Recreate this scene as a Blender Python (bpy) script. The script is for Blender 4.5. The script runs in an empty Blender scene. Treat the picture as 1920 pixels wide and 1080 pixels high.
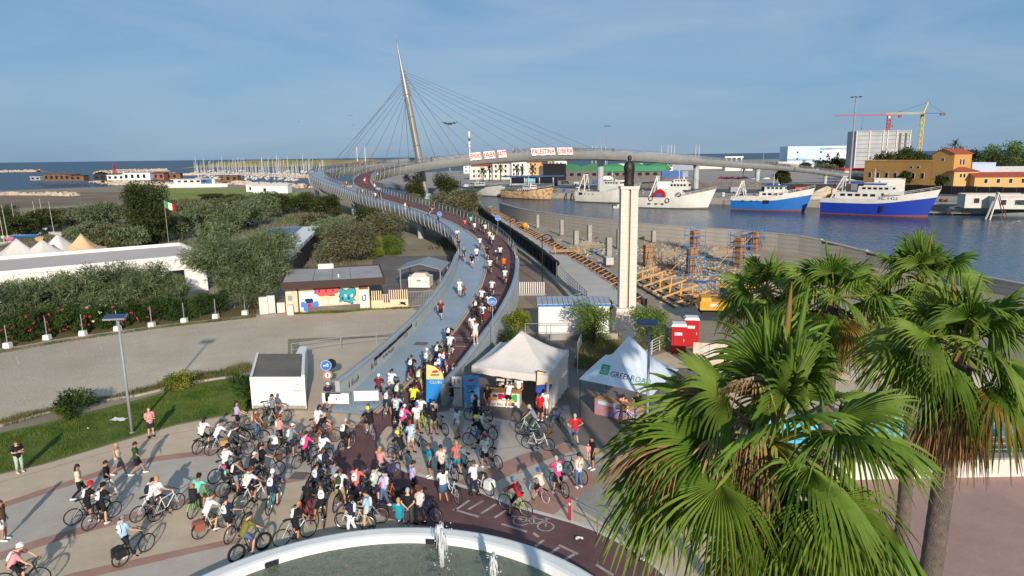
import bpy, bmesh, math, random
import numpy as np
from mathutils import Vector, Matrix, Quaternion

# ------------------------------------------------------------------ camera, sky, sun, exposure
SC = bpy.context.scene
COL = SC.collection
R_ = math.radians
CAM_H, PITCH, ROLL, FPX = 15.0, R_(10.95), R_(0.725),1280.0
fwd = Vector((0, math.cos(PITCH),-math.sin(PITCH)))
up0 = Vector((0, math.sin(PITCH), math.cos(PITCH)))
rt0 = Vector((1,0,0))
rt = rt0 * math.cos(ROLL) - up0 * math.sin(ROLL)
up = up0 * math.cos(ROLL) + rt0 * math.sin(ROLL)
CAMP = Vector((0,0, CAM_H))
cam = bpy.data.cameras.new('camera')
cam.lens, cam.sensor_width = 24.0,36.0
cam.clip_start, cam.clip_end = 0.1,60000
camo = bpy.data.objects.new('camera', cam)
COL.objects.link(camo)
mw = Matrix.Identity(4)
for i, v in enumerate((rt, up, -fwd)):
 for j in range(3):
  mw[j][i] = v[j]
mw.translation = CAMP
camo.matrix_world = mw
SC.camera = camo

SUN_EL, SUN_AZ = R_(18.6), R_(12.0)          # the sun stands behind the camera, a little to the right
sun_dir = Vector((math.sin(SUN_AZ) * math.cos(SUN_EL),-math.cos(SUN_AZ) * math.cos(SUN_EL), math.sin(SUN_EL)))
world = bpy.data.worlds.new('World')
SC.world = world
world.use_nodes = True
wn, wl = world.node_tree.nodes, world.node_tree.links
bg = wn['Background']
sky = wn.new('ShaderNodeTexSky')
sky.sky_type = 'NISHITA'
sky.sun_disc = False
sky.sun_elevation = SUN_EL
sky.sun_rotation = math.pi - SUN_AZ
sky.altitude = 10
sky.air_density, sky.dust_density, sky.ozone_density = 1.0,0.8,3.0
tc = wn.new('ShaderNodeTexCoord')
mp = wn.new('ShaderNodeMapping')
mp.inputs['Scale'].default_value = (1.0,1.0,5.0)
mp.inputs['Rotation'].default_value = (0.0, R_(14), R_(20))
nz = wn.new('ShaderNodeTexNoise')
nz.inputs['Scale'].default_value = 2.3
nz.inputs['Detail'].default_value = 7
nz.inputs['Roughness'].default_value = 0.55
nz.inputs['Distortion'].default_value = 0.6
rp = wn.new('ShaderNodeValToRGB')
rp.color_ramp.elements[0].position, rp.color_ramp.elements[1].position = 0.36,0.74
rp.color_ramp.elements[0].color = (0,0,0,1)
rp.color_ramp.elements[1].color = (0.62,0.62,0.62,1)
mx = wn.new('ShaderNodeMixRGB')
mx.inputs[2].default_value = (3.6,4.5,5.6,1)
wl.new(tc.outputs['Generated'], mp.inputs['Vector'])
wl.new(mp.outputs[0], nz.inputs['Vector'])
wl.new(nz.outputs['Fac'], rp.inputs[0])
wl.new(rp.outputs[0], mx.inputs[0])
veil = wn.new('ShaderNodeMixRGB')             # a thin even veil of high cloud over the whole sky
veil.inputs[0].default_value = 0.74
veil.inputs[2].default_value = (1.3,2.68,4.6,1)
wl.new(sky.outputs[0], veil.inputs[1])
wl.new(veil.outputs[0], mx.inputs[1])
wl.new(mx.outputs[0], bg.inputs['Color'])
bg.inputs['Strength'].default_value = 0.085

sun = bpy.data.lights.new('sun','SUN')
sun.energy, sun.angle, sun.color = 3.65, R_(0.9),(1.0,0.9,0.785)
suno = bpy.data.objects.new('sun', sun)
COL.objects.link(suno)
suno.rotation_euler = (-sun_dir).to_track_quat('-Z','Y').to_euler()
suno.location = sun_dir * 200
SC.view_settings.view_transform = 'Standard'
SC.view_settings.look = 'None'
SC.view_settings.exposure = 0.48
SC.view_settings.gamma = 1.0
SC.view_settings.use_curve_mapping = False
SC.cycles.max_bounces = 6
SC.cycles.diffuse_bounces = 2
SC.cycles.glossy_bounces = 3
SC.cycles.transparent_max_bounces = 12
SC.cycles.caustics_reflective = False
SC.cycles.caustics_refractive = False

# ------------------------------------------------------------------ helpers
rnd = random.Random(7)
nrng = np.random.default_rng(11)

def ray(x, y): return fwd * FPX + rt * (x - 960) + up * (540 - y)
def g(x, y, z=0.0):
 """the place on the level z that lies in this direction"""
 d = ray(x, y)
 return CAMP + d * ((z - CAM_H) / d.z)
def ay(x, y, Y):
 d = ray(x, y)
 return CAMP + d * (Y / d.y)
def atY(px, Y): return ay(px, 300, Y).x
def lin(c):
 return c / 12.92 if c <= 0.04045 else ((c + 0.055) / 1.055) ** 2.4
def rgb(r, g_, b): return (lin(r / 255), lin(g_ / 255), lin(b / 255),1.0)

MATS = {}
def mat(name, col, rough=0.8, var=0.12, scale=2.0, bump=0.0, metal=0.0, world_co=False, spec=0.35, col2=None, detail=5, bscale=None, sub=0.0, transl=0.0, emit=0.0, thr=(0.3,0.7), dirt=0.14):
 if name in MATS: return MATS[name]
 m = bpy.data.materials.new(name)
 m.use_nodes = True
 n, l = m.node_tree.nodes, m.node_tree.links
 b = n['Principled BSDF']
 b.inputs['Roughness'].default_value = rough
 b.inputs['Metallic'].default_value = metal
 b.inputs['Specular IOR Level'].default_value = spec
 if isinstance(col[0], int): col = rgb(*col)
 if col2 is not None and isinstance(col2[0], int): col2 = rgb(*col2)
 col = tuple(col[:3]) + (1,)
 if var > 0 or col2 is not None:
  if world_co:
   src = n.new('ShaderNodeNewGeometry').outputs['Position']
  else:
   src = n.new('ShaderNodeTexCoord').outputs['Object']
  t = n.new('ShaderNodeTexNoise')
  t.inputs['Scale'].default_value = scale
  t.inputs['Detail'].default_value = detail
  t.inputs['Roughness'].default_value = 0.62
  l.new(src, t.inputs['Vector'])
  r = n.new('ShaderNodeValToRGB')
  r.color_ramp.elements[0].position, r.color_ramp.elements[1].position = thr
  c2 = col2 if col2 is not None else tuple(min(1, v * (1 + var)) for v in col[:3]) + (1,)
  c1 = col if col2 is not None else tuple(v * (1 - var) for v in col[:3]) + (1,)
  r.color_ramp.elements[0].color, r.color_ramp.elements[1].color = c1, tuple(c2[:3]) + (1,)
  l.new(t.outputs['Fac'], r.inputs[0])
  out_ = r.outputs[0]
  if world_co and dirt:
   for sc_, am in ((scale * 0.13, dirt),(scale * 11 + 3, dirt * .8)):      # broad stains and fine speckle
    t3 = n.new('ShaderNodeTexNoise'); t3.inputs['Scale'].default_value = sc_; t3.inputs['Detail'].default_value = 6; t3.inputs['Roughness'].default_value = .7
    l.new(src, t3.inputs['Vector'])
    r3 = n.new('ShaderNodeMapRange'); r3.inputs[1].default_value, r3.inputs[2].default_value = .3,.7
    r3.inputs[3].default_value, r3.inputs[4].default_value = 1 - am, 1 + am * .6
    l.new(t3.outputs['Fac'], r3.inputs[0])
    mm = n.new('ShaderNodeMixRGB'); mm.blend_type = 'MULTIPLY'; mm.inputs[0].default_value = 1
    l.new(out_, mm.inputs[1]); l.new(r3.outputs[0], mm.inputs[2]); out_ = mm.outputs[0]
  l.new(out_, b.inputs['Base Color'])
  if bump:
   t2 = n.new('ShaderNodeTexNoise')
   t2.inputs['Scale'].default_value = bscale or scale * 6
   t2.inputs['Detail'].default_value = 4
   l.new(src, t2.inputs['Vector'])
   bm_ = n.new('ShaderNodeBump')
   bm_.inputs['Strength'].default_value = bump
   bm_.inputs['Distance'].default_value = 0.05
   l.new(t2.outputs['Fac'], bm_.inputs['Height'])
   l.new(bm_.outputs[0], b.inputs['Normal'])
 else:
  b.inputs['Base Color'].default_value = col
 if transl > 0:
  tr = n.new('ShaderNodeBsdfTranslucent')
  ms = n.new('ShaderNodeMixShader')
  ms.inputs[0].default_value = transl
  src_ = b.inputs['Base Color'].links[0].from_socket if b.inputs['Base Color'].links else None
  if src_: l.new(src_, tr.inputs['Color'])
  else: tr.inputs['Color'].default_value = col
  l.new(b.outputs[0], ms.inputs[1]); l.new(tr.outputs[0], ms.inputs[2])
  l.new(ms.outputs[0], n['Material Output'].inputs['Surface'])
 if emit:
  b.inputs['Emission Color'].default_value = col
  b.inputs['Emission Strength'].default_value = emit
 MATS[name] = m
 return m

class MB:
 """collects shapes for ONE mesh object"""
 def __init__(s): s.v, s.f, s.mi = [], [], []
 def add(s, vs, fs, mi=0):
  o = len(s.v)
  s.v.extend([tuple(v) for v in vs])
  s.f.extend([tuple(i + o for i in f) for f in fs])
  s.mi.extend([mi] * len(fs))
  return s
 def box(s, c, size, rz=0.0, mi=0, M=None, taper=1.0):
  hx, hy, hz = size[0] / 2, size[1] / 2, size[2] / 2
  vs = []
  for sz in (-1,1):
   k = taper if sz > 0 else 1.0
   for sx, sy in ((-1,-1),(1,-1),(1,1),(-1,1)):
    vs.append(Vector((sx * hx * k, sy * hy * k, sz * hz)))
  rot = M if M is not None else Matrix.Rotation(rz, 3,'Z')
  vs = [rot @ v + Vector(c) for v in vs]
  return s.add(vs, [(3,2,1,0),(4,5,6,7),(0,1,5,4),(1,2,6,5),(2,3,7,6),(3,0,4,7)], mi)
 def bar(s, a, b, w, h=None, mi=0):
  """a square bar from a to b"""
  a, b = Vector(a), Vector(b)
  d = b - a
  L = d.length
  if L < 1e-6: return s
  q = d.to_track_quat('Y','Z').to_matrix()
  return s.box((a + b) / 2,(w, L, h or w), M=q, mi=mi)
 def tube(s, pts, rad, n=6, caps=True, mi=0, flat=(1,1)):
  pts = [Vector(p) for p in pts]
  k = len(pts)
  if not hasattr(rad, '__len__'): rad = [rad] * k
  vs, prev = [], None
  for i in range(k):
   t = (pts[min(i + 1, k - 1)] - pts[max(i - 1,0)])
   if t.length < 1e-9: t = Vector((0,0,1))
   t.normalize()
   if prev is None:
    u = t.cross(Vector((0,0,1)))
    if u.length < 0.05: u = t.cross(Vector((0,1,0)))
    u.normalize()
   else:
    u = prev - t * prev.dot(t)
    if u.length < 1e-6: u = t.cross(Vector((0,1,0)))
    u.normalize()
   prev = u
   w = t.cross(u)
   r = rad[i]
   rx, ry = (r, r) if not hasattr(r, '__len__') else r
   for j in range(n):
    a = 2 * math.pi * j / n
    vs.append(pts[i] + u * math.cos(a) * rx * flat[0] + w * math.sin(a) * ry * flat[1])
  fs = []
  for i in range(k - 1):
   for j in range(n):
    fs.append((i * n + j, i * n + (j + 1) % n, (i + 1) * n + (j + 1) % n, (i + 1) * n + j))
  if caps:
   fs.append(tuple(range(n - 1,-1,-1)))
   fs.append(tuple(range((k - 1) * n, k * n)))
  return s.add(vs, fs, mi)
 def lathe(s, prof, n=16, c=(0,0,0), mi=0, a0=0, a1=2 * math.pi, sx=1, sy=1):
  full = abs(a1 - a0 - 2 * math.pi) < 1e-6
  m = n if full else n + 1
  vs = []
  for r, z in prof:
   for j in range(m):
    a = a0 + (a1 - a0) * j / n
    vs.append((c[0] + r * math.cos(a) * sx, c[1] + r * math.sin(a) * sy, c[2] + z))
  fs = []
  for i in range(len(prof) - 1):
   for j in range(n):
    j2 = (j + 1) % m
    fs.append((i * m + j, i * m + j2,(i + 1) * m + j2,(i + 1) * m + j))
  return s.add(vs, fs, mi)
 def prism(s, poly, z0, z1, mi=0):
  n = len(poly)
  area = sum(poly[i][0] * poly[(i + 1) % n][1] - poly[(i + 1) % n][0] * poly[i][1] for i in range(n))
  if area < 0: poly = poly[::-1]
  vs = [(p[0], p[1], z0) for p in poly] + [(p[0], p[1], z1) for p in poly]
  fs = [tuple(range(n - 1,-1,-1)), tuple(range(n, 2 * n))]
  fs += [(i, (i + 1) % n, (i + 1) % n + n, i + n) for i in range(n)]
  return s.add(vs, fs, mi)
 def poly(s, pts, mi=0):
  return s.add(pts, [tuple(range(len(pts)))], mi)
 def strip(s, A, B, mi=0):
  """a ribbon between two lines of points"""
  n = len(A)
  vs = list(A) + list(B)
  return s.add(vs, [(i, i + 1, n + i + 1, n + i) for i in range(n - 1)], mi)
 def ball(s, c, r, n=10, m=6, mi=0):
  rx, ry, rz = (r, r, r) if not hasattr(r, '__len__') else r
  prof = [(math.sin(math.pi * i / m),-math.cos(math.pi * i / m)) for i in range(m + 1)]
  vs = []
  for pr, pz in prof:
   for j in range(n):
    a = 2 * math.pi * j / n
    vs.append((c[0] + rx * pr * math.cos(a), c[1] + ry * pr * math.sin(a), c[2] + rz * pz))
  fs = [(i * n + j, i * n + (j + 1) % n, (i + 1) * n + (j + 1) % n, (i + 1) * n + j) for i in range(m) for j in range(n)]
  return s.add(vs, fs, mi)
 def mesh(s, name, mats, smooth=False):
  me = bpy.data.meshes.new(name)
  me.from_pydata(s.v, [], s.f)
  if not isinstance(mats, (list, tuple)): mats = [mats]
  for m in mats: me.materials.append(m)
  if len(mats) > 1: me.polygons.foreach_set('material_index', s.mi)
  if smooth: me.polygons.foreach_set('use_smooth', [True] * len(me.polygons))
  me.update()
  return me
 def build(s, name, mats, parent=None, smooth=False, loc=(0,0,0), rz=0.0, fix=False):
  me = s.mesh(name, mats, smooth)
  if fix:
   bm = bmesh.new(); bm.from_mesh(me)
   bmesh.ops.remove_doubles(bm, verts=bm.verts, dist=1e-5)
   bmesh.ops.recalc_face_normals(bm, faces=bm.faces)
   bm.to_mesh(me); bm.free()
  o = bpy.data.objects.new(name, me)
  COL.objects.link(o)
  o.location = loc
  o.rotation_euler = (0,0, rz)
  if parent is not None: o.parent = parent
  return o

def tag(o, label=None, cat=None, group=None, kind=None):
 if label: o['label'] = label
 if cat: o['category'] = cat
 if group: o['group'] = group
 if kind: o['kind'] = kind
 return o
def thing(name, label, cat, loc=(0,0,0), rz=0.0, group=None):
 o = bpy.data.objects.new(name, None)
 COL.objects.link(o)
 o.empty_display_size = 0.2
 o.location = loc
 o.rotation_euler = (0,0, rz)
 return tag(o, label, cat, group)
def inst(name, me, parent=None, loc=(0,0,0), rot=(0,0,0), scale=(1,1,1), m=None):
 o = bpy.data.objects.new(name, me)
 COL.objects.link(o)
 o.location, o.rotation_euler, o.scale = loc, rot, scale
 if parent is not None: o.parent = parent
 if m is not None:
  o.material_slots[0].link = 'OBJECT'
  o.material_slots[0].material = m
 return o
def copy_tree(o, parent=None):
 c = o.copy()
 COL.objects.link(c)
 c.parent = parent
 for ch in o.children: copy_tree(ch, c)
 return c
def struct(o): o['kind'] = 'structure'; return o

def spline(P, step=1.0):
 """points along a smooth line through P"""
 P = [Vector(p) for p in P]
 out = []
 for i in range(len(P) - 1):
  p0, p1, p2, p3 = P[max(i - 1,0)], P[i], P[i + 1], P[min(i + 2, len(P) - 1)]
  n = max(2, int((p2 - p1).length / step))
  for k in range(n):
   t = k / n
   out.append(0.5 * ((2 * p1) + (p2 - p0) * t + (2 * p0 - 5 * p1 + 4 * p2 - p3) * t * t + (3 * p1 - p0 - 3 * p2 + p3) * t ** 3))
 out.append(P[-1])
 return out
def frames(pts):
 """for each point the level direction to its right"""
 out = []
 for i in range(len(pts)):
  t = pts[min(i + 1, len(pts) - 1)] - pts[max(i - 1,0)]
  t.z = 0
  t.normalize()
  out.append(Vector((t.y, -t.x, 0)))
 return out
def text_mesh(txt, size, m, parent, loc, rot, name='lettering', ext=0.003, align='CENTER', sx=1.0, shear=0.0):
 cu = bpy.data.curves.new(name, 'FONT')
 cu.body, cu.size, cu.extrude, cu.align_x, cu.align_y = txt, size, ext, align, 'CENTER'
 cu.shear = shear
 cu.resolution_u = 2
 tmp = bpy.data.objects.new(name, cu)
 COL.objects.link(tmp)
 dg = bpy.context.evaluated_depsgraph_get()
 me = bpy.data.meshes.new_from_object(tmp.evaluated_get(dg))
 bpy.data.objects.remove(tmp)
 me.materials.clear()
 me.materials.append(m)
 o = bpy.data.objects.new(name, me)
 COL.objects.link(o)
 o.location = loc
 o.rotation_euler = rot
 o.scale = (sx, 1,1)
 if parent is not None: o.parent = parent
 return o
# ------------------------------------------------------------------ the setting: sea, land, roads, plaza
def water_mat(name, deep, scale, bump, rough, dist=0.3, spec=0.5, gloss=None):
 m = bpy.data.materials.new(name)
 m.use_nodes = True
 n, l = m.node_tree.nodes, m.node_tree.links
 b = n['Principled BSDF']
 b.inputs['Base Color'].default_value = deep
 b.inputs['Roughness'].default_value = rough
 b.inputs['IOR'].default_value = 1.33
 b.inputs['Specular IOR Level'].default_value = spec
 ge = n.new('ShaderNodeNewGeometry')
 mp_ = n.new('ShaderNodeMapping'); mp_.inputs['Scale'].default_value = (1.0,0.7,1)
 t = n.new('ShaderNodeTexNoise'); t.inputs['Scale'].default_value = scale; t.inputs['Detail'].default_value = 4; t.inputs['Roughness'].default_value = 0.6
 t.inputs['Distortion'].default_value = 0.4
 bu = n.new('ShaderNodeBump'); bu.inputs['Strength'].default_value = bump; bu.inputs['Distance'].default_value = dist
 l.new(ge.outputs['Position'], mp_.inputs[0]); l.new(mp_.outputs[0], t.inputs['Vector'])
 l.new(t.outputs['Fac'], bu.inputs['Height']); l.new(bu.outputs[0], b.inputs['Normal'])
 if gloss:                                  # choppy water: dark body under a share of sky reflection
  gl = n.new('ShaderNodeBsdfGlossy'); gl.inputs['Roughness'].default_value = rough
  df = n.new('ShaderNodeBsdfDiffuse'); df.inputs['Color'].default_value = deep
  ms = n.new('ShaderNodeMixShader'); ms.inputs[0].default_value = gloss
  l.new(bu.outputs[0], gl.inputs['Normal']); l.new(bu.outputs[0], df.inputs['Normal'])
  l.new(df.outputs[0], ms.inputs[1]); l.new(gl.outputs[0], ms.inputs[2]); l.new(ms.outputs[0], n['Material Output'].inputs['Surface'])
 return m
m_sea = water_mat('sea_water',(0.016,0.052,0.09,1),0.35,0.9,0.2, gloss=0.34)
m_river = water_mat('river_water',(0.02,0.06,0.10,1),0.8,0.6,0.08, gloss=0.55)
sea = struct(MB().poly([(-30000,-200,-1.0),(30000,-200,-1.0),(30000,40000,-1.0),(-30000,40000,-1.0)]).build('sea', m_sea))

struct(MB().poly([(-40,40,-.99),(400,40,-.99),(400,330,-.99),(-60,330,-.99)]).build('river', m_river))
m_earth = mat('earth',(150,136,112),0.95,0.22,0.08,0.4, world_co=True, bscale=2)
m_sand = mat('wet_sand',(112,90,70),0.95,0.25,0.05,0.3, world_co=True, col2=(150,130,105))
m_conc = mat('concrete',(158,152,142),0.9,0.16,0.5,0.25, world_co=True)
m_concd = mat('dark_concrete',(112,104,97),0.9,0.2,0.4,0.25, world_co=True)
m_plaza = mat('beige_paving',(204,182,153),0.9,0.10,0.9,0.2, world_co=True, bscale=25)
m_pgrey = mat('grey_paving',(190,177,160),0.9,0.10,0.8,0.2, world_co=True, bscale=25)
m_ppink = mat('pink_paving',(172,134,116),0.9,0.12,0.8,0.2, world_co=True, bscale=25)
m_pdark = mat('dull_paving',(122,112,103),0.88,0.16,0.5,0.2, world_co=True, bscale=25)
m_red = mat('red_asphalt',(112,80,77),0.85,0.22,0.6,0.3, world_co=True, bscale=30)
m_blue = mat('blue_coating',(140,162,178),0.75,0.13,0.35,0.1, world_co=True, col2=(164,172,176), dirt=.2)
m_line = mat('white_marking',(178,164,156),0.85,0.25,3, world_co=True, dirt=.25)
m_cob = mat('cobbles',(196,176,150),0.95,0.16,0.22,0.8, world_co=True, bscale=7, col2=(210,194,170), dirt=.28)
m_grass = mat('lawn_turf',(74,96,34),0.95,0.35,0.35,0.6, world_co=True, col2=(118,130,58), bscale=30)
m_sandy = mat('sandy_paving',(196,178,152),0.92,0.08,0.5,0.2, world_co=True, bscale=18)
m_white = mat('white_paint',(226,222,214),0.75,0.05,0.6)
m_offw = mat('off_white',(206,200,190),0.8,0.1,0.8)

near_bank = [(-420,-60),(60,-60),(60,40),(46,50),(24,60)]
prom_R = [g(1245,600), g(1200,570), g(1150,528), g(1090,490), g(1020,452), g(965,420), g(930,400), g(918,390)]
near_bank += [(p.x, p.y) for p in prom_R]
near_bank += [(-8,205),(-10,235),(-14,258),(-26,268),(-50,272)] + [(q.x, q.y) for q in [g(x, y) for x, y in [(598,352),(540,345),(430,341),(330,339),(262,343),(205,350),(120,353),(0,358)]]] + [(-420,350)]
struct(MB().prism(near_bank, -3.0,0.0).build('near_ground', m_earth))

def sheet(name, pts, z, m, kind=True, parent=None):
 o = MB().poly([(p[0], p[1], z) for p in pts]).build(name, m, parent)
 bm = bmesh.new(); bm.from_mesh(o.data)
 bmesh.ops.triangulate(bm, faces=bm.faces)
 for f in bm.faces:
  if f.normal.z < 0: f.normal_flip()
 bm.to_mesh(o.data); bm.free()
 if kind and parent is None: struct(o)
 return o
def pxs(L, z=0.0): return [g(x, y, z) for x, y in L]

site = [(p.x, p.y) for p in prom_R[::-1]][1:] + [(24,60),(46,50),(60,40),(70,40),(56,72),(52.8,90),(43,111.5),(23.6,132.5),(5,163),(-3,190)]
m_site = mat('site_earth',(150,132,108),0.95,0.25,0.18,0.7, world_co=True, col2=(178,164,142), bscale=3)
struct(MB().prism(site, -4,-0.88).build('construction_ground', m_site))

plaza = pxs([(0,890),(80,872),(200,836),(330,798),(472,771),(600,770),(700,770),(800,790),(830,720),(1000,640),(1150,690),(1250,660),(1400,660)]) + [(24,36),(24,8),(-40,8),(-40,22)]
plaza_o = sheet('plaza', plaza, 0.008, m_plaza)
def band(name, upper, lower, z, m):
 U, Lw = spline([g(*p) for p in upper], 0.8), spline([g(*p) for p in lower], 0.8)
 n = 60
 def samp(S):
  return [S[int(round(i * (len(S) - 1) / (n - 1)))] for i in range(n)]
 A, B = samp(U), samp(Lw)
 o = MB().strip([(p.x, p.y, z) for p in A], [(p.x, p.y, z) for p in B]).build(name, m, None, fix=True)
 for p in o.data.polygons:
  if p.normal.z < 0:
   o.data.flip_normals(); break
 return struct(o)
U1 = [(-60,975),(0,955),(150,905),(270,870),(400,852),(520,838),(640,825),(700,818)]
L1 = [(-60,1060),(0,1036),(100,1003),(200,975),(300,948),(420,918),(560,893),(700,868)]
band('grey_paving_band', U1, L1,0.012, m_pgrey)
band('pink_paving_band', [(x, y - 8 - 3 * (700 - x) / 760) for x, y in U1], U1,0.012, m_ppink)
band('pink_paving_band', L1, [(x, y + 8 + 8 * (700 - x) / 760) for x, y in L1], 0.012, m_ppink)
band('pink_paving_band', [(80,1092),(140,1074),(250,1050),(360,1026),(450,1008)], [(80,1108),(140,1090),(250,1064),(360,1038),(450,1018)], 0.012, m_ppink)
band('grey_paving_band', [(80,1108),(140,1090),(250,1064),(360,1038),(450,1018)], [(80,1200),(140,1190),(250,1180),(360,1150),(450,1110)], 0.0115, m_pgrey)
sheet('grey_paving_field', pxs([(722,822),(760,790),(800,775),(860,770),(960,790),(1000,850),(985,872),(850,905),(770,880),(728,850)]),0.013, m_pgrey)
sheet('dull_paving_field', pxs([(800,775),(830,720),(1000,650),(1150,690),(1330,690),(1330,860),(1180,850),(1060,830),(1000,850),(960,790),(860,770)]),0.0135, m_pdark)
for P in ([(850,906),(985,850),(1060,832),(1075,846),(1000,872),(880,926)], [(955,962),(1050,905),(1105,880),(1130,900),(1075,938),(1010,985)], [(640,905),(700,885),(740,905),(690,935)]):
 sheet('pink_paving_wedge', pxs(P),0.0165, m_ppink)
sheet('grey_paving_wedge', pxs([(880,928),(1000,874),(1080,848),(1100,878),(1045,905),(950,960)]),0.0163, m_pgrey)
for x0, y0, x1, y1 in [(935,790,925,850),(990,800,1010,850),(1060,760,1080,840),(870,775,850,850)]:
 a, b = g(x0, y0), g(x1, y1)
 d = (b - a).normalized(); nrm = Vector((d.y, -d.x, 0)) * 0.18
 sheet('pale_paving_strip', [a + nrm, b + nrm, b - nrm, a - nrm], 0.0175, m_conc)

RP_in = [(1215,1190),(1130,1120),(1050,1058),(960,1016),(880,998),(790,986),(700,963),(640,925),(618,890),(626,850),(660,808),(690,775)]
RP_out = [(1250,1085),(1195,1040),(1110,995),(1030,970),(960,950),(900,925),(830,905),(760,886),(722,862),(706,832),(728,800),(765,765)]
band('red_cycle_path', RP_in, RP_out, 0.02, m_red)
band('path_edge_strip', RP_out, [(x + 3, y - 5) for x, y in RP_out], 0.0205, m_offw)
def paint(x0, y0, x1, y1, w=0.13, name='painted_line', m=None, z=0.0245):
 a, b = g(x0, y0), g(x1, y1)
 d = (b - a).normalized(); nrm = Vector((d.y, -d.x, 0)) * w / 2
 return sheet(name, [a + nrm, b + nrm, b - nrm, a - nrm], z, m or m_line)
for q in [(853,958,880,939),(878,956,906,940),(902,964,930,946),(927,972,950,957),(850,956,898,970),(952,964,990,980),(940,983,988,998),(1003,1026,1019,1014),(1030,1040,1048,1027),(1048,1023,1084,1040),(1056,1052,1077,1040),(1118,1060,1150,1080),(655,915,700,898),(660,900,690,880),(672,936,715,920),(1000,1000,1010,1008),(660,790,690,800)]:
 paint(*q)
bc = g(1000,983)
sgn = MB()
def ringpts(c, r, w, n=16):
 A = [(c[0] + (r + w) * math.cos(2 * math.pi * i / n), c[1] + (r + w) * math.sin(2 * math.pi * i / n),0) for i in range(n + 1)]
 B = [(c[0] + r * math.cos(2 * math.pi * i / n), c[1] + r * math.sin(2 * math.pi * i / n),0) for i in range(n + 1)]
 return B, A
for cx in (-0.55,0.55): sgn.strip(*ringpts((cx, 0),0.3,0.07))
for a, b in (((-.55,0),(-.2,.45)),((-.2,.45),(.35,.45)),((.35,.45),(.05,0)),((.05,0),(-.2,.45)),((.55,0),(.35,.6)),((-.55,0),(.05,0)),((.25,.62),(.5,.62)),((-.35,.55),(-.1,.55))):
 a, b = Vector((*a, 0)), Vector((*b, 0)); d = (b - a).normalized(); nn = Vector((-d.y, d.x, 0)) * .035
 sgn.poly([a - nn, b - nn, b + nn, a + nn])
so = struct(sgn.build('painted_bicycle_sign', m_line, None, loc=(bc.x, bc.y, 0.0245), rz=R_(-25)))

lawn = pxs([(-120,920),(0,888),(80,870),(200,834),(330,796),(472,769),(472,700),(360,722),(250,752),(100,790),(0,812),(-120,840)])
sheet('lawn', lawn, 0.03, m_grass)
kerb_pts = [g(x, y) for x, y in [(-140,832),(0,800),(75,780),(170,757),(262,742),(360,718),(440,708),(473,702)]]
kl, kn = spline(kerb_pts, 1.0), None
kn = frames(kl)
kb = MB()
prof = [(-0.09,0.0),(-0.09,0.14),(0.09,0.14),(0.09,0.0)]
for (o1, z1),(o2, z2) in zip(prof[:-1], prof[1:]):
 kb.strip([p + n * o1 + Vector((0,0, z1)) for p, n in zip(kl, kn)], [p + n * o2 + Vector((0,0, z2)) for p, n in zip(kl, kn)])
struct(kb.build('lawn_kerb', m_conc, fix=True))
park = pxs([(-140,700),(0,654),(120,634),(300,610),(420,594),(560,585),(770,577),(800,590),(770,628),(540,636),(540,690),(473,702),(360,718),(262,742),(75,780),(0,800),(-140,832)])
sheet('parking_street', park, 0.016, m_cob)
for x0, y0, x1, y1 in [(122,656,128,668),(184,643,193,658),(246,634,257,649),(304,626,316,640),(362,618,375,631),(417,611,430,623),(480,602,487,612),(30,668,36,684)]:
 paint(x0, y0, x1, y1,0.14, z=0.021, m=mat('worn_marking',(196,184,168),.9,.2,2, world_co=True))
sheet('sandy_yard', pxs([(560,642),(770,629),(735,665),(660,725),(612,770),(578,770),(575,700)]),0.022, m_sandy)
sheet('hedge_bed', pxs([(-140,700),(0,655),(120,634),(300,610),(480,590),(480,575),(300,590),(100,615),(-140,660)]),0.02, mat('bed_soil',(120,98,66),0.95,0.3,0.6,0.6, world_co=True, col2=(96,100,52)))
sheet('walled_yard', pxs([(760,575),(840,510),(850,480),(700,480),(690,560)]),0.018, m_concd)
m_mead = mat('meadow_turf',(122,138,52),.95,.3,.1,.3, world_co=True, col2=(150,148,78))
sheet('meadow', pxs([(250,385),(350,392),(460,395),(570,372),(560,360),(440,354),(300,354),(255,362)]),0.03, m_mead)
sheet('meadow', pxs([(40,420),(140,425),(200,405),(110,398)]),0.03, m_grass)
sheet('beach', [(-420,205),(-330,195),(-180,210),(-140,250),(-150,330),(-215,345),(-258,330),(-330,338),(-420,344)], 0.012, m_sand)
sheet('yard_between_trees', pxs([(520,420),(620,415),(640,405),(520,405)]),0.02, m_grass)

prom_L = [(1175,640),(1120,590),(1075,545),(1030,500),(985,462),(945,432),(910,405),(895,388)]
pl = [g(x, y) for x, y in prom_L]
sheet('promenade', [(p.x, p.y) for p in pl] + [(p.x, p.y) for p in prom_R[::-1]], 0.012, mat('promenade_concrete',(190,181,168),0.9,0.1,0.3,0.2, world_co=True))
sheet('works_access', pxs([(985,640),(1075,640),(1080,690),(1000,690)]),0.011, m_concd)
sheet('terrace_paving', [(13,8),(60,8),(60,30),(13,30)], 0.018, mat('terracotta_paving',(178,144,130),0.85,0.1,0.5,0.2, world_co=True))
sheet('ramp_paving', pxs([(1180,1010),(1080,950),(1100,860),(1240,850),(1330,920)]),0.0125, m_conc)

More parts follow.
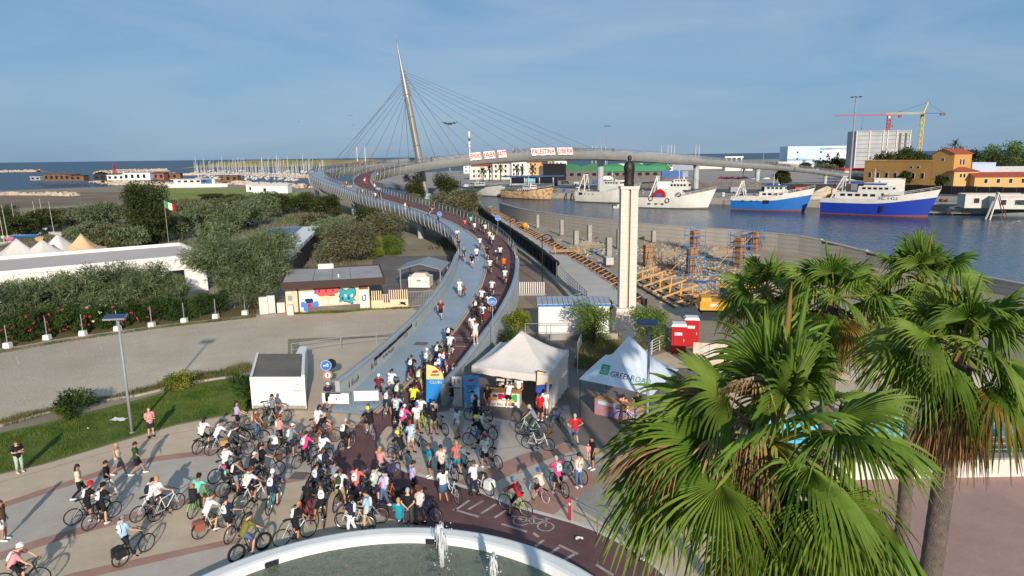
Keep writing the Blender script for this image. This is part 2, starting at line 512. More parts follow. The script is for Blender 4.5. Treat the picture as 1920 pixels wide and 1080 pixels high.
wall_line = spline([Vector((-3,192,0)), Vector((5,163,0)), Vector((23,132,0)), Vector((42.4,111.3,0)), Vector((52.3,90,0)), Vector((55.4,72,0)), Vector((67,45,0))], 1.0)
m_wallc = mat('river_wall_concrete',(168,160,148),0.9,0.12,0.6,0.3)
rw = thing('river_wall','long pale grey concrete flood wall between the works and the river','wall')
def resample(P, d):
 out, acc = [P[0]], 0.0
 for a, b in zip(P[:-1], P[1:]):
  L = (b - a).length; t = d - acc
  while t <= L:
   out.append(a.lerp(b, t / L)); t += d
  acc = (acc + L) % d if L + acc >= d else acc + L
 return out
wp = resample(wall_line, 4.0)
for i in range(len(wp) - 1):
 a, b = wp[i], wp[i + 1]
 if b.y < 44: break
 d = (b - a); ang = math.atan2(d.y, d.x); mid = (a + b) / 2
 nn = Vector((d.y, -d.x, 0)).normalized()
 for k in range(5 if mid.y > 104 else (4 if mid.y > 94 else 3)):
  q = MB().box((0,0,0),(4.0 - 0.03,0.5 + (0.012 if (i + k) % 2 else 0),0.70 - 0.03)).build('cast_panel', m_wallc, rw, loc=(mid.x, mid.y, -1.45 + 0.7 * k + 0.35), rz=ang)
cop = MB()
wdrop = lambda p: 1.4 * min(1, max(0,(106 - p.y) / 14))
wf = frames(wp)
for (o1, z1),(o2, z2) in (((-.3,2.05),(-.3,2.2)),((-.3,2.2),(.3,2.2)),((.3,2.2),(.3,2.05))):
 cop.strip([p + n * o1 + Vector((0,0, z1 - wdrop(p))) for p, n in zip(wp, wf)], [p + n * o2 + Vector((0,0, z2 - wdrop(p))) for p, n in zip(wp, wf)])
cop.build('coping', m_wallc, rw, fix=True)
MB().strip([p + Vector((0,0,-4)) for p in wp], [p + Vector((0,0,2.04 - wdrop(p))) for p in wp]).build('core', m_concd, rw)

quay = [(-30,300),(-12,283),(4,268),(20,259),(44,241),(62,222),(88,203),(112,185),(128,170),(150,150),(240,120),(700,100),(900,1500),(420,1500),(300,1100),(150,760),(-60,690),(-120,520),(-70,380)]
m_quay = mat('quay_concrete',(176,164,148),0.92,0.14,0.05,0.3, world_co=True, col2=(150,142,132))
struct(MB().prism(quay, -4,1.0).build('far_quay', m_quay))
m_asph = mat('asphalt',(92,90,88),0.9,0.15,0.1,0.2, world_co=True)
sheet('quay_road', [(20,300),(52,268),(80,246),(112,226),(150,206),(230,170),(260,190),(170,232),(110,262),(60,290),(34,320)], 1.01, m_asph)
# ------------------------------------------------------------------ the cable-stayed footbridge
BLP = [(-9.6,38.5,.03),(-8.2,44,.3),(-6.9,50.5,.65),(-5.9,57.5,1.0),(-5.0,67.5,1.55),(-4.7,79.5,2.15),(-5.3,90.5,2.7),(-7.6,103,3.25),(-12.4,117.5,3.9),(-20.0,135,4.6),(-30.2,154,5.5),(-41.6,177,6.6),(-53.,200,7.8),(-62.,221,9.0),(-66,240,10.1),(-63,257,11.2),(-52,269,12.4),(-31,276.5,13.7),(-6,280,14.9),(16,281,15.6),(36,281,15.6),(56,281,14.6),(75,282.5,12.9),(95,288,11.),(116,296,9.1),(140,307,6.2),(162,318,3.2)]
RDP = [(-7.2,36.5,.03),(-5.6,42.5,.3),(-4.2,49.5,.65),(-2.9,57.,1.0),(-1.7,67.,1.55),(-1.3,78,2.15),(-1.7,89,2.7),(-4.0,102.5,3.25),(-8.6,118,3.9),(-15.9,135.5,4.6),(-25.6,154.5,5.5),(-35.7,174,6.6),(-41.2,192,7.8),(-44.2,208,9.0),(-44.3,222,10.2),(-39.5,234,11.6),(-28.5,242.5,13.3),(-12.5,248.5,14.9),(3.5,254,16.0),(20,261,16.3),(37,269.,15.9),(56,274.5,14.6),(75,276.5,12.9)]
BLs, RDs = spline(BLP, 1.0), spline(RDP, 1.0)
BLf, RDf = frames(BLs), frames(RDs)
def halfw(p, blue):
 t = min(1, max(0,(p.y - 110) / 60)) if p.x < 10 else 1
 return (1.72 if blue else 1.78) * (1 - t) + 2.35 * t
def belly(p):
 t = min(1, max(0,(p.y - 60) / 150))
 if p.x > 60: t = min(1, max(0.35,(170 - p.x) / 110))
 return 0.7 + 2.2 * t
bridge = thing('footbridge','curving twin-deck cable-stayed footbridge with one leaning steel mast','bridge')
m_steel = mat('painted_steel',(138,138,134),0.55,0.12,0.4, metal=0.1, world_co=True)
m_steeld = mat('dull_steel',(112,108,102),0.7,0.18,0.3, metal=0.1, world_co=True)
m_rib = mat('pale_rib',(182,182,178),0.5,0.06,1)
m_rail = mat('rail_steel',(120,124,128),0.45,0.05,1, metal=0.4)
m_mast = mat('mast_steel',(150,146,138),0.38,0.08,0.15, metal=0.35, world_co=True)
m_cable = mat('cable',(92,98,106),0.5,0,1)
m_kerbb = mat('beige_kerb',(190,172,152),0.85,0.12,0.8, world_co=True)
m_par = mat('parapet_concrete',(172,178,176),0.8,0.14,0.35,0.15, world_co=True)

def ribbon(S, Fr, o1, z1, o2, z2, i0=0, i1=None):
 """o and z may be functions of the point"""
 i1 = len(S) if i1 is None else i1
 f = lambda v, p: v(p) if callable(v) else v
 A = [S[i] + Fr[i] * f(o1, S[i]) + Vector((0,0, f(z1, S[i]))) for i in range(i0, i1)]
 B = [S[i] + Fr[i] * f(o2, S[i]) + Vector((0,0, f(z2, S[i]))) for i in range(i0, i1)]
 return A, B
def sections(S, Fr, prof, name, m, i0=0, i1=None, smooth=False, parent=None):
 b = MB()
 for (o1, z1),(o2, z2) in zip(prof[:-1], prof[1:]):
  b.strip(*ribbon(S, Fr, o1, z1, o2, z2, i0, i1))
 return b.build(name, m, parent or bridge, smooth=smooth, fix=True)
hb = lambda p: halfw(p, True)
hr = lambda p: halfw(p, False)
nB, nR = len(BLs), len(RDs)
sB = next(i for i, p in enumerate(BLs) if p.y > 158)     # decks part here
sR = next(i for i, p in enumerate(RDs) if p.y > 158)
mB = next(i for i, p in enumerate(BLs) if p.x > 50)      # and meet again here
mR = next(i for i, p in enumerate(RDs) if p.x > 50)
fB = next(i for i, p in enumerate(BLs) if p.y > 82)      # concrete parapet ends, steel begins
fR = next(i for i, p in enumerate(RDs) if p.y > 78)
sections(BLs, BLf, [(lambda p: -hb(p),0.022),(lambda p: hb(p),0.022)], 'walkway_deck', m_blue)
sections(RDs, RDf, [(lambda p: -hr(p),0.026),(lambda p: hr(p),0.026)], 'cycle_deck', m_red)
for S, Fr, h, nm in ((BLs, BLf, hb, 'walkway_girder'),(RDs, RDf, hr, 'cycle_girder')):
 i0 = next(i for i, p in enumerate(S) if p.y > 62)
 sections(S, Fr, [(lambda p: -h(p) - .05,-.12),(lambda p: -h(p) * .95, lambda p: -belly(p) * .45),(lambda p: -h(p) * .62, lambda p: -belly(p) * .85),(lambda p: 0.0, lambda p: -belly(p)),(lambda p: h(p) * .62, lambda p: -belly(p) * .85),(lambda p: h(p) * .95, lambda p: -belly(p) * .45),(lambda p: h(p) + .05,-.12)], nm, m_steeld, i0, smooth=True)
kS = [(a + b) / 2 for a, b in zip([BLs[int(k * (sB) / 200)] for k in range(200)], [RDs[int(k * (sR) / 200)] for k in range(200)])]
kS = []
for k in range(240):
 a = BLs[int(k * (sB) / 240)]; b = min(RDs[:sR + 6], key=lambda q: (q - a).length)
 t = hb(a) / (hb(a) + hr(b)); c = a.lerp(b, t)
 if not kS or (c - kS[-1]).length > 0.6: kS.append(c)
kF = frames(kS)
sections(kS, kF, [(-.17,0.0),(-.17,.13),(.17,.13),(.17,0.0)], 'median_kerb', m_kerbb)
sections(kS, kF, [(-.03,.135),(-.02,.15),(.02,.15),(.03,.135)], 'median_joint', m_concd)
def parapet(S, Fr, side, h, i0, i1, name):
 o = lambda p: side * (h(p) + .02)
 o2 = lambda p: side * (h(p) + .34)
 pr = [(o, -.35),(o, 1.1),(o2,1.1),(o2, lambda p: -p.z - .2)]
 w = sections(S, Fr, pr, name, m_par, i0, i1)
 cap = sections(S, Fr, [(lambda p: side * (h(p) - .04),1.1),(lambda p: side * (h(p) - .04),1.24),(lambda p: side * (h(p) + .16),1.30),(lambda p: side * (h(p) + .4),1.24),(lambda p: side * (h(p) + .4),1.1)], 'coping', mat('parapet_coping',(150,156,160),.6,.1,.6, world_co=True), i0, i1, parent=w)
 for i, e in ((i0,-1),(i1 - 1,1)):
  p, f = S[i], Fr[i]
  a, b = p + f * o(p), p + f * o2(p)
  t = Vector((-f.y, f.x, 0)) * e * 0.01
  MB().poly([a + t + Vector((0,0,-.4)), b + t + Vector((0,0,-.4)), b + t + Vector((0,0,1.24)), a + t + Vector((0,0,1.24))]).build('end_face', m_par, w)
 return w
wall_l = parapet(BLs, BLf, -1, hb, 2, fB, 'parapet_wall')
wall_r = parapet(RDs, RDf, 1, hr, 4, fR, 'parapet_wall')
rib_mb = MB()
def rib_section(o, depth):
 pts = [(0.10,1.3),(0.04,.7),(0.02,.1),(-.05,-.35 * depth),(-.28,-.62 * depth),(-.85,-.9 * depth)]
 return pts
def steel_side(S, Fr, side, h, i0, i1, wires=7):
 o = lambda k, dz: (lambda p: side * (h(p) + k))
 prof = [(lambda p: side * (h(p) + .06),.12),(lambda p: side * (h(p) + .05),-.15),(lambda p: side * (h(p) - .02), lambda p: -.35 * belly(p)),(lambda p: side * (h(p) - .25), lambda p: -.62 * belly(p)),(lambda p: side * (h(p) - .9), lambda p: -.93 * belly(p))]
 skin = sections(S, Fr, prof, 'side_skin', m_steel, i0, i1, smooth=True)
 rail = MB()
 top = [S[i] + Fr[i] * side * (h(S[i]) + .16) + Vector((0,0,1.32)) for i in range(i0, i1)]
 rail.tube(top, 0.065,5)
 rail.build('handrail', m_rail, bridge, smooth=True)
 wb = MB()
 for k in range(wires):
  z = .18 + k * 1.1 / wires
  off = .06 + .1 * (z / 1.3)
  A = [S[i] + Fr[i] * side * (h(S[i]) + off) + Vector((0,0, z)) for i in range(i0, i1)]
  B = [q + Vector((0,0,0.065)) for q in A]
  wb.strip(A, B)
 wb.build('railing_wires', m_rail, bridge)
 last = None
 key = {}
 for i in range(i0, i1):
  p = S[i]
  if last is not None and (p - last).length < (2.0 if p.y < 200 else 2.6): continue
  last = p
  d = round(belly(p) * 2) / 2
  if (side, d) not in key:
   q = MB()
   L = [(.2,1.3),(.12,.7),(.10,.1),(.09,-.15),(.03,-.35 * d),(-.20,-.62 * d),(-.8,-.95 * d)]
   q.tube([(side * a, 0, z) for a, z in L], [(.035,.05)] * len(L),4)
   key[(side, d)] = q.mesh('rib', m_rib)
  f = Fr[i]
  c = p + f * side * h(p)
  inst('rib', key[(side, d)], bridge, c, (0,0, math.atan2(f.y, f.x)))
steel_side(BLs, BLf, -1, hb, fB, mB + 1)
steel_side(BLs, BLf, 1, hb, sB, mB - 8)
steel_side(RDs, RDf, 1, hr, fR, nR)
steel_side(RDs, RDf, -1, hr, sR, mR - 8)
steel_side(BLs, BLf, -1, hb, mB + 1, nB)
steel_side(BLs, BLf, 1, hb, mB + 22, nB)
lw = MB()
for S, Fr, h in ((BLs, BLf, hb),(RDs, RDf, hr)):
 j = next(i for i, p in enumerate(S) if p.y > 84)
 lw.strip(*ribbon(S, Fr, lambda p: -h(p), lambda p: -p.z, lambda p: -h(p),.0,0, j))
 lw.strip(*ribbon(S, Fr, lambda p: h(p), lambda p: -p.z, lambda p: h(p),.0,0, j))
 p, f = S[j - 1], Fr[j - 1]
 lw.poly([p - f * h(p), p + f * h(p), p + f * h(p) - Vector((0,0, p.z)), p - f * h(p) - Vector((0,0, p.z))])
lw.build('ramp_side', m_par, bridge)
for y0, n in ((50,4),(63.5,5),(41.5,2)):
 for k in range(n):
  i = next(i for i, p in enumerate(RDs) if p.y > y0 + k * .75)
  p, f = RDs[i], RDf[i]
  t = Vector((-f.y, f.x, 0)) * .08
  z = Vector((0,0,.031))
  MB().poly([p - f * 1.3 - t + z, p + f * .6 - t + z, p + f * .6 + t + z, p - f * 1.3 + t + z]).build('painted_bar', m_line, bridge)
def pier(x, y, ztop, r, base=0.0, name='pier'):
 b = MB().lathe([(r * 1.0,0),(r, ztop - base - 1.0),(r * 1.25, ztop - base),(0.01, ztop - base)], 16)
 b.build(name, m_par, bridge, smooth=False, loc=(x, y, base))
for (x, y, zt, r, bs) in [(36,277,12.9,1.25,.98),(75,279.5,10.4,1.1,.98),(104,291,8.2,.9,.98),(140,307,4.8,.7,.98)]:
 pier(x, y, zt, r, bs)
def near(S, y):
 return min(S[:int(len(S) * .6)], key=lambda p: abs(p.y - y))
for S, y in ((BLs, 92),(BLs, 128),(BLs, 172),(BLs, 225),(RDs, 92),(RDs, 128),(RDs, 172),(RDs, 212)):
 p = near(S, y)
 pier(p.x, p.y, p.z - belly(p) * .85,.75)
mb0, mt0 = Vector((-31.0,254,0)), Vector((-39.9,254,56.0))
mastp = [mb0.lerp(mt0, t) for t in (0,.05,.28,.5,.7,.8,.9,.97,1.0)]
mast = MB().tube(mastp, [1.0,1.0,1.3,1.18,.92,.62,.34,.16,.1], 20).build('mast', m_mast, bridge, smooth=True)
for t in (.34,.52,.66):
 c = mb0.lerp(mt0, t)
 r = 1.27 if t < .4 else (1.17 if t < .6 else .99)
 MB().tube([c, c + (mt0 - mb0).normalized() * .25], r + .06,20).build('collar', m_steeld, mast, smooth=False)
MB().tube([mt0, mt0 + Vector((0,0,2.0))], [.05,.03], 5).build('lightning_rod', m_rail, mast)
MB().lathe([(3.2,0),(3.2,.5),(2.2,1.0),(1.5,1.8),(.01,1.8)], 16).build('mast_footing', m_par, bridge, loc=(-31,254,0))
anch = MB()
for k in range(9):
 c = mb0.lerp(mt0,.66 + .018 * k)
 anch.box(c + Vector((.1,0,0)),(3.1 - .12 * k, .5,.28))
anch.build('cable_anchors', m_steeld, mast)
def ca(S, Fr, i, side, h): return S[i] + Fr[i] * side * (h(S[i]) + .1) + Vector((0,0,.9))
k = 0
redx = [-37,-30,-20.5,-12,-3.5,4,12,19.5,27,34]
for k, x in enumerate(redx):
 i = min(range(sR, nR), key=lambda i: abs(RDs[i].x - x) + (0 if RDs[i].y > 228 else 99))
 a = ca(RDs, RDf, i, -1, hr); b = mb0.lerp(mt0,.67 + .0155 * k)
 cb = MB().tube([a, b], .065,5).build('stay_cable', m_cable, bridge)
 MB().tube([a, a + (b - a).normalized() * 2.2], .11,6).build('cable_socket', m_steeld, cb)
for k, (x, far) in enumerate([(-50,1),(-56,1),(-61,1),(-64.8,1),(-65.5,0),(-63,0),(-58,0),(-40,1),(-30,1),(-20,1)]):
 i = min(range(sB, mB), key=lambda i: abs(BLs[i].x - x) + (0 if (BLs[i].y > 246) == bool(far) else 99))
 a = ca(BLs, BLf, i, 1, hb); b = mb0.lerp(mt0,.67 + .0155 * k)
 cb = MB().tube([a, b], .065,5).build('stay_cable', m_cable, bridge)
 MB().tube([a, a + (b - a).normalized() * 2.2], .11,6).build('cable_socket', m_steeld, cb)

def deck_point(px, py, S=None):
 """where the line of sight meets a deck"""
 best = None
 for D in ([S] if S else [RDs, BLs]):
  z = 4.0
  for _ in range(60):
   p = g(px, py, z)
   q = min(D, key=lambda s: (s.x - p.x) ** 2 + (s.y - p.y) ** 2)
   z = z * .6 + q.z * .4
   z = min(z, 14.6)
  p = g(px, py, z)
  q = min(D, key=lambda s: (s.x - p.x) ** 2 + (s.y - p.y) ** 2)
  e = math.hypot(q.x - p.x, q.y - p.y)
  if best is None or e < best[0]: best = (e, p, q)
 return best
# ------------------------------------------------------------------ buildings and built things
m_glass = mat('dark_glass',(30,36,44),0.15,0,1, spec=0.6)
m_frame = mat('window_frame',(215,212,205),0.6,0.03,1)
m_dark = mat('dark_metal',(40,40,42),0.6,0.1,2)
m_black = mat('black_sheet',(26,25,26),0.85,0.2,1)
m_grey = mat('grey_paint',(140,144,148),0.55,0.08,1)
m_ochre = mat('ochre_render',(188,142,80),0.9,0.07,0.3)
m_tile = mat('roof_tiles',(160,78,52),0.85,0.2,1.2,0.4)
m_brick = mat('old_brick',(150,92,74),0.9,0.2,0.8)
m_wood = mat('timber',(190,146,98),0.85,0.25,0.9)
m_woodd = mat('weathered_timber',(116,88,62),0.9,0.3,0.8)
m_rust = mat('rust',(104,58,38),0.9,0.3,1.5)
m_bluep = mat('blue_paint',(52,96,158),0.55,0.1,1)
m_redp = mat('red_paint',(176,30,34),0.4,0.06,1)
m_yel = mat('machine_yellow',(214,150,34),0.5,0.12,1)
m_green = mat('green_paint',(48,108,72),0.6,0.08,0.5)
m_stone = mat('pale_stone',(216,200,184),0.8,0.06,0.6)
m_bronze = mat('dark_bronze',(52,47,42),0.5,0.2,2, metal=0.5)

def house(name, label, cat, O, ang, L, D, H, wall, base=0.0, roof='flat', rmat=None, over=0.25, rise=1.6, wins=(), sides=(), par=0.35, group=None, rcol=None):
 """front along local x at y=0 and facing -y; windows are (x, z, w, h)"""
 t = thing(name, label, cat, (O[0], O[1], base), ang, group)
 MB().prism([(0,0),(L, 0),(L, D),(0, D)], 0, H).build('wall', wall, t)
 rm = rmat or m_conc
 if roof == 'flat':
  q = MB()
  MB().box((L / 2, D / 2, H + .04),(L - .36, D - .36,.07)).build('roof', rm, t)
  for c, s in (((L / 2,-.02, H + par / 2),(L + .1,.2, par)),((L / 2, D + .02, H + par / 2),(L + .1,.2, par)),((-.02 + .05, D / 2, H + par / 2),(.2, D - .16, par)),((L + .02 - .05, D / 2, H + par / 2),(.2, D - .16, par))):
   MB().box(c, s).build('parapet', rcol or wall, t)
 elif roof == 'gable':
  q = MB()
  e, y0, y1 = over, -over, D + over
  vs = [(-e, y0, H),(L + e, y0, H),(L + e, D / 2, H + rise),(-e, D / 2, H + rise),(-e, y1, H),(L + e, y1, H)]
  vs += [(x, y, z + .12) for x, y, z in vs]
  q.add(vs, [(6,7,8,9),(9,8,11,10),(1,0,3,2),(2,3,4,5),(0,1,7,6),(4,10,11,5),(0,6,9,3),(3,9,10,4),(1,2,8,7),(2,5,11,8)])
  q.build('roof', rm, t, fix=True)
  for x in (0.0, L):
   MB().poly([(x, 0, H),(x, D, H),(x, D / 2, H + rise - .02)]).build('gable', wall, t)
 elif roof == 'gable_x':      # ridge runs front to back
  q = MB(); e = over
  vs = [(-e, -e, H),(-e, D + e, H),(L / 2, D + e, H + rise),(L / 2,-e, H + rise),(L + e, -e, H),(L + e, D + e, H)]
  vs += [(x, y, z + .12) for x, y, z in vs]
  q.add(vs, [(6,9,8,7),(9,10,11,8),(0,1,2,3),(3,2,5,4),(0,3,9,6),(3,4,10,9),(1,7,8,2),(2,8,11,5),(0,6,7,1),(4,5,11,10)])
  q.build('roof', rm, t, fix=True)
  for y in (0.0, D):
   MB().poly([(0, y, H),(L, y, H),(L / 2, y, H + rise - .02)]).build('gable', wall, t)
 elif roof == 'hip':
  q = MB(); e = over
  k = min(L, D) / 2
  vs = [(-e, -e, H),(L + e, -e, H),(L + e, D + e, H),(-e, D + e, H),(k, D / 2, H + rise),(L - k, D / 2, H + rise)] if L >= D else [(-e, -e, H),(L + e, -e, H),(L + e, D + e, H),(-e, D + e, H),(L / 2, k, H + rise),(L / 2, D - k, H + rise)]
  fs = [(0,1,5,4),(1,2,5),(2,3,4,5),(3,0,4),(3,2,1,0)] if L >= D else [(0,1,4),(1,2,5,4),(2,3,5),(3,0,4,5),(3,2,1,0)]
  q.add(vs, fs).build('roof', rm, t, fix=True)
 def win(x, z, w, h, side=0):
  f, p = MB(), MB()
  if side == 0: c, s1, s2, c2 = (x, -.02, z),(w + .24,.1, h + .24),(w, .1, h),(x, -.04, z)
  elif side == 1: c, s1, s2, c2 = (L + .02, x, z),(.1, w + .24, h + .24),(.1, w, h),(L + .04, x, z)
  elif side == 3: c, s1, s2, c2 = (-.02, x, z),(.1, w + .24, h + .24),(.1, w, h),(-.04, x, z)
  wo = MB().box(c, s1).build('window', m_frame, t)
  MB().box(c2, s2).build('pane', m_glass, wo)
 for w_ in wins: win(*w_)
 for w_ in sides: win(*w_)
 return t
def ang_of(a, b): return math.atan2(b[1] - a[1], b[0] - a[0])

# ---- left: white pavilion behind the hedge
a, b = g(-60,514,4.35), g(384,475,4.35)
L = math.hypot(b.x - a.x, b.y - a.y)
wpav = house('pavilion','long low white flat-roofed building behind the grey-green hedge','building', a, ang_of(a, b), L, 13.5,3.9, m_white, par=.45, rmat=mat('roof_felt',(200,184,172),.9,.06,.3), wins=[(L - 3.4,1.9,2.0,1.6),(L - 15,2.0,3.2,1.2)])
# ---- solar roof building
p0, p1, p2 = g(478,458,3.6), g(545,478,3.6), g(600,424,3.6)
aa = ang_of(p0, p1)
t = thing('solar_roof_shed','low shed with blue solar panels on a pale sloping roof','building',(p1.x, p1.y, 0), ang_of(p1, p2))
Ls, Ws = (p2 - p1).length, min(7.5,(p1 - p0).length + .6)
MB().prism([(0.4,0.4),(Ls - .4,.4),(Ls - .4, Ws - .4),(.4, Ws - .4)], 0,3.0).build('wall', mat('shed_wall',(96,86,78),.9,.1,.5), t)
MB().box((Ls / 2, Ws / 2,3.35),(Ls, Ws, .5)).build('roof', m_white, t)
for k in range(6):
 for j in range(3):
  MB().box((1.8 + k * (Ls - 3.4) / 5.4,3.6 + j * 1.75,3.64),((Ls - 3.4) / 5.6,1.66,.06)).build('solar_panel', mat('solar_cells',(44,62,100),.25,.1,3, spec=.6), t)
for k in range(6): MB().box((.3 + k * Ls / 6,-.03,3.35),(.06,.07,.46)).build('fascia_joint', m_grey, t)
# ---- graffiti hut
h0, h1 = g(553,588), g(694,579)
hL = (h1 - h0).length; ha = ang_of(h0, h1)
hut = thing('graffiti_hut','cream flat-roofed hut with colourful graffiti and a brown fascia','building', h0, ha)
m_cream = mat('cream_render',(222,196,160),.9,.08,.8)
MB().prism([(0,0),(hL, 0),(hL, 7.0),(0,7.0)], 0,2.75).build('wall', m_cream, hut)
MB().box((hL / 2 + .25,3.2,2.98),(hL + 2.4,8.6,.5)).build('roof', mat('hut_roof',(150,146,140),.9,.12,.6, col2=(176,172,166)), hut)
m_fasc = mat('brown_fascia',(66,52,46),.8,.1,1)
for c, s in (((hL / 2 + .25,-1.13,3.0),(hL + 2.5,.12,.72)),((hL / 2 + .25,7.53,3.0),(hL + 2.5,.12,.72)),((-.98,3.2,3.0),(.12,8.5,.72)),((hL + 1.48,3.2,3.0),(.12,8.5,.72))):
 MB().box(c, s).build('fascia', m_fasc, hut)
for k in range(1,4): MB().box((k * hL / 4 + .1,3.2,3.24),(.05,8.3,.03)).build('roof_joint', m_concd, hut)
MB().box((hL / 2 - .6,7.1,3.5),(1.6,.5,.5)).build('roof_unit', m_white, hut)
MB().tube([(hL * .6,1.0,3.2),(hL * .6,1.0,3.55)], .09,8).build('vent_pipe', m_white, hut)
MB().box((-.0 + .42,-.02,1.37),(.14,.06,2.7)).build('drain_pipe', m_fasc, hut)
dr = MB().box((hL - .55,-.02,1.0),(.8,.06,2.0)).build('door', m_white, hut)
MB().strip(*[[(x, -.06, z) for x, z in L_] for L_ in ([(hL - .75,1.45),(hL - .75,.95),(hL - .55,.8),(hL - .35,.95),(hL - .35,1.5),(hL - .6,1.5)], [(hL - .66,1.42),(hL - .66,1.0),(hL - .55,.9),(hL - .44,1.0),(hL - .44,1.4),(hL - .6,1.4)])]).build('graffiti_mark', m_black, dr)
MB().box((hL - .55,-.015,2.35),(.9,.05,.6)).build('louvre', m_woodd, hut)
def splat(n, cx, cz, w, h, m, seed, y=-.035, name='graffiti_patch', k=.18, parent=None):
 rr = random.Random(seed)
 pts = []
 for i in range(n):
  a = 2 * math.pi * i / n
  f = 1 + rr.uniform(-k, k)
  sx = abs(math.cos(a)) ** .6 * (1 if math.cos(a) > 0 else -1)
  sz = abs(math.sin(a)) ** .6 * (1 if math.sin(a) > 0 else -1)
  pts.append((cx + w / 2 * sx * f, y, cz + h / 2 * sz * f))
 o = MB().poly(pts).build(name, m, parent or hut)
 return o
m_gw = mat('graffiti_white',(232,232,236),.8,.03,2); m_go = mat('graffiti_coral',(216,88,66),.8,.1,2); m_gv = mat('graffiti_violet',(120,62,130),.8,.1,2)
m_gt = mat('graffiti_teal',(54,150,158),.8,.15,3); m_gb = mat('graffiti_blue',(66,128,200),.8,.12,3); m_gn = mat('graffiti_navy',(26,44,86),.8,.05,3); m_gr = mat('graffiti_red',(206,34,70),.8,.05,3)
s = hL / 6.6
MB().box((1.35 * s, -.012,1.2),(1.75 * s, .03,1.75)).build('painted_panel', m_gw, hut)
splat(22,2.85 * s, 2.12,2.1 * s, 1.0, m_gv, 1,-.03); splat(22,2.85 * s, 2.12,1.95 * s, .9, m_go, 2,-.036)
for q in range(3): splat(9,(2.2 + .6 * q) * s, 2.1,.22,.34, m_gv, 20 + q, -.042)
splat(24,4.6 * s, 1.5,1.5 * s, 1.5, m_gn, 5,-.03, k=.28); splat(24,4.6 * s, 1.5,1.38 * s, 1.36, m_gt, 5,-.036, k=.28)
for q in range(4): splat(9,(4.2 + .28 * q) * s, 1.25 + .25 * (q % 2),.2,.3, m_gw if q % 2 else m_gn, 30 + q, -.042)
splat(16,1.3 * s, .55,1.15 * s, 1.0, m_gb, 7,-.032, k=.08); splat(14,.75 * s, .85,.42 * s, .6, m_gb, 8,-.034, k=.1); splat(14,1.9 * s, .85,.42 * s, .6, m_gb, 9,-.034, k=.1); splat(12,1.3 * s, 1.2,.7 * s, .5, m_gn, 10,-.036, k=.15); splat(10,1.3 * s, .75,.42 * s, .38, m_gr, 11,-.04, k=.05)
for q in range(3): MB().box((2.75 * s + q * .5,-.02,.98),(.42,.05,.5)).build('meter_box', m_offw, hut)
MB().box((2.9 * s + .6,-.016,.3),(4.6 * s, .035,.58)).build('plinth', m_concd, hut)
for q in range(3): MB().box((-.35 + .0,-.03,2.2 - q * .62),(.42,.12,.46)).build('wall_box', m_offw if q != 1 else m_grey, hut)
MB().box((-.38,.05,1.37),(.75,.1,2.72)).build('side_pier', m_cream, hut)
MB().box((-.35,-.45,.5),(.55,.5,1.0)).build('meter_cabinet', m_offw, hut)
for i, (x, y, w, h) in enumerate([(496,590,.8,1.7),(510,588,.75,1.75),(528,587,.75,1.0),(545,587,.75,.95)]):
 p = g(x, y)
 t = thing('utility_cabinet', ['tall stained grey utility cabinet at the left end of the row','tall pale utility cabinet, second from the left by the hut','short pale utility cabinet, second from the hut corner','short pale utility cabinet nearest the hut corner'][i], 'cabinet', p, ha, 'utility cabinets beside the graffiti hut')
 MB().box((0,0, h / 2 + .08),(w, .4, h)).build('housing', m_offw, t)
 MB().box((0,0,.04),(w + .1,.5,.08)).build('plinth', m_concd, t)
 MB().box((0,-.21, h / 2 + .08),(w - .12,.03, h - .14)).build('door', m_offw, t)
# ---- slatted wall and gate beside the hut
f0, f1, f2 = g(697,579), g(766,577), g(832,574)
fw = thing('slatted_wall','cream boundary wall topped with upright slats beside the graffiti hut','wall', f0, ang_of(f0, f1))
fL = (f1 - f0).length
for x0, x1, hb_ in ((0, fL * .31,.85),(fL * .31, fL * .5,.6),(fL * .5, fL, .9)):
 MB().box(((x0 + x1) / 2,0, hb_ / 2),(x1 - x0 - .01,.2, hb_)).build('base_wall', m_cream, fw)
sl = MB().box((0,0,0),(.1,.09,1.0)).mesh('slat', m_cream)
for k in range(17):
 x = .1 + k * (fL - .2) / 16
 hb_ = .85 if x < fL * .31 else (.6 if x < fL * .5 else .9)
 inst('slat', sl, fw, (x, 0, hb_ + (.5 if hb_ != .6 else .45)), scale=(1,1,1 if hb_ != .6 else .9))
splat(12, fL * .84,.5,.8,.3, m_black, 3,-.12,'graffiti_tag',.6, fw)
gt = thing('barred_gate','grey barred metal gate between the slatted wall and the ramp','gate', f1, ang_of(f1, f2))
gL = (f2 - f1).length
for z in (.15,1.65): MB().box((gL / 2,0, z),(gL, .05,.06)).build('rail', m_grey, gt)
bar_me = MB().box((0,0,0),(.03,.03,1.5)).mesh('bar', m_grey)
for k in range(int(gL / .16)): inst('bar', bar_me, gt, (.08 + k * .16,0,.9))
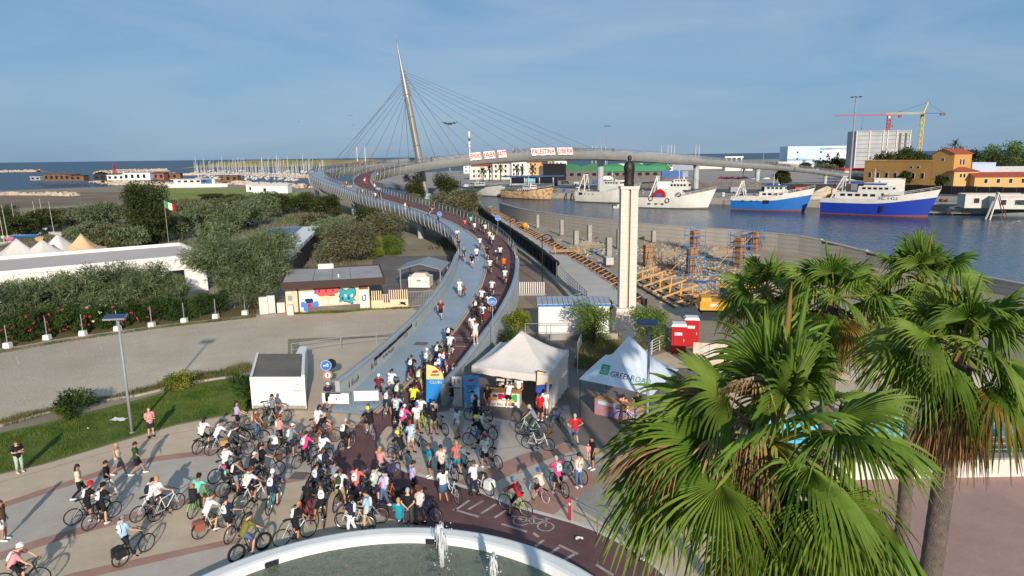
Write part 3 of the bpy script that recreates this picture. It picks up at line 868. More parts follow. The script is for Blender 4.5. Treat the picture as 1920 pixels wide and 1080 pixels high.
# ---- carport and dumpster in the yard
c0 = g(752,545)
cp = thing('carport','grey gabled carport frame sheltering a white bin trailer','canopy', c0, R_(-4))
for x in (0,4.6):
 for y in (0,5.0): MB().box((x, y, 1.2),(.1,.1,2.4)).build('post', m_grey, cp)
rf = MB()
vs = [(-.3,-.3,2.4),(2.3,-.3,3.1),(4.9,-.3,2.4),(-.3,5.3,2.4),(2.3,5.3,3.1),(4.9,5.3,2.4)]
vs += [(x, y, z + .07) for x, y, z in vs]
rf.add(vs, [(0,1,4,3),(1,2,5,4),(6,9,10,7),(7,10,11,8),(0,6,7,1),(1,7,8,2),(3,4,10,9),(4,5,11,10),(0,3,9,6),(2,8,11,5)]).build('roof', m_grey, cp, fix=True)
d0 = g(786,541)
dp = thing('bin_trailer','white open container full of rubbish under the carport','container', d0, R_(-6))
MB().box((0,.9,.75),(2.5,1.9,1.25)).build('body', m_white, dp)
MB().box((0,.9,1.5),(2.2,1.6,.5), taper=.6).build('load', m_offw, dp)
for x in (-1,1): MB().box((x, -.07,.75),(.12,.06,1.2)).build('rib', m_offw, dp)
MB().box((0,-.07,.95),(.5,.05,.2)).build('latch', m_grey, dp)
text_mesh('98',.28, m_black, dp, (.9,-.085,.8),(R_(90),0,0))
for x in (-.9,.9): MB().tube([(x, .2,.1),(x, .35,.1)], .1,8).build('caster', m_black, dp)

# ---- white stair housing on the plaza edge
w0, w1, w2 = g(473,766), g(575,766), Vector((-14.4,45.4,0))
sh = thing('stair_housing','low white walled stair housing with a grey concrete roof slab','structure', w0, ang_of(w0, w1))
sL = (w1 - w0).length
lx = -1.75
MB().prism([(0,0),(sL, 0),(sL + lx, 5.4),(lx, 5.4)], 0,1.78).build('wall', m_white, sh)
MB().prism([(.18,.18),(sL - .2,.18),(sL + lx - .2,5.3),(lx + .18,5.3)], 1.78,1.92).build('roof_slab', mat('slab_concrete',(112,104,94),.95,.2,.5), sh)
MB().prism([(sL - .18,.0),(sL + .02,0),(sL + lx + .02,5.4),(sL + lx - .18,5.4)], 1.782,2.15).build('parapet', m_white, sh)
MB().prism([(.0,-.01),(.16,-.01),(lx + .16,5.4),(lx, 5.4)], 1.783,2.0).build('parapet', m_white, sh)
MB().prism([(.17,-.01),(sL - .19,-.01),(sL - .19,.14),(.17,.14)], 1.784,2.0).build('parapet', m_white, sh)
MB().prism([(sL + lx - .9,5.45),(sL + lx, 5.45),(sL + lx - 1.0,8.6),(sL + lx - 1.5,8.6)], 0,1.5).build('ramp_wall', m_white, sh)

for c, s_ in (((sL / 2,-.012,1.6),(sL - .5,.03,.04)),((.28,-.012,.85),(.04,.03,1.46)),((sL - .28,-.012,.85),(.04,.03,1.46)),((sL / 2,-.012,.1),(sL - .1,.03,.2))): MB().box(c, s_).build('inset_frame', m_offw if s_[2] != .2 else m_conc, sh)
# ---- obelisk with a robed statue
ob = thing('monument_column','tall pale stone column with cross-shaped section on a stepped base','column',(10.1,58.9,0), R_(2))
MB().box((0,0,.9),(2.6,2.2,1.8), taper=.78).build('base', m_stone, ob)
MB().box((0,0,.35),(3.0,2.6,.7), taper=.93).build('plinth', m_stone, ob)
for sx in (-1,1):
 for k in range(22):
  z0 = 1.8 + k * .47
  MB().box((sx * .42,0, z0 + .235),(.62,.95,.462)).build('stone_block', m_stone, ob)
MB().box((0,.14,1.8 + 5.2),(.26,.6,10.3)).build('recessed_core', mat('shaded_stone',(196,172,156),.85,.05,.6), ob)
MB().box((0,0,12.22),(1.6,1.1,.25)).build('capital', m_stone, ob)
st = thing('robed_statue','dark bronze statue of a robed figure on top of the pale column','statue',(10.1,58.9,12.35),0)
st.scale = (.82,.82,1.0)
body = MB()
prof = [(.0,0),(.50,0),(.52,.15),(.46,.5),(.50,1.0),(.56,1.5),(.50,1.85),(.30,2.05),(.17,2.12),(.20,2.22),(.22,2.38),(.17,2.52),(.0,2.58)]
nn = 18
vs, fs = [], []
for i, (r, z) in enumerate(prof):
 for j in range(nn):
  a = 2 * math.pi * j / nn
  fold = 1 + (.05 * math.cos(9 * a) if .1 < z < 1.9 else 0)
  vs.append((r * fold * math.cos(a), r * fold * .72 * math.sin(a) - (.04 if z > 2.1 else 0), z))
for i in range(len(prof) - 1):
 for j in range(nn): fs.append((i * nn + j, i * nn + (j + 1) % nn, (i + 1) * nn + (j + 1) % nn, (i + 1) * nn + j))
MB().add(vs, fs).build('figure', m_bronze, st, smooth=True)
MB().tube([(.3 * math.cos(2 * math.pi * i / 20),.05,2.36 + .38 * math.sin(2 * math.pi * i / 20)) for i in range(21)], .05,6).build('halo', m_grey, st, smooth=True)
MB().tube([(-.45,-.1,1.6),(-.2,-.42,1.2),(.05,-.42,1.35)], [.15,.12,.07], 8).build('folded_arm', m_bronze, st, smooth=True)

# ---- solar street lamps
def solar_lamp(px, py, h, label, ang):
 p = g(px, py)
 t = thing('solar_street_lamp', label, 'street lamp', p, ang, 'solar street lamps on the plaza')
 MB().tube([(0,0,0),(0,0, h)], [.085,.065], 10).build('pole', m_grey, t, smooth=True)
 MB().lathe([(.16,0),(.16,.06),(.1,.12)], 12).build('foot', m_grey, t)
 M_ = Matrix.Rotation(R_(12),3,'X')
 hd = MB().box((-.12,0, h + .1),(1.1,.62,.09), M=M_).build('lamp_head', m_grey, t)
 MB().box((-.12,-.01, h + .16),(1.02,.54,.02), M=M_).build('solar_panel', MATS['solar_cells'], hd)
 MB().box((0,0, h + .0),(.2,.2,.12)).build('bracket', m_dark, t)
solar_lamp(248,813,6.6,'tall grey solar street lamp at the edge of the lawn', R_(8))
solar_lamp(1212,835,6.5,'grey solar street lamp standing by the blue-white tent', R_(-5))

# ---- traffic signs
def round_sign(p, h, label, ang, second=False, m=None, r=.33, cat='sign'):
 t = thing('traffic_sign', label, cat, p, ang, 'round blue traffic signs')
 MB().tube([(0,0,0),(0,0, h + r)], .03,6).build('pole', m_grey, t)
 d = MB().tube([(0,-.045, h),(0,-.065, h)], r, 20).build('disc', m_offw, t)
 MB().tube([(0,-.066, h),(0,-.07, h)], r * .92,20).build('blue_face', mat('sign_blue',(28,112,196),.45,0,1), d)
 s_ = MB()
 if second:
  s_.box((-.04,-.075, h),(.28,.008,.09)).box((.08,-.075, h + .02),(.12,.008,.2))
 else:
  for x in (-.11,.11):
   B_, A_ = ringpts((x, 0),.075,.03,12)
   s_.strip([(q[0], -.075, h - .06 + q[1]) for q in A_], [(q[0], -.075, h - .06 + q[1]) for q in B_])
  s_.bar((-.11,-.075, h - .06),(0,-.075, h + .1),.03,.006).bar((0,-.075, h + .1),(.11,-.075, h - .06),.03,.006)
 s_.build('sign_symbol', m_offw, d)
 return t
sg = round_sign(g(616,752),2.35,'round blue and white signs on a bent pole beside the sandy yard', R_(10), True)
MB().tube([(.3,.08,2.4),(.3,.1,2.4)], .32,20).build('disc_back', m_black, sg)
d2 = MB().tube([(.06,-.05,1.72),(.06,-.075,1.72)], .27,20).build('lower_disc', m_offw, sg)
B_, A_ = ringpts((.06,0),.2,.05,20)
MB().strip([(q[0], -.08,1.72 + q[1]) for q in A_], [(q[0], -.08,1.72 + q[1]) for q in B_]).build('red_ring', m_redp, d2)
MB().box((.06,-.08,1.72),(.05,.006,.2)).build('sign_symbol', m_black, d2)

# ---- barriers with white panels at the foot of the walkway
def barrier(px, py, label, ang, w=1.7, h=1.1, text=False):
 p = g(px, py)
 t = thing('panel_barrier', label, 'barrier', p, ang, 'white panel barriers by the ramp')
 MB().tube([(-w / 2,0,.02),(-w / 2,0, h),(w / 2,0, h),(w / 2,0,.02)], .025,6).build('tube_frame', m_grey, t)
 MB().box((0,-.03, h * .66),(w - .1,.03, h * .6)).build('panel', m_white, t)
 for x in (-w / 2, w / 2): MB().box((x, 0,.03),(.06,.5,.05)).build('foot', m_grey, t)
 if text:
  MB().box((-.1,-.05, h * .95),(w * .5,.01,.07)).build('lettering_bar', m_black, t)
  for x, c in ((.05, m_black),(.22, mat('sign_cyan',(60,160,190),.6,0,1))): MB().box((x, -.05, h * .62),(.05,.01,.13)).build('mark', c, t)
barrier(631,768,'white panel barrier with dark lettering beside the volunteer in navy', R_(-4),1.75,1.1, True)
barrier(688,762,'plain white panel barrier across the blue walkway', R_(2),1.6,1.05)

# ---- the cream market tent
def tent(name, label, corners, eave, peak, m, wallsides, hang=.35, legs=True, n=10, legm=None):
 c = sum((Vector((q[0], q[1], 0)) for q in corners), Vector()) / 4
 t = thing(name, label, 'tent',(c.x, c.y, 0))
 K = [Vector((q[0], q[1], 0)) - c for q in corners]
 roof = MB()
 for i in range(4):
  A, B = K[i], K[(i + 1) % 4]
  rows = []
  for r in range(n + 1):
   f = r / n
   row = []
   for k in range(n + 1):
    e = A.lerp(B, k / n)
    pos = e * (1 - f)
    z = eave + (peak - eave) * (f ** 1.45) + .05 * math.sin(math.pi * k / n) * (1 - f) * (-1 if hang else 1)
    row.append((pos.x, pos.y, z))
   rows.append(row)
  for r in range(n):
   roof.strip(rows[r], rows[r + 1])
 ro = roof.build('canopy', m, t, smooth=True, fix=True)
 if hang:
  for i in range(4):
   A, B = K[i], K[(i + 1) % 4]
   q = MB()
   nn_ = 14
   up_ = [A.lerp(B, k / nn_) * 1.004 + Vector((0,0, eave - .05 * math.sin(math.pi * k / nn_))) for k in range(nn_ + 1)]
   lo_ = [p * 1.008 + Vector((0,0,-hang - .03 * math.sin(k * 2.1))) for k, p in enumerate(up_)]
   q.strip(up_, lo_).build('valance', m, t, smooth=True)
 for i in wallsides:
  A, B = K[i], K[(i + 1) % 4]
  q = MB()
  nn_ = 22
  nrm = Vector(((B - A).y, -(B - A).x, 0)).normalized()
  rows = []
  for zz in range(9):
   z = eave - .1 - (eave - .12) * zz / 8
   rows.append([A.lerp(B, k / nn_) * .99 + nrm * (.05 * math.sin(k * 1.9 + .25 * zz) * (zz / 8) + .02 * math.sin(k * 3.1)) + Vector((0,0, z)) for k in range(nn_ + 1)])
  for r in range(8): q.strip(rows[r], rows[r + 1])
  q.build('side_wall', m, t, smooth=True, fix=True)
 if legs:
  for A in K:
   q = A * .97
   MB().box((q.x, q.y, eave / 2),(.05,.05, eave)).build('leg', legm or m_grey, t)
   MB().box((q.x, q.y, .02),(.3,.3,.03)).build('foot_plate', m_grey, t)
 return t
m_tent = mat('cream_canvas',(232,222,211),.85,.07,1.2,.5, transl=.18, bscale=2.2)
m_tentw = mat('white_canvas',(222,230,236),.8,.05,.9,.4, transl=.15, bscale=2)
tc0, tc1, tc2 = g(885,685,2.5), g(1027,704,2.5), g(1066,656,2.5)
tnt = tent('market_tent','cream pop-up tent with side walls beside the ramp', [tc0, tc1, tc2, tc0 + (tc2 - tc1)], 2.5,4.25, m_tent, [1,2], hang=.45)
gc0, gc1, gc2 = g(1085,713,2.35), g(1222,744,2.35), g(1268,700,2.35)
tw = tent('company_tent','white pop-up tent printed with a green square and lettering', [gc0, gc1, gc2 + Vector((.3,.6,0)), gc0 + (gc2 - gc1) + Vector((0,1.0,0))], 2.4,4.75, m_tentw, [], hang=0, legm=mat('tent_green',(20,90,62),.5,0,1))
m_txt = mat('print_black',(34,38,40),.7,0,1); m_txg = mat('print_green',(52,160,110),.7,0,1)
cA, cB = Vector(gc0), Vector(gc1)
tcx = sum((Vector((q[0], q[1], 0)) for q in (gc0, gc1, gc2 + Vector((.3,.6,0)), gc0 + (gc2 - gc1) + Vector((0,1.0,0)))), Vector()) / 4
ea = (cB - cA); ea.z = 0; eL = ea.length; ea.normalize()
mid = (Vector((cA.x, cA.y, 0)) + Vector((cB.x, cB.y, 0))) / 2
inw = Vector((tcx.x, tcx.y, 0)) - mid
inw = inw - ea * inw.dot(ea); run = inw.length; inw.normalize()
def slope_pt(u, f, lift=.03):
 """u across the eave from its middle, f up the slope"""
 z = 2.4 + 2.35 * (f ** 1.45) + .0 * u
 A_, B_ = Vector((cA.x, cA.y, 0)), Vector((cB.x, cB.y, 0))
 e = mid + ea * u
 pk = Vector((tcx.x, tcx.y, 0))
 p = pk + (mid + ea * (u / max(1 - f, .2)) - pk) * (1 - f)
 return Vector((p.x, p.y, z)) + (-inw * .4 + Vector((0,0,.9))) * lift
def curve_onto(o, u0, f0, sc):
 me = o.data
 for v in me.vertices:
  q = slope_pt(u0 + v.co.x * sc, f0 + v.co.y * sc / 2.75,.035 + v.co.z)
  v.co = q - Vector((tcx.x, tcx.y, 0))
 me.update()
def slope_text(txt, u0, f0, size, m):
 o = text_mesh(txt, size, m, tw, (0,0,0),(0,0,0), align='LEFT', ext=0.0)
 curve_onto(o, u0, f0,1.0)
 return o
slope_text('GREEN',-.52,.30,.44, m_txt); slope_text('ROAD',.78,.30,.44, m_txg)
lg = MB()
n_ = 6
for i in range(n_):
 lg.strip([(k * .55 / 5, i * .55 / n_, 0) for k in range(6)], [(k * .55 / 5,(i + 1) * .55 / n_, 0) for k in range(6)])
lgo = lg.build('logo_square', m_txg, tw); curve_onto(lgo, -1.2,.26,1.0)
lg2 = MB()
for cx, cy in ((.16,.18),(.39,.18),(.28,.36)):
 lg2.strip(*[[(q[0], q[1], .012) for q in S_] for S_ in ringpts((cx, cy),.07,.035,12)])
lgo2 = lg2.build('logo_loops', m_offw, lgo); curve_onto(lgo2,-1.2,.26,1.0)

# ---- information desk under the cream tent
b0, b1 = g(912,761), g(974,765)
ds = thing('information_desk','wooden-topped desk with a colourful printed white front','table', b0, ang_of(b0, b1))
dL = (b1 - b0).length
MB().box((dL / 2,.35,.92),(dL + .1,.8,.05)).build('top', m_wood, ds)
MB().box((dL / 2,.0,.46),(dL, .04,.88)).build('front_panel', m_white, ds)
for x in (.03, dL - .03): MB().box((x, .36,.45),(.04,.66,.88)).build('side_panel', m_offw, ds)
m_pb, m_po, m_pg = mat('print_blue',(30,70,160),.7,0,1), mat('print_amber',(214,160,62),.7,0,1), mat('print_leaf',(48,168,72),.7,0,1)
splat(14, dL * .22,.62,.55,.42, m_po, 41,-.025,'print_patch',.3, ds); splat(10, dL * .28,.7,.3,.22, m_pb, 42,-.028,'print_patch',.3, ds)
splat(12, dL * .5,.62,.6,.45, m_gr, 43,-.025,'print_patch',.35, ds); splat(8, dL * .55,.5,.3,.15, m_gw, 47,-.029,'print_patch',.35, ds); splat(12, dL * .85,.62,.36,.5, m_pg, 44,-.025,'print_patch',.2, ds); splat(12, dL * .74,.45,.5,.14, m_po, 45,-.027,'print_patch',.3, ds)
text_mesh('art Bike & Run',.24, m_txt, ds, (dL / 2,-.03,.16),(R_(90),0,0))
for i, (x, y, c, s_) in enumerate([(.3,.3, m_pb, (.22,.16,.02)),(dL * .6,.4, m_yel, (.3,.22,.18)),(dL * .8,.45, m_woodd, (.35,.2,.12))]):
 tag(MB().box((0,0, s_[2] / 2), s_).build(['leaflet','yellow_box','wooden_tray'][i], c, None, loc=ds.matrix_basis @ Vector((x, y, .948)), rz=ds.rotation_euler.z), ['small blue leaflet on the desk under the cream tent','bright yellow carton on the desk under the cream tent','brown tray at the right end of the desk'][i], ['leaflet','carton','tray'][i])
for i, (x, y, w, h, lab) in enumerate([(.55,1.6,.5,1.7,'white display rack at the back left of the cream tent'),(1.15,1.8,.5,1.7,'white display rack with dark rows behind the desk')]):
 p = ds.matrix_basis @ Vector((x, y, 0))
 t = thing('display_rack', lab, 'rack', p, ds.rotation_euler.z, 'display racks in the cream tent')
 MB().box((0,0, h / 2),(w, .1, h)).build('board', m_offw, t)
 for k in range(6): MB().box((0,-.08,.35 + k * .24),(w - .08,.06,.06)).build('row', m_dark, t)

# ---- feather flags and roll-up banner
def feather(px, py, h, w, ang, label, top, bot, txt, lean=.0):
 p = g(px, py)
 t = thing('feather_flag', label, 'flag', p, ang, 'feather flags of the event')
 n = 20
 L_, R2 = [], []
 for i in range(n + 1):
  f = i / n
  z = .25 + (h - .25) * f
  if f < .6: ww = w * (.45 + .55 * f / .6)
  else: ww = w * math.sqrt(max(0,1 - ((f - .6) / .4) ** 2.2))
  off = lean * f
  L_.append((off, .03 * math.sin(f * 5), z)); R2.append((off + max(ww, .02),.05 * math.sin(f * 5 + 1), z))
 k = int(n * .68)
 MB().strip(L_[:k + 1], R2[:k + 1]).build('cloth', bot, t, smooth=True)
 MB().strip(L_[k:], R2[k:]).build('cloth_top', top, t, smooth=True)
 MB().tube([(x - .02, y, z) for x, y, z in L_] + [R2[-1], R2[-2], R2[-4]], .035,6).build('pole', m_dark, t)
 MB().box((0,0,.04),(.5,.5,.06)).build('foot', m_dark, t)
 if txt: text_mesh(txt, .26, m_offw, t, (w * .55 + lean * .6,-.06, h * .62),(R_(90),0,0))
 zc = h * .84
 splat(9, w * .5 + lean * .85, zc, .38,.16, m_gr, 61,-.07,'print_patch',.4, t)
 MB().box((w * .5 + lean * .8,-.07, zc - .2),(.5,.008,.07)).build('print_line', m_txt, t)
m_fcy = mat('flag_cyan',(36,130,196),.7,.12,.8); m_fye = mat('flag_sand',(226,196,130),.7,.05,1); m_fnv = mat('flag_navy',(48,74,150),.7,.15,.8)
feather(799,772,3.0,1.05, R_(0),'cyan feather flag with a sand-coloured top by the ramp end', m_fye, m_fcy, 'CLUBS',.12)
feather(1003,778,2.7,.95, R_(12),'navy feather flag with a sand-coloured top beside the cream tent', m_fye, m_fnv, '',.15)
p = g(885,768)
t = thing('roll_up_banner','light blue roll-up banner with dark lettering left of the desk','banner', p, R_(-3))
MB().box((0,0,1.1),(.95,.03,2.1)).build('sheet', mat('banner_blue',(96,160,214),.7,.1,.6), t)
MB().box((0,0,.04),(.98,.22,.08)).build('cassette', m_grey, t)
splat(9,0,1.85,.5,.16, m_gr, 63,-.025,'print_patch',.4, t)
splat(7,.2,1.9,.12,.1, m_pg, 64,-.028,'print_patch',.2, t)
text_mesh('Da ponte\na ponte',.15, m_gn, t, (0,-.03,1.42),(R_(90),0,0))
MB().box((0,-.025,1.1),(.5,.006,.03)).build('print_line', m_gn, t)
MB().add([(-.44,-.025,.15),(-.28,-.025,.15),(-.38,-.025,.62)], [(0,1,2)]).build('printed_sail', m_offw, t)
p = g(858,762)
t = thing('information_totem','narrow white information panel standing by the grey parapet','sign', p, R_(-8))
MB().box((0,0,.95),(.62,.08,1.9)).build('board', m_offw, t)
MB().box((-.12,-.05,1.6),(.05,.01,.35)).build('mark', m_txt, t); splat(8,.12,1.62,.22,.3, m_grey, 65,-.05,'print_patch',.3, t); MB().box((0,-.05,1.2),(.45,.01,.05)).build('mark', m_txt, t)

# ---- counter under the white tent
q0, q1 = g(1113,778), g(1205,800)
q0, q1 = g(1115,776), g(1206,796)
ct = thing('tent_counter','long counter with a printed sunset front under the white tent','table', q0, ang_of(q0, q1))
cL = (q1 - q0).length
MB().box((cL / 2,.3,.95),(cL, .65,.05)).build('top', m_wood, ct)
m_pr = mat('printed_sunset',(196,120,70),.7,0,1.3, col2=(150,140,180), thr=(.4,.62))
MB().box((cL / 2,0,.47),(cL, .04,.92)).build('front', m_pr, ct)
MB().box((cL * .32,-.025,.78),(cL * .5,.01,.2)).build('print_line', mat('print_pale',(190,205,225),.7,0,1), ct)
for x in (.05, cL - .05): MB().box((x, .5,.45),(.05,.05,.9)).build('leg', m_grey, ct)

# ---- site hut, toilets and greenery edge right of the bridge
s0, s1 = g(1010,632), g(1078,634)
hutw = thing('site_hut','white site cabin with a ribbed grey roof and blue eaves','cabin', s0, R_(-1))
MB().box((2.95,1.2,1.35),(5.9,2.4,2.6)).build('wall', m_white, hutw)
MB().box((2.95,1.2,2.72),(6.1,2.6,.16)).build('eaves', mat('eave_blue',(40,110,190),.5,.05,1), hutw)
rfm = mat('ribbed_roof',(176,178,178),.5,.12,1, metal=.3)
for k in range(14): MB().box((.1 + k * .44,1.25,2.86),(.4,2.7,.1), M=Matrix.Rotation(R_(2),3,'X')).build('roof_sheet', rfm, hutw)
for x in (.04,5.86): MB().box((x, -.01,1.35),(.1,.06,2.6)).build('corner_post', m_offw, hutw)
MB().box((1.9,-.02,2.62),(.2,.06,.14)).build('lamp', m_white, hutw)
wl0 = MB().box((3.2,-.9,.25),(6.6,.25,.5)).build('concrete_barrier', m_conc, None, loc=s0)
tag(wl0,'low whitish concrete barrier in front of the white site cabin','barrier')
for i, (px, py, lab) in enumerate([(1272,664,'red portable toilet with a white roof, nearer of two'),(1296,650,'red portable toilet half hidden behind the nearer red one')]):
 p = g(px, py)
 t = thing('portable_toilet', lab, 'toilet', p, R_(-10),'red portable toilets')
 MB().box((0,.55,1.1),(1.1,1.1,2.1)).build('cabin', m_redp, t)
 MB().box((0,.55,2.24),(1.2,1.2,.18), taper=.8).build('roof', m_white, t)
 MB().box((0,-.02,1.1),(.8,.04,1.9)).build('door', m_redp, t)
 MB().box((-.05,-.05,1.6),(.55,.02,.22)).build('sign_plate', m_white, t)
 MB().box((.36,-.06,1.1),(.05,.06,.2)).build('handle', m_offw, t)
p0, p1 = g(1298,690), g(1350,690)
hd = thing('white_hoarding','stained white hoarding panels beside the red toilets','fence', p0, R_(-14))
for k in range(6): MB().box((.55 + k * 1.1,0,.95),(1.07,.06,1.9)).build('panel', mat('stained_white',(214,206,196),.8,.15,1.2, col2=(186,160,130)), hd)
def railing(P, h, label, posts=1.5, bars=3, m=None, name='railing', z0=0.0):
 P = [Vector((p[0], p[1], z0 if len(p) < 3 else p[2])) for p in P]
 t = thing(name, label, 'railing', P[0])
 Q = [p - P[0] for p in P]
 for k in range(bars):
  z = h * (1 - k / bars)
  MB().tube([q + Vector((0,0, z)) for q in Q], .022 if k else .03,5).build('rail', m or m_grey, t)
 pm = MB().box((0,0, h / 2),(.05,.05, h)).mesh('post', m or m_grey)
 for a_, b_ in zip(Q[:-1], Q[1:]):
  n_ = max(1, int((b_ - a_).length / posts))
  for k in range(n_ + 1): inst('post', pm, t, a_.lerp(b_, k / n_))
 return t
railing([g(1083,700), g(1083,668), g(1090,650)], 1.1,'short white railing at the top of the steps behind the tents',1.0,5, m_offw)
railing([g(1205,700), g(1222,665), g(1250,650)], 1.1,'white railing beside the shrub behind the white tent',1.0,5, m_offw)
railing([g(985,640), g(1080,640)], 1.5,'thin grey wire fence in front of the site cabin',2.0,2)
railing([g(548,668), g(640,655), g(770,640)], 1.0,'long low grey railing along the sandy yard',2.5,2)
railing([g(1072,978), g(1120,1004), g(1180,1040)], 1.0,'grey railing beside the red cycle path under the palm',1.4,2)
p = g(1068,975)
bl = thing('red_bollard','slim red bollard at the edge of the cycle path','bollard', p)
MB().lathe([(.0,0),(.07,0),(.06,.9),(.05,.98),(.0,1.0)], 10).build('post', mat('bollard_red',(214,50,66),.5,.05,1), bl, smooth=True)
MB().lathe([(.064,.7),(.066,.7),(.065,.8),(.063,.8)], 10).build('reflective_band', m_offw, bl)

# ---- blue painted basin and low wall at the right edge
lwall = thing('terrace_wall','long low whitish terrace wall with a metal rail','wall',(14.5,29.6,0), R_(1))
MB().box((11,0,.45),(24,.4,.9)).build('wall', m_offw, lwall)
MB().box((11,0,.95),(24.1,.55,.1)).build('coping', m_conc, lwall)
for z in (1.3,1.6,1.9): MB().tube([(-1,0, z),(23,0, z)], .025,6).build('rail', m_grey, lwall)
pm = MB().box((0,0,1.45),(.06,.06,.95)).mesh('post', m_grey)
for k in range(16): inst('post', pm, lwall, (-.6 + k * 1.55,0,0))
m_mur = mat('mural_blue',(96,186,214),.7,.0,.35, col2=(38,120,176), thr=(.42,.58), world_co=True)
mw_ = thing('mural_wall','low wall painted in shades of blue behind the terrace rail','wall',(13.5,33.5,0), R_(3))
MB().box((12,0,.7),(26,.3,1.4)).build('wall', m_mur, mw_)
MB().box((12,.05,1.46),(26.1,.5,.12)).build('coping', m_conc, mw_)
for k in range(7):
 rr = random.Random(k)
 MB().tube([(2 + k * 3.2 + .5 * math.sin(z * 5 + k),-.17,.05 + z) for z in np.linspace(0,1.3,8)], .05,5).build('painted_rope', mat('rope_ochre',(176,160,96),.8,.3,6), mw_)
rw2 = thing('ramp_wall','curved pale grey concrete ramp wall behind the palms','wall',(16,42,0), R_(-6))
rp_ = [Vector((0,3.5,0)), Vector((6,2.5,0)), Vector((12,1,0)), Vector((20,0,0)), Vector((32,0,0))]
rs_ = spline(rp_, 1); rf_ = frames(rs_)
q = MB()
hgt = [.6 + 2.3 * i / (len(rs_) - 1) for i in range(len(rs_))]
q.strip([p_ - n_ * -.15 for p_, n_ in zip(rs_, rf_)], [p_ - n_ * -.15 + Vector((0,0, h_)) for p_, n_, h_ in zip(rs_, rf_, hgt)])
q.strip([p_ - n_ * -.15 + Vector((0,0, h_)) for p_, n_, h_ in zip(rs_, rf_, hgt)], [p_ - n_ * .15 + Vector((0,0, h_)) for p_, n_, h_ in zip(rs_, rf_, hgt)])
q.build('wall', m_conc, rw2, fix=True)
sheet('ramp_floor', [(14,34.5),(44,34),(44,42),(30,43.5),(16,46)], 0.03, m_sandy)

# ---- the fountain
FC = Vector((-4.35,15.85,0))
fo = thing('fountain','round white-rimmed fountain basin with green water','fountain', FC)
MB().lathe([(9.16,0),(9.16,.42),(9.11,.5),(9.0,.53),(8.62,.53),(8.48,.5),(8.3,.33),(8.25,0)], 160).build('rim', mat('fountain_white',(232,230,222),.6,.07,.8), fo, smooth=False)
m_fw = water_mat('fountain_water',(0.125,0.15,0.08,1),2.6,1.0,0.05,0.35, gloss=0.17)
MB().lathe([(8.29,.3),(0.01,.3)], 96).build('water', m_fw, fo)
for a in (R_(82), R_(124)):
 MB().box((8.2 * math.cos(a),8.2 * math.sin(a),.43),(.02 + .45,.1,.14), rz=a + R_(90)).build('drain_grate', m_dark, fo)
m_jet = mat('white_water',(236,240,240),.3,.02,3, transl=.4)
for px, py, h in ((829,1062,1.75),(926,1100,1.3)):
 p = g(px, py, .3)
 rr = random.Random(px)
 q = MB()
 for s_ in range(26):
  a = rr.uniform(0,6.28); r0 = rr.uniform(0,.06); hh = h * rr.uniform(.55,1.0); out = rr.uniform(.01,.2)
  pts = []
  for k in range(7):
   f = k / 6
   z = hh * (1 - (1 - min(1, f * 1.5)) ** 2) if f < .67 else hh * (1 - ((f - .67) / .33) ** 2 * rr.uniform(.3,.6))
   rad_ = r0 + out * f ** 2
   pts.append((rad_ * math.cos(a), rad_ * math.sin(a), max(.01, z)))
  q.tube(pts, [.05,.045,.045,.05,.05,.035,.01], 5)
 for s_ in range(60):
  a, rad_ = rr.uniform(0,6.28), rr.uniform(.05,.45)
  q.ball((rad_ * math.cos(a), rad_ * math.sin(a), h * rr.uniform(.05,.95)), rr.uniform(.012,.03),5,4)
 o = q.build('water_jet', m_jet, None, smooth=True, loc=p)
 tag(o, 'tall white water jet left in the fountain' if h > 1.7 else 'short white water jet right in the fountain','water jet','water jets in the fountain')
# ------------------------------------------------------------------ the building works by the river
sz = -1.5
def gs(x, y, z=-.88): return g(x, y, z)
for i, (px, py, h, w) in enumerate([(1008,428,3.0,.6),(1053,442,3.2,.65),(1105,455,3.3,.7),(1160,466,3.3,.7),(1080,462,2.8,.8),(1141,486,3.4,.8),(1225,455,2.2,.7)]):
 p = gs(px, py)
 t = thing('concrete_pillar', ['thin bare concrete pillar farthest along the promenade works','bare concrete pillar second from the far end by the river wall','bare concrete pillar near the river wall, third from the far end','bare concrete pillar just left of the tall stone column','stout bare concrete pillar beside the timber platform','bare concrete pillar beside the caged tank','short bare concrete pillar just right of the stone column'][i], 'pillar', p, R_(12),'bare concrete pillars on the building site')
 MB().box((0,0, h / 2),(w, w, h)).build('shaft', m_conc, t)
 MB().box((0,0,.08),(w + .5, w + .5,.16)).build('footing', m_concd, t)
m_scaf = mat('scaffold_blue',(84,128,176),.5,.1,2)
m_shut = mat('shuttering',(164,120,82),.85,.25,.9)
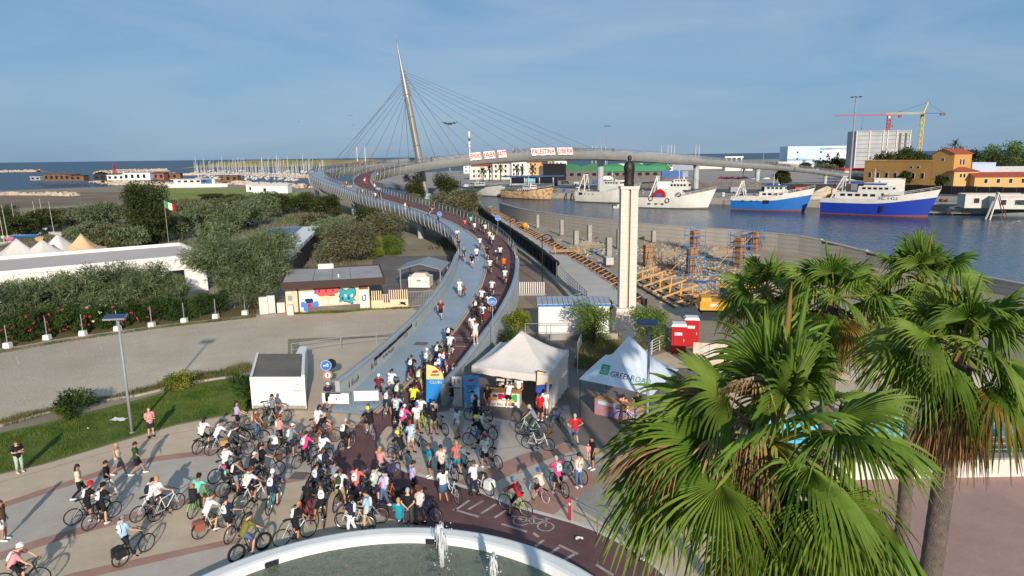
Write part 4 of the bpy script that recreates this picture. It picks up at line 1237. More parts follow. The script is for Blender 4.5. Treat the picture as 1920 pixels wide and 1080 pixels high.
for i, (px, py, h, sc) in enumerate([(1214,500,3.2,0),(1296,516,3.6,1),(1302,470,3.4,1),(1386,500,4.2,1),(1415,470,3.2,1)]):
 p = gs(px, py)
 t = thing('shuttered_column', ['timber-shuttered column just right of the stone column','tall timber-shuttered column with raking props in the middle of the works','timber-shuttered column with blue scaffold near the river wall','timber-shuttered column wrapped in blue scaffold beside the palms','farthest timber-shuttered column behind the palms'][i], 'column', p, R_(10 + 7 * i),'timber-shuttered columns on the building site')
 for sx, sy in ((-1,0),(1,0),(0,-1),(0,1)):
  for k in range(3):
   off = -.33 + .33 * k
   c = (sx * .5 + (off if sx == 0 else 0), sy * .5 + (off if sy == 0 else 0), h / 2)
   MB().box(c, (.07 if sx else .31,.07 if sy else .31, h - (.12 if k == 1 else 0))).build('plank', m_shut, t)
 for z in np.arange(.5, h, .8): MB().box((0,0, z),(1.25,1.25,.09)).build('yoke', m_woodd, t)
 for a in (35,150,260):
  MB().bar((.5 * math.cos(R_(a)),.5 * math.sin(R_(a)), h * .8),(3.1 * math.cos(R_(a)),3.1 * math.sin(R_(a)),.05),.09).build('raking_prop', m_wood if a < 200 else m_grey, t)
 if sc:
  for lv in (h * .45, h * .72, h + .3):
   for s1, s2 in (((-1.2,-1.2),(1.2,-1.2)),((1.2,-1.2),(1.2,1.2)),((1.2,1.2),(-1.2,1.2)),((-1.2,1.2),(-1.2,-1.2))):
    MB().bar((*s1, lv),(*s2, lv),.05).build('scaffold_tube', m_scaf, t)
  for q in ((-1.2,-1.2),(1.2,-1.2),(1.2,1.2),(-1.2,1.2),(0,-1.2),(0,1.2)): MB().bar((*q, 0),(*q, h + 1.0),.05).build('scaffold_tube', m_scaf, t)
  for sy in (-1,1): MB().box((0, sy * .95, h * .74),(2.5,.45,.05)).build('scaffold_deck', m_scaf, t)
  for s1 in (-1,1): MB().bar((-1.2, s1 * 1.2,0),(1.2, s1 * 1.2, h * .72),.04).build('scaffold_brace', m_scaf, t)
fwk = thing('edge_formwork','long rusty formwork edge with timber struts along the promenade','formwork')
PR = [p for p in prom_R[1:]]
edge = spline([Vector((p.x, p.y, 0)) for p in PR], 1.0)
ef = frames(edge)
q = MB()
for (o1, z1),(o2, z2) in (((.5,-1.5),(.5,.55)),((.5,.55),(.75,.55)),((.75,.55),(.75,-1.5))):
 q.strip([p + n * o1 + Vector((0,0, z1)) for p, n in zip(edge, ef)], [p + n * o2 + Vector((0,0, z2)) for p, n in zip(edge, ef)])
q.build('upstand', m_conc, fwk, fix=True)
for k in range(2, len(edge) - 1,1):
 p, n = edge[k], ef[k]
 c = p + n * .1
 if p.y < 92 and False: continue
 MB().box((c.x, c.y, -.15 + .1 * rnd.random()),(.5 + .3 * rnd.random(),.75,.7), rz=math.atan2(n.y, n.x)).build('form_panel', m_rust if k % 3 else m_woodd, fwk)
 if k % 2 == 0:
  a_ = p - n * (.7 + rnd.random() * .5) + Vector((0,0,.06)); b_ = p + n * .4 + Vector((0,0,.5 + .2 * rnd.random()))
  MB().bar(a_, b_, .08).build('strut', m_wood, fwk)
 if k % 3 == 0:
  a_ = edge[k] - n * (.5 + .3 * rnd.random()); b_ = edge[min(k + 3, len(edge) - 1)] - n * (.6 + .5 * rnd.random())
  MB().bar(a_ + Vector((0,0,.1 + .2 * rnd.random())), b_ + Vector((0,0,.1 + .3 * rnd.random())),.12,.05).build('loose_board', rnd.choice([m_wood, m_woodd, m_rust]), fwk)
tf = thing('timber_formwork_frame','large frame of pale timber beams on yellow posts right of the stone column','formwork')
fa, fb = g(1200,512,0), g(1292,560,0)
for k in range(6):
 f = k / 5
 c = Vector(fa).lerp(Vector(fb), f)
 d = Vector((1.0,.42,0)).normalized()
 MB().bar(c - d * 2.0 + Vector((0,0,-.35)), c + d * 2.6 + Vector((0,0,.65)),.16,.2).build('beam', m_wood, tf)
 for s_ in (0.4,2.0): MB().box(c + d * s_ + Vector((0,0,-.55 + .12 * s_)),(.16,.16,1.8)).build('post', m_yel, tf)
 MB().bar(c - d * 1.5 + Vector((0,0,-1.4)), c + d * 1.5 + Vector((0,0,.1)),.09).build('brace', m_woodd, tf)
for s_ in (-1.8,-.6,.8,2.2):
 d = Vector((1.0,.42,0)).normalized()
 MB().bar(Vector(fa) + d * s_ + Vector((0,0,-.75)), Vector(fb) + d * s_ + Vector((0,0,-.75)),.12,.2).build('ledger', m_woodd, tf)
p = g(1141,497,-.6)
ib = thing('caged_tank','white cube liquid tank in a wire cage beside the promenade','tank',(p.x, p.y, -.6), R_(10))
MB().box((0,0,.65),(1.05,1.25,1.0)).build('tank', m_offw, ib)
cg = MB()
for k in range(6):
 for s_ in (-1,1):
  cg.bar((-.55 + k * .22, s_ * .65,.12),(-.55 + k * .22, s_ * .65,1.2),.03); cg.bar((s_ * .56,-.62 + k * .25,.12),(s_ * .56,-.62 + k * .25,1.2),.03)
for z in (.12,.4,.7,.95,1.2):
 for s_ in (-1,1): cg.bar((-.56, s_ * .65, z),(.56, s_ * .65, z),.03); cg.bar((s_ * .56,-.65, z),(s_ * .56,.65, z),.03)
cg.build('cage', m_grey, ib)
MB().box((0,0,.06),(1.15,1.35,.12)).build('pallet', m_woodd, ib)
p = g(1345,592,0)
ex = thing('excavator','yellow excavator half hidden behind the palm fronds','excavator',(p.x, p.y, 0), R_(-8))
for s_ in (-1,1):
 tr = MB()
 pts = [(-1.5,.12),(-1.7,.35),(-1.5,.62),(1.5,.62),(1.7,.35),(1.5,.12)]
 vs = [(x, s_ * 1.0 - .25, z) for x, z in pts] + [(x, s_ * 1.0 + .25, z) for x, z in pts]
 n6 = 6
 MB().add(vs, [tuple(range(5,-1,-1)), tuple(range(6,12))] + [(i, (i + 1) % 6,(i + 1) % 6 + 6, i + 6) for i in range(6)]).build('track', m_dark, ex)
MB().box((-.3,0,1.15),(2.9,2.2,.8)).build('house', m_yel, ex)
MB().box((-1.2,0,1.35),(1.0,2.25,1.1), taper=.86).build('counterweight', m_yel, ex)
cab = MB().box((.7,.6,2.0),(1.2,.95,1.4), taper=.85).build('cab', m_glass, ex)
MB().box((.7,.6,2.73),(1.1,.9,.08)).build('cab_roof', m_yel, cab)
MB().tube([(1.0,-.2,1.3),(2.6,-.2,2.9),(4.2,-.2,2.3)], [.22,.26,.16], 6).build('boom', m_yel, ex)
MB().tube([(4.2,-.2,2.4),(4.6,-.2,.8)], [.17,.12], 6).build('dipper_arm', m_yel, ex)
MB().box((4.5,-.2,.45),(.7,.8,.6), taper=.8).build('bucket', m_dark, ex)
MB().box((-.5,-1.12,1.25),(.7,.02,.25)).build('decal', m_white, ex)
def heap(px, py, rx, ry, h, label, m, seed, z=-.88):
 p = g(px, py, z)
 rr = random.Random(seed)
 n, mrow = 18,6
 vs, fs = [], []
 for i in range(mrow + 1):
  f = i / mrow
  for j in range(n):
   a = 2 * math.pi * j / n
   k = 1 + .22 * math.sin(3 * a + seed) + rr.uniform(-.12,.12)
   vs.append((rx * f * k * math.cos(a), ry * f * k * math.sin(a), h * (1 - f) ** 1.3 * (1 + rr.uniform(-.2,.2)) - (.05 if i == mrow else 0)))
 for i in range(mrow):
  for j in range(n): fs.append((i * n + j, i * n + (j + 1) % n, (i + 1) * n + (j + 1) % n, (i + 1) * n + j))
 o = MB().add(vs, fs).build('spoil_heap', m, None, loc=(p.x, p.y, z), fix=True)
 tag(o, label, 'spoil heap','spoil heaps on the building site')
heap(1100,462,4.5,2.6,.9,'low sandy spoil heap between the bare pillars', m_site, 1)
heap(1245,478,4,2.5,1.0,'sandy spoil heap behind the nearest shuttered columns', m_site, 2)
heap(1350,478,6,3,1.3,'broad sandy spoil heap beneath the river wall', m_site, 3)
heap(1330,540,5,2.2,.7,'low grey rubble heap beside the blue tarpaulin', m_conc, 4)
heap(1260,530,2.6,1.4,.4,'small grey heap next to the timber frame', m_concd, 5)
for i, (px, py, lx, ly, m, lab) in enumerate([(1320,530,2.6,1.5, m_bluep, 'crumpled blue tarpaulin on the site floor'),(1250,522,3.2,1.4, m_grey, 'grey sheet lying near the timber frame'),(1200,509,1.8,1.0, m_grey, 'small grey sheet by the shuttered column'),(1340,500,1.5,1.0, m_bluep, 'small blue sheet in the middle of the works'),(1285,528,2.4,1.2, m_concd, 'dark grey sheet behind the timber frame')]):
 p = gs(px, py)
 rr = random.Random(i + 70)
 q = MB(); n = 8
 rows = [[(lx * (a / n - .5), ly * (b / n - .5),.08 + .10 * rr.random()) for a in range(n + 1)] for b in range(n + 1)]
 for r in range(n): q.strip(rows[r], rows[r + 1])
 tag(q.build('tarpaulin', m, None, loc=p, rz=R_(15 * i)), lab, 'tarpaulin','sheets lying on the building site')
brd = thing('board_pile','untidy pile of timber boards at the edge of the works','timber pile', g(1350,556,0))
for k in range(26):
 a = rnd.uniform(-.5,.5); x, y = rnd.uniform(-4,2), rnd.uniform(-.8,1.2)
 MB().box((x, y, .06 + .03 * (k % 6)),(rnd.uniform(1.5,3.2),.16,.05), rz=a).build('board', rnd.choice([m_wood, m_woodd, m_wood]), brd)
brd2 = thing('plank_platform','timber plank platform over the promenade formwork','platform', g(1062,470,.5))
for k in range(9): MB().box((rnd.uniform(-.3,.3),-1.2 + k * .32,0),(4.2,.2,.06), rz=rnd.uniform(-.05,.05)).build('plank', m_wood, brd2)
for x, y in ((-1.8,-1.2),(1.8,-1.2),(-1.8,1.2),(1.8,1.2)): MB().box((x, y, -.1),(.1,.1,1.6)).build('post', m_wood, brd2)
p = g(985,432,0)
mx_ = thing('yellow_mixer','small yellow concrete mixer on the promenade edge','mixer', p, R_(30))
MB().lathe([(.15,0),(.55,.25),(.6,.7),(.3,1.1)], 14,(0,0,.5)).build('drum', m_yel, mx_, smooth=True)
for x, y in ((-.5,-.5),(.5,-.5),(0,.6)): MB().bar((x, y, 0),(0,0,.9),.08).build('leg', m_yel, mx_)
MB().box((.5,0,.8),(.4,.4,.4)).build('motor_box', m_white, mx_)
lt = thing('strewn_timber','loose boards and beams strewn across the works floor','timber')
rr = random.Random(44)
bdm = [MB().box((0,0,.05),(L_, .16,.1)).mesh('board', m_) for L_, m_ in ((2.6, m_wood),(3.6, m_woodd),(1.8, m_wood),(3.0, m_grey),(2.2, m_rust),(2.4, m_scaf))]
spots = [(1075,478),(1110,468),(1150,478),(1215,470),(1240,490),(1260,512),(1300,500),(1330,515),(1360,530),(1380,545),(1310,545),(1400,520),(1280,470),(1345,485),(1440,540),(1250,540),(1230,510),(1500,560),(1600,600),(1560,530),(1680,600),(1460,590)]
for k in range(150):
 sx_, sy_ = rr.choice(spots)
 p = gs(sx_ + rr.gauss(0,16), sy_ + rr.gauss(0,7))
 inst('board', rr.choice(bdm), lt, (p.x, p.y, -.87 + rr.uniform(0,.25)),(0, rr.uniform(-.08,.08), rr.uniform(0,3.1)))
rb = MB()
for k in range(1700):
 sx_, sy_ = rr.choice(spots)
 p = gs(sx_ + rr.gauss(0,30), sy_ + rr.gauss(0,12)); s_ = rr.uniform(.08,.4)
 rb.box((p.x, p.y, -.88 + s_ * .25),(s_, s_ * rr.uniform(.5,1), s_ * .6), rz=rr.uniform(0,3), taper=.7)
tag(rb.build('site_rubble', mat('sandy_rubble',(182,164,136),.95,.2,1, world_co=True)),'broken stones and rubble scattered over the works floor','rubble', None, 'stuff')
for i, (px, py, n_) in enumerate([(1265,505,14),(1340,548,12),(1235,492,10)]):
 p = gs(px, py)
 t = thing('rebar_bundle', ['rusty upright reinforcement bars behind the tall shuttered column','rusty upright reinforcement cage right of the timber frame','rusty reinforcement bars beside the small grey sheet'][i], 'rebar', p, 0,'reinforcement bars on the building site')
 me_ = MB().tube([(0,0,0),(0,0,1.5)], .025,4).mesh('bar', m_rust)
 for k in range(n_): inst('bar', me_, t, (rr.uniform(-.8,.8), rr.uniform(-.4,.4),0),(rr.uniform(-.08,.08), rr.uniform(-.08,.08),0))
rl = [Vector((p.x, p.y, 0)) for p in [g(x, y) for x, y in [(1045,520),(1010,488),(975,460),(940,434),(912,412),(897,396)]]]
rls = spline(rl, 1.5)
bk = thing('black_screen_fence','long fence wrapped in black netting along the promenade','fence', rls[0])
q = MB()
B0 = [p - rls[0] for p in rls]
q.strip([b_ + Vector((0,0,0)) for b_ in B0], [b_ + Vector((.1 * math.sin(i * 1.3),.1 * math.cos(i),1.5)) for i, b_ in enumerate(B0)])
q.build('netting', m_black, bk)
MB().tube([b_ + Vector((0,0,1.75 + .05 * math.sin(i * 2))) for i, b_ in enumerate(B0)], .32,8).build('rolled_top', m_black, bk, smooth=True)
for i in range(0, len(B0),2): MB().box(B0[i] + Vector((-.12,0,.95)),(.06,.06,1.9)).build('post', m_grey, bk)
railing([g(1050,520), g(1078,548), g(1100,570), g(1060,582)], 1.3,'rusty mesh fence at the near end of the promenade',1.2,4, m_grey)
sheet('approach_path', pxs([(960,470),(1000,500),(1040,545),(1075,585),(1020,590),(985,560),(965,520)]),.02, mat('brown_path',(136,116,104),.9,.12,.6, world_co=True))
kp = spline([g(x, y) for x, y in [(960,462),(1000,492),(1050,540),(1085,580)]], 1.0)
kf_ = frames(kp)
q = MB()
for (o1, z1),(o2, z2) in (((-.2,0),(-.2,.5)),((-.2,.5),(.2,.5)),((.2,.5),(.2,0))):
 q.strip([p + n * o1 + Vector((0,0, z1)) for p, n in zip(kp, kf_)], [p + n * o2 + Vector((0,0, z2)) for p, n in zip(kp, kf_)])
tag(q.build('path_wall', m_conc, None, fix=True),'low pale concrete wall beside the brown approach path','wall')
f0_, f1_ = g(975,554), g(1020,554)
sf = thing('slatted_fence','short white slatted fence next to the ramp parapet','fence', f0_, ang_of(f0_, f1_))
n_ = 12; LL = (f1_ - f0_).length
slm = MB().box((0,0,.65),(.12,.08,1.3)).mesh('slat', m_offw)
for k in range(n_): inst('slat', slm, sf, (k * LL / (n_ - 1),0,.2))
MB().box((LL / 2,0,.12),(LL + .3,.2,.24)).build('base', m_conc, sf)
def swan_lamp(px, py, h, label, flip=1):
 p = g(px, py)
 t = thing('swan_neck_lamp', label, 'street lamp', p, 0,'black swan-neck street lamps')
 pts = [(0,0,0),(0,0, h * .8),(0,0, h)] + [(flip * (.55 - .55 * math.cos(a)),0, h + .45 * math.sin(a)) for a in np.linspace(.4, math.pi, 7)]
 MB().tube(pts, .06,6).build('pole', m_dark, t, smooth=True)
 MB().lathe([(.06,.25),(.1,.1),(.32,-.2),(.34,-.25),(.0,-.22)], 12,(flip * 1.1,0, h - .1)).build('lamp_shade', m_dark, t, smooth=True)
swan_lamp(1017,536,5.6,'black swan-neck street lamp nearer the ramp')
swan_lamp(957,470,5.0,'black swan-neck street lamp farther along the approach path')

# ------------------------------------------------------------------ boats
m_hullw = mat('hull_white',(222,220,212),.55,.06,.5, col2=(206,198,184))
m_hullb = mat('hull_blue',(34,104,176),.5,.12,.6)
m_hulln = mat('hull_royal',(28,58,156),.45,.06,.4)
m_hullr = mat('hull_rusty',(214,190,150),.8,.1,.8, col2=(176,104,44), thr=(.45,.62))
m_anti = mat('antifouling',(126,76,70),.8,.15,1)
m_deckp = mat('boat_deck',(150,140,126),.85,.15,1)
WZ = -1.0
def hull(L, B, H, bow_rise, stern_rise=0.0, flare=.25, n=18):
 """half-breadth stations, bow towards +x"""
 rows = []
 for i in range(n + 1):
  f = i / n
  x = -L / 2 + L * f
  w = B / 2 * (1 - max(0,(f - .55) / .45) ** 2.2) * (.82 + .18 * min(1, f * 5))
  top = H + bow_rise * max(0,(f - .45) / .55) ** 1.7 + stern_rise * max(0,(.2 - f) / .2)
  rake = bow_rise * .9 * max(0,(f - .8) / .2)
  rows.append((x, max(w, .02), top, rake, f))
 return rows
def trawler(name, label, P0, P1, H, bow_rise, mats, house_, gantry=None, extras=(), reg=None, flipbow=True, group='fishing boats moored along the far quay', stripe=None, upper=None):
 """P0 stern and P1 bow on the water"""
 d = Vector((P1.x - P0.x, P1.y - P0.y, 0)); L = d.length
 c = (Vector((P0.x, P0.y, 0)) + Vector((P1.x, P1.y, 0))) / 2
 t = thing(name, label, 'boat',(c.x, c.y, WZ), math.atan2(d.y, d.x), group)
 B = L * .235
 R = hull(L, B, H, bow_rise)
 def shell(z0f, z1f, m, nm, k=1.0):
  for s_ in (-1,1):
   q = MB()
   lv = 5
   rows = []
   for j in range(lv + 1):
    zf = z0f + (z1f - z0f) * j / lv
    row = []
    for x, w, top, rake, f in R:
     ww = w * (.72 + .28 * zf ** .6) * k
     row.append((x + rake * zf, s_ * max(ww, .015), top * zf))
    rows.append(row)
   for j in range(lv): q.strip(rows[j], rows[j + 1])
   q.build(nm, m, t, smooth=True)
  x, w, top, rake, f = R[0]
  MB().poly([(x, -w * k * (.72 + .28 * z0f ** .6), top * z0f),(x, w * k * (.72 + .28 * z0f ** .6), top * z0f),(x, w * k, top * z1f),(x, -w * k, top * z1f)]).build(nm + '_stern', m, t)
 shell(.0,.09, mats[1], 'waterline'); shell(.09,.72 if upper else .97, mats[0], 'hull')
 if upper: shell(.72,1.0, upper, 'bulwark')
 else: shell(.97,1.03, stripe or m_offw, 'gunwale',1.006)
 dk = MB()
 dk.strip([(x, -w * .96, top - .55) for x, w, top, rake, f in R], [(x, w * .96, top - .55) for x, w, top, rake, f in R])
 dk.build('deck', m_deckp, t)
 zz = H - .5
 for (fx, lx, wy, h_, m, wn) in house_:
  x = -L / 2 + L * fx
  hs = MB().box((x, 0, zz + h_ / 2),(lx, B * wy, h_), taper=.95).build('deckhouse', m, t)
  if wn:
   for k in range(wn):
    for s_ in (-1,1):
     MB().box((x - lx * .4 + lx * .8 * (k + .5) / wn, s_ * (B * wy / 2 - .02), zz + h_ * .68),(lx * .5 / wn, .08, h_ * .3)).build('window', m_glass, hs)
   for k in range(3): MB().box((x + lx / 2 - .02,(k - 1) * B * wy * .28, zz + h_ * .68),(.08, B * wy * .2, h_ * .3)).build('window', m_glass, hs)
  zz += h_ * .96
 ztop = zz
 if gantry:
  gx = -L / 2 + L * gantry[0]; gh = gantry[1]; gm = gantry[2]
  for s_ in (-1,1):
   MB().bar((gx - .6, s_ * B * .38, H * .7),(gx + gantry[3], s_ * B * .2, H + gh),.38,.3).build('gantry_leg', gm, t)
   MB().bar((gx + 2.4, s_ * B * .3, H * .7),(gx + gantry[3], s_ * B * .2, H + gh),.2).build('gantry_strut', gm, t)
  MB().bar((gx + gantry[3], -B * .26, H + gh),(gx + gantry[3], B * .26, H + gh),.4,.4).build('gantry_beam', gm, t)
 hx = -L / 2 + L * house_[-1][0]
 MB().tube([(hx - .6,0, ztop - .1),(hx - .6,0, ztop + 3.6)], [.12,.06], 6).build('mast', m_offw, t)
 MB().bar((hx - .6,-1, ztop + 2.4),(hx - .6,1, ztop + 2.4),.1).build('mast_yard', m_offw, t)
 MB().lathe([(.0,0),(.32,.1),(.36,.4),(.2,.65),(0,.7)], 10,(hx + .8,0, ztop - .02)).build('radar_dome', m_offw, t, smooth=True)
 MB().tube([(hx + .2,.6, ztop - .1),(hx + .2,.6, ztop + 2.2)], .03,5).build('aerial', m_offw, t)
 rl_ = MB()
 for s_ in (-1,1):
  pts = [(x + rake, s_ * w * .97, top + .75) for x, w, top, rake, f in R if f > .58]
  rl_.tube(pts, .04,5); rl_.tube([(a, b, c_ - .35) for a, b, c_ in pts], .03,5)
  for a, b, c_ in pts[::1]: rl_.bar((a, b, c_ - .75),(a, b, c_),.05)
 rl_.build('bow_rail', m_offw, t)
 for e in extras:
  k, fx, fy, z, sx, sy, sz_, m = e
  x = -L / 2 + L * fx; y = fy * B / 2
  if k == 'box': MB().box((x, y, z + sz_ / 2),(sx, sy, sz_)).build('deck_gear', m, t)
  elif k == 'drum': MB().tube([(x, y - sy / 2, z),(x, y + sy / 2, z)], sx, 14).build('net_drum', m, t, smooth=False)
  elif k == 'tyre': MB().tube([(x + sx * math.cos(a), y, z + sx * math.sin(a)) for a in np.linspace(0,2 * math.pi, 13)], .12,6).build('fender_tyre', m_black, t, smooth=True)
  elif k == 'port':
   w_ = [r for r in R if r[0] >= x][0][1]
   MB().box((x, -w_ * .985, z),(sx, .12, sz_)).build('scupper', m_black, t)
  elif k == 'pole': MB().bar((x, y, z),(x + sx, y + sy, z + sz_),.14).build('derrick', m, t)
 ml = MB()
 for x_, s2 in ((-L / 2 + .5,1),(L / 2 - 1.0,1),(L * .2,1)):
  ml.tube([(x_, B * .2, H + .2),(x_ - 2, B * .5 + 3, H * .6),(x_ - 4, B * .5 + 6,1.9)], .05,4)
 ml.tube([(hx - .6,0, ztop + 3.4),(L / 2 + .2,0, H + bow_rise)], .03,4); ml.tube([(hx - .6,0, ztop + 3.4),(-L / 2 + 1,0, H + 1.5)], .03,4)
 ml.build('rigging', m_dark, t)
 if reg:
  xr = -L / 2 + L * reg[1]
  w_ = [r for r in R if r[0] >= xr][0]
  w2 = [r for r in R if r[0] >= xr + 2][0]
  text_mesh(reg[0], reg[3], m_dark, t, (xr, -w_[1] * 1.01 - .05, reg[2]),(R_(90),0, math.atan2(-(w2[1] - w_[1]), w2[0] - w_[0])),'registration', sx=1.25)
 return t
def wpt(x, y): return g(x, y, WZ)
trawler('trawler','big royal blue hulled trawler with white upperworks, right of the row', wpt(1541,400), wpt(1738,408),4.3,2.6,(m_hulln, m_anti), [(.36,11,.62,2.0, m_hullw, 5),(.52,8.0,.55,1.7, m_hullw, 5),(.52,5.5,.5,.9, m_hullw, 0)], (.10,5.4, m_offw, 2.6), [('port',.6,0,1.9,.7,0,1.4, m_black),('pole',.06,0,4,1.5,0,5, m_rust),('pole',.09,.3,4,-1,0,4.5, m_bluep),('box',.2,0,3.6,5,3.4,1.2, m_grey),('box',.46,0,7.9,8,3.5,.25, m_bluep),('drum',.08,0,4.3,.9,3,0, m_rust)], ('PC 1423',.66,4.5,.95), upper=m_hullw)
trawler('trawler','bright blue and white trawler with a white stern arch', wpt(1372,393), wpt(1508,397),3.9,2.6,(m_hullb, m_anti), [(.58,7.5,.7,1.9, m_hullw, 4),(.60,5.5,.6,1.7, m_hullw, 4)], (.07,4.2, m_hullw, 1.4), [('port',.5,0,2.6,1.6,0,.9, m_black),('port',.18,0,2.75,.7,0,.3, m_black),('port',.3,0,2.75,.7,0,.3, m_black),('port',.38,0,2.75,.7,0,.3, m_black),('box',.25,0,3.4,6,3.8,.7, m_offw),('box',.6,0,6.9,5.8,3.4,.25, m_bluep),('drum',.14,0,4.0,.7,2.4,0, m_dark)], None, upper=m_hullw)
trawler('trawler','large white trawler with a red net drum, right of the stone column', wpt(1196,389), wpt(1326,392),3.2,2.6,(m_hullw, m_concd), [(.50,7,.72,3.0, m_hullw, 0),(.60,6,.66,2.0, m_hullw, 5),(.62,4,.5,1.1, m_hullw, 4)], (.2,6.2, m_hullw, 1.8), [('drum',.34,-.2,3.8,1.9,2.6,0, m_redp),('box',.33,-.7,2.8,1.4,.4,1.6, m_bluep),('tyre',.46,-1.02,2.4,.6,0,0, m_black),('tyre',.22,-1.0,2.9,.6,0,0, m_offw),('port',.2,0,1.4,.8,0,.35, m_black),('port',.3,0,1.4,.8,0,.35, m_black),('port',.39,0,1.4,.8,0,.35, m_black),('box',.08,0,2.4,4,3,1.0, m_woodd),('tyre',.62,-1.0,4.2,.6,0,0, m_offw)], None)
trawler('trawler','white trawler with dark bridge windows, left of the stone column', wpt(1084,378), wpt(1190,382),3.7,2.2,(m_hullw, m_concd), [(.62,8,.75,2.6, m_hullw, 0),(.64,6.4,.66,1.6, m_hullw, 5)], (.06,5.6, m_hullw, 1.8), [('port',.12,0,3.0,1.3,0,.7, m_black),('port',.2,0,2.9,.3,0,.25, m_black),('port',.27,0,2.9,.3,0,.25, m_black),('port',.34,0,2.9,.5,0,.25, m_black),('box',.3,0,3,4,3,1.0, m_concd),('pole',.18,0,3.2,1.2,0,4.2, m_grey)], None)
trawler('trawler','old rusty cream fishing boat moored under the bridge', wpt(947,370), wpt(1032,375),2.9,2.0,(m_hullr, m_concd), [(.5,7,.55,1.3, m_hullw, 5),(.56,4.6,.5,1.5, m_hullw, 4)], None, [('box',.2,0,2.4,4,3,1.2, m_concd),('pole',.12,0,2.2,1.5,0,4.4, m_dark),('pole',.52,0,5,0,0,3, m_dark)], None, stripe=m_dark)
trawler('trawler','weathered white fishing boat with a blue rail, leftmost by the mast foot', wpt(858,361), wpt(938,369),2.8,2.0,(m_hullw, m_concd), [(.55,8,.6,1.5, m_hullw, 6),(.5,5,.5,1.4, m_hullw, 5)], None, [('box',.25,0,2.6,6,3.6,.4, m_bluep),('pole',.06,0,2.0,1.5,0,4.2, m_dark),('box',.2,0,3,3,2,1, m_offw)], None, stripe=m_dark)
p = g(1163,391, WZ)
dn = thing('dinghy','small white motor dinghy out on the river','boat',(p.x, p.y, WZ), R_(-12))
q = MB()
rows = []
for z, k in ((0,.7),(.35,.95),(.6,1.0)):
 rows.append([(x * k, w * k, z + .1 * max(0, x)) for x, w in ((-2.2,-.7),(-2.2,.7),(.6,.8),(1.8,.45),(2.5,0),(1.8,-.45),(.6,-.8),(-2.2,-.7))])
for a_, b_ in zip(rows[:-1], rows[1:]): q.strip(a_, b_)
q.poly(rows[0][:-1]); q.build('hull', m_hullw, dn)
MB().box((0,0,.45),(.4,1.3,.08)).build('thwart', m_woodd, dn)
MB().box((-2.3,0,.7),(.35,.4,.8)).build('outboard_motor', m_black, dn)
MB().box((-.6,0,.9),(.7,.8,.7), taper=.8).build('console', m_offw, dn)
def launch(px, py, L, ang, label, hm, cab=True, z=WZ, group='small boats'):
 p = g(px, py, z)
 t = thing('small_boat', label, 'boat',(p.x, p.y, z), ang, group)
 q = MB(); rows = []
 B = L * .3
 for zz, k in ((-.1,.72),(.4,.9),(.95,1.0)):
  rows.append([(x * L / 2 * (1 if k == 1 else .96), w * B / 2 * k, zz + (.35 if x > .6 and zz > .5 else 0)) for x, w in ((-1,-.85),(-1,.85),(0,1),(.6,.75),(1,0),(.6,-.75),(0,-1),(-1,-.85))])
 for a_, b_ in zip(rows[:-1], rows[1:]): q.strip(a_, b_)
 q.build('hull', hm, t)
 MB().poly([(x, y, .8) for x, y, _ in rows[2][:-1]]).build('deck', m_offw, t)
 if cab:
  cb_ = MB().box((.05 * L, 0,1.15),(L * .35, B * .6,.75), taper=.8).build('cabin', m_hullw, t)
  MB().box((.05 * L, 0,1.25),(L * .3, B * .62,.25), taper=.95).build('window_band', m_glass, cb_)
 return t
launch(1790,398,8, R_(-150),'small white boat behind the bow of the royal blue trawler', m_hullw)
launch(1850,392,9, R_(-20),'white cabin boat at the pontoon near the right edge', m_hullw)
launch(1905,405,12, R_(160),'grey workboat at the right edge of the picture', mat('hull_grey',(150,154,150),.7,.12,1))
pt = thing('pontoon','low wooden pontoon with yellow-black edging at the right','pontoon',(*g(1800,402, WZ)[:2], WZ), R_(-25))
for k in range(14): MB().box((k * 2.4 - 6,0,.5),(2.3,5,.18)).build('deck_panel', m_woodd if k % 2 else m_deckp, pt)
for k in range(8): MB().tube([(k * 4 - 6,-2.2,-1.5),(k * 4 - 6,-2.2,.9)], .15,6).build('pile', m_woodd, pt)
for k in range(10): MB().box((8 + k * 1.1,-2.3,.66),(.5,.2,.14)).build('edge_stripe', m_yel if k % 2 else m_black, pt)
aw = thing('lifting_frame','white A-frame lifting gear on the pontoon at the right','lifting gear',(*g(1865,412, WZ)[:2], WZ), R_(-20))
for s_ in (-1,1):
 MB().bar((-1.4, s_ * 1.4,0),(0, s_ * .5,6.2),.3).build('leg', m_offw, aw); MB().bar((2.0, s_ * 1.4,.5),(0, s_ * .5,6.2),.16).build('strut', m_rust, aw)
MB().bar((0,-.8,6.2),(0,.8,6.2),.3).build('cross_beam', m_offw, aw)
for i, (px, py, L_, a, lab, m) in enumerate([(640,352,12,20,'white motor yacht under the bridge left of the split', m_hullw),(695,356,10,-160,'white boat moored behind the split of the decks', m_hullw),(752,352,15,10,'sleek white boat with blue stripe below the cycle deck', m_hullb),(815,350,13,185,'white and navy boat moored behind the mast foot', m_hulln),(616,348,9,30,'small white boat at the left end under the bridge', m_hullw)]):
 launch(px, py, L_, R_(a), lab, m, group='boats in the basin behind the bridge')

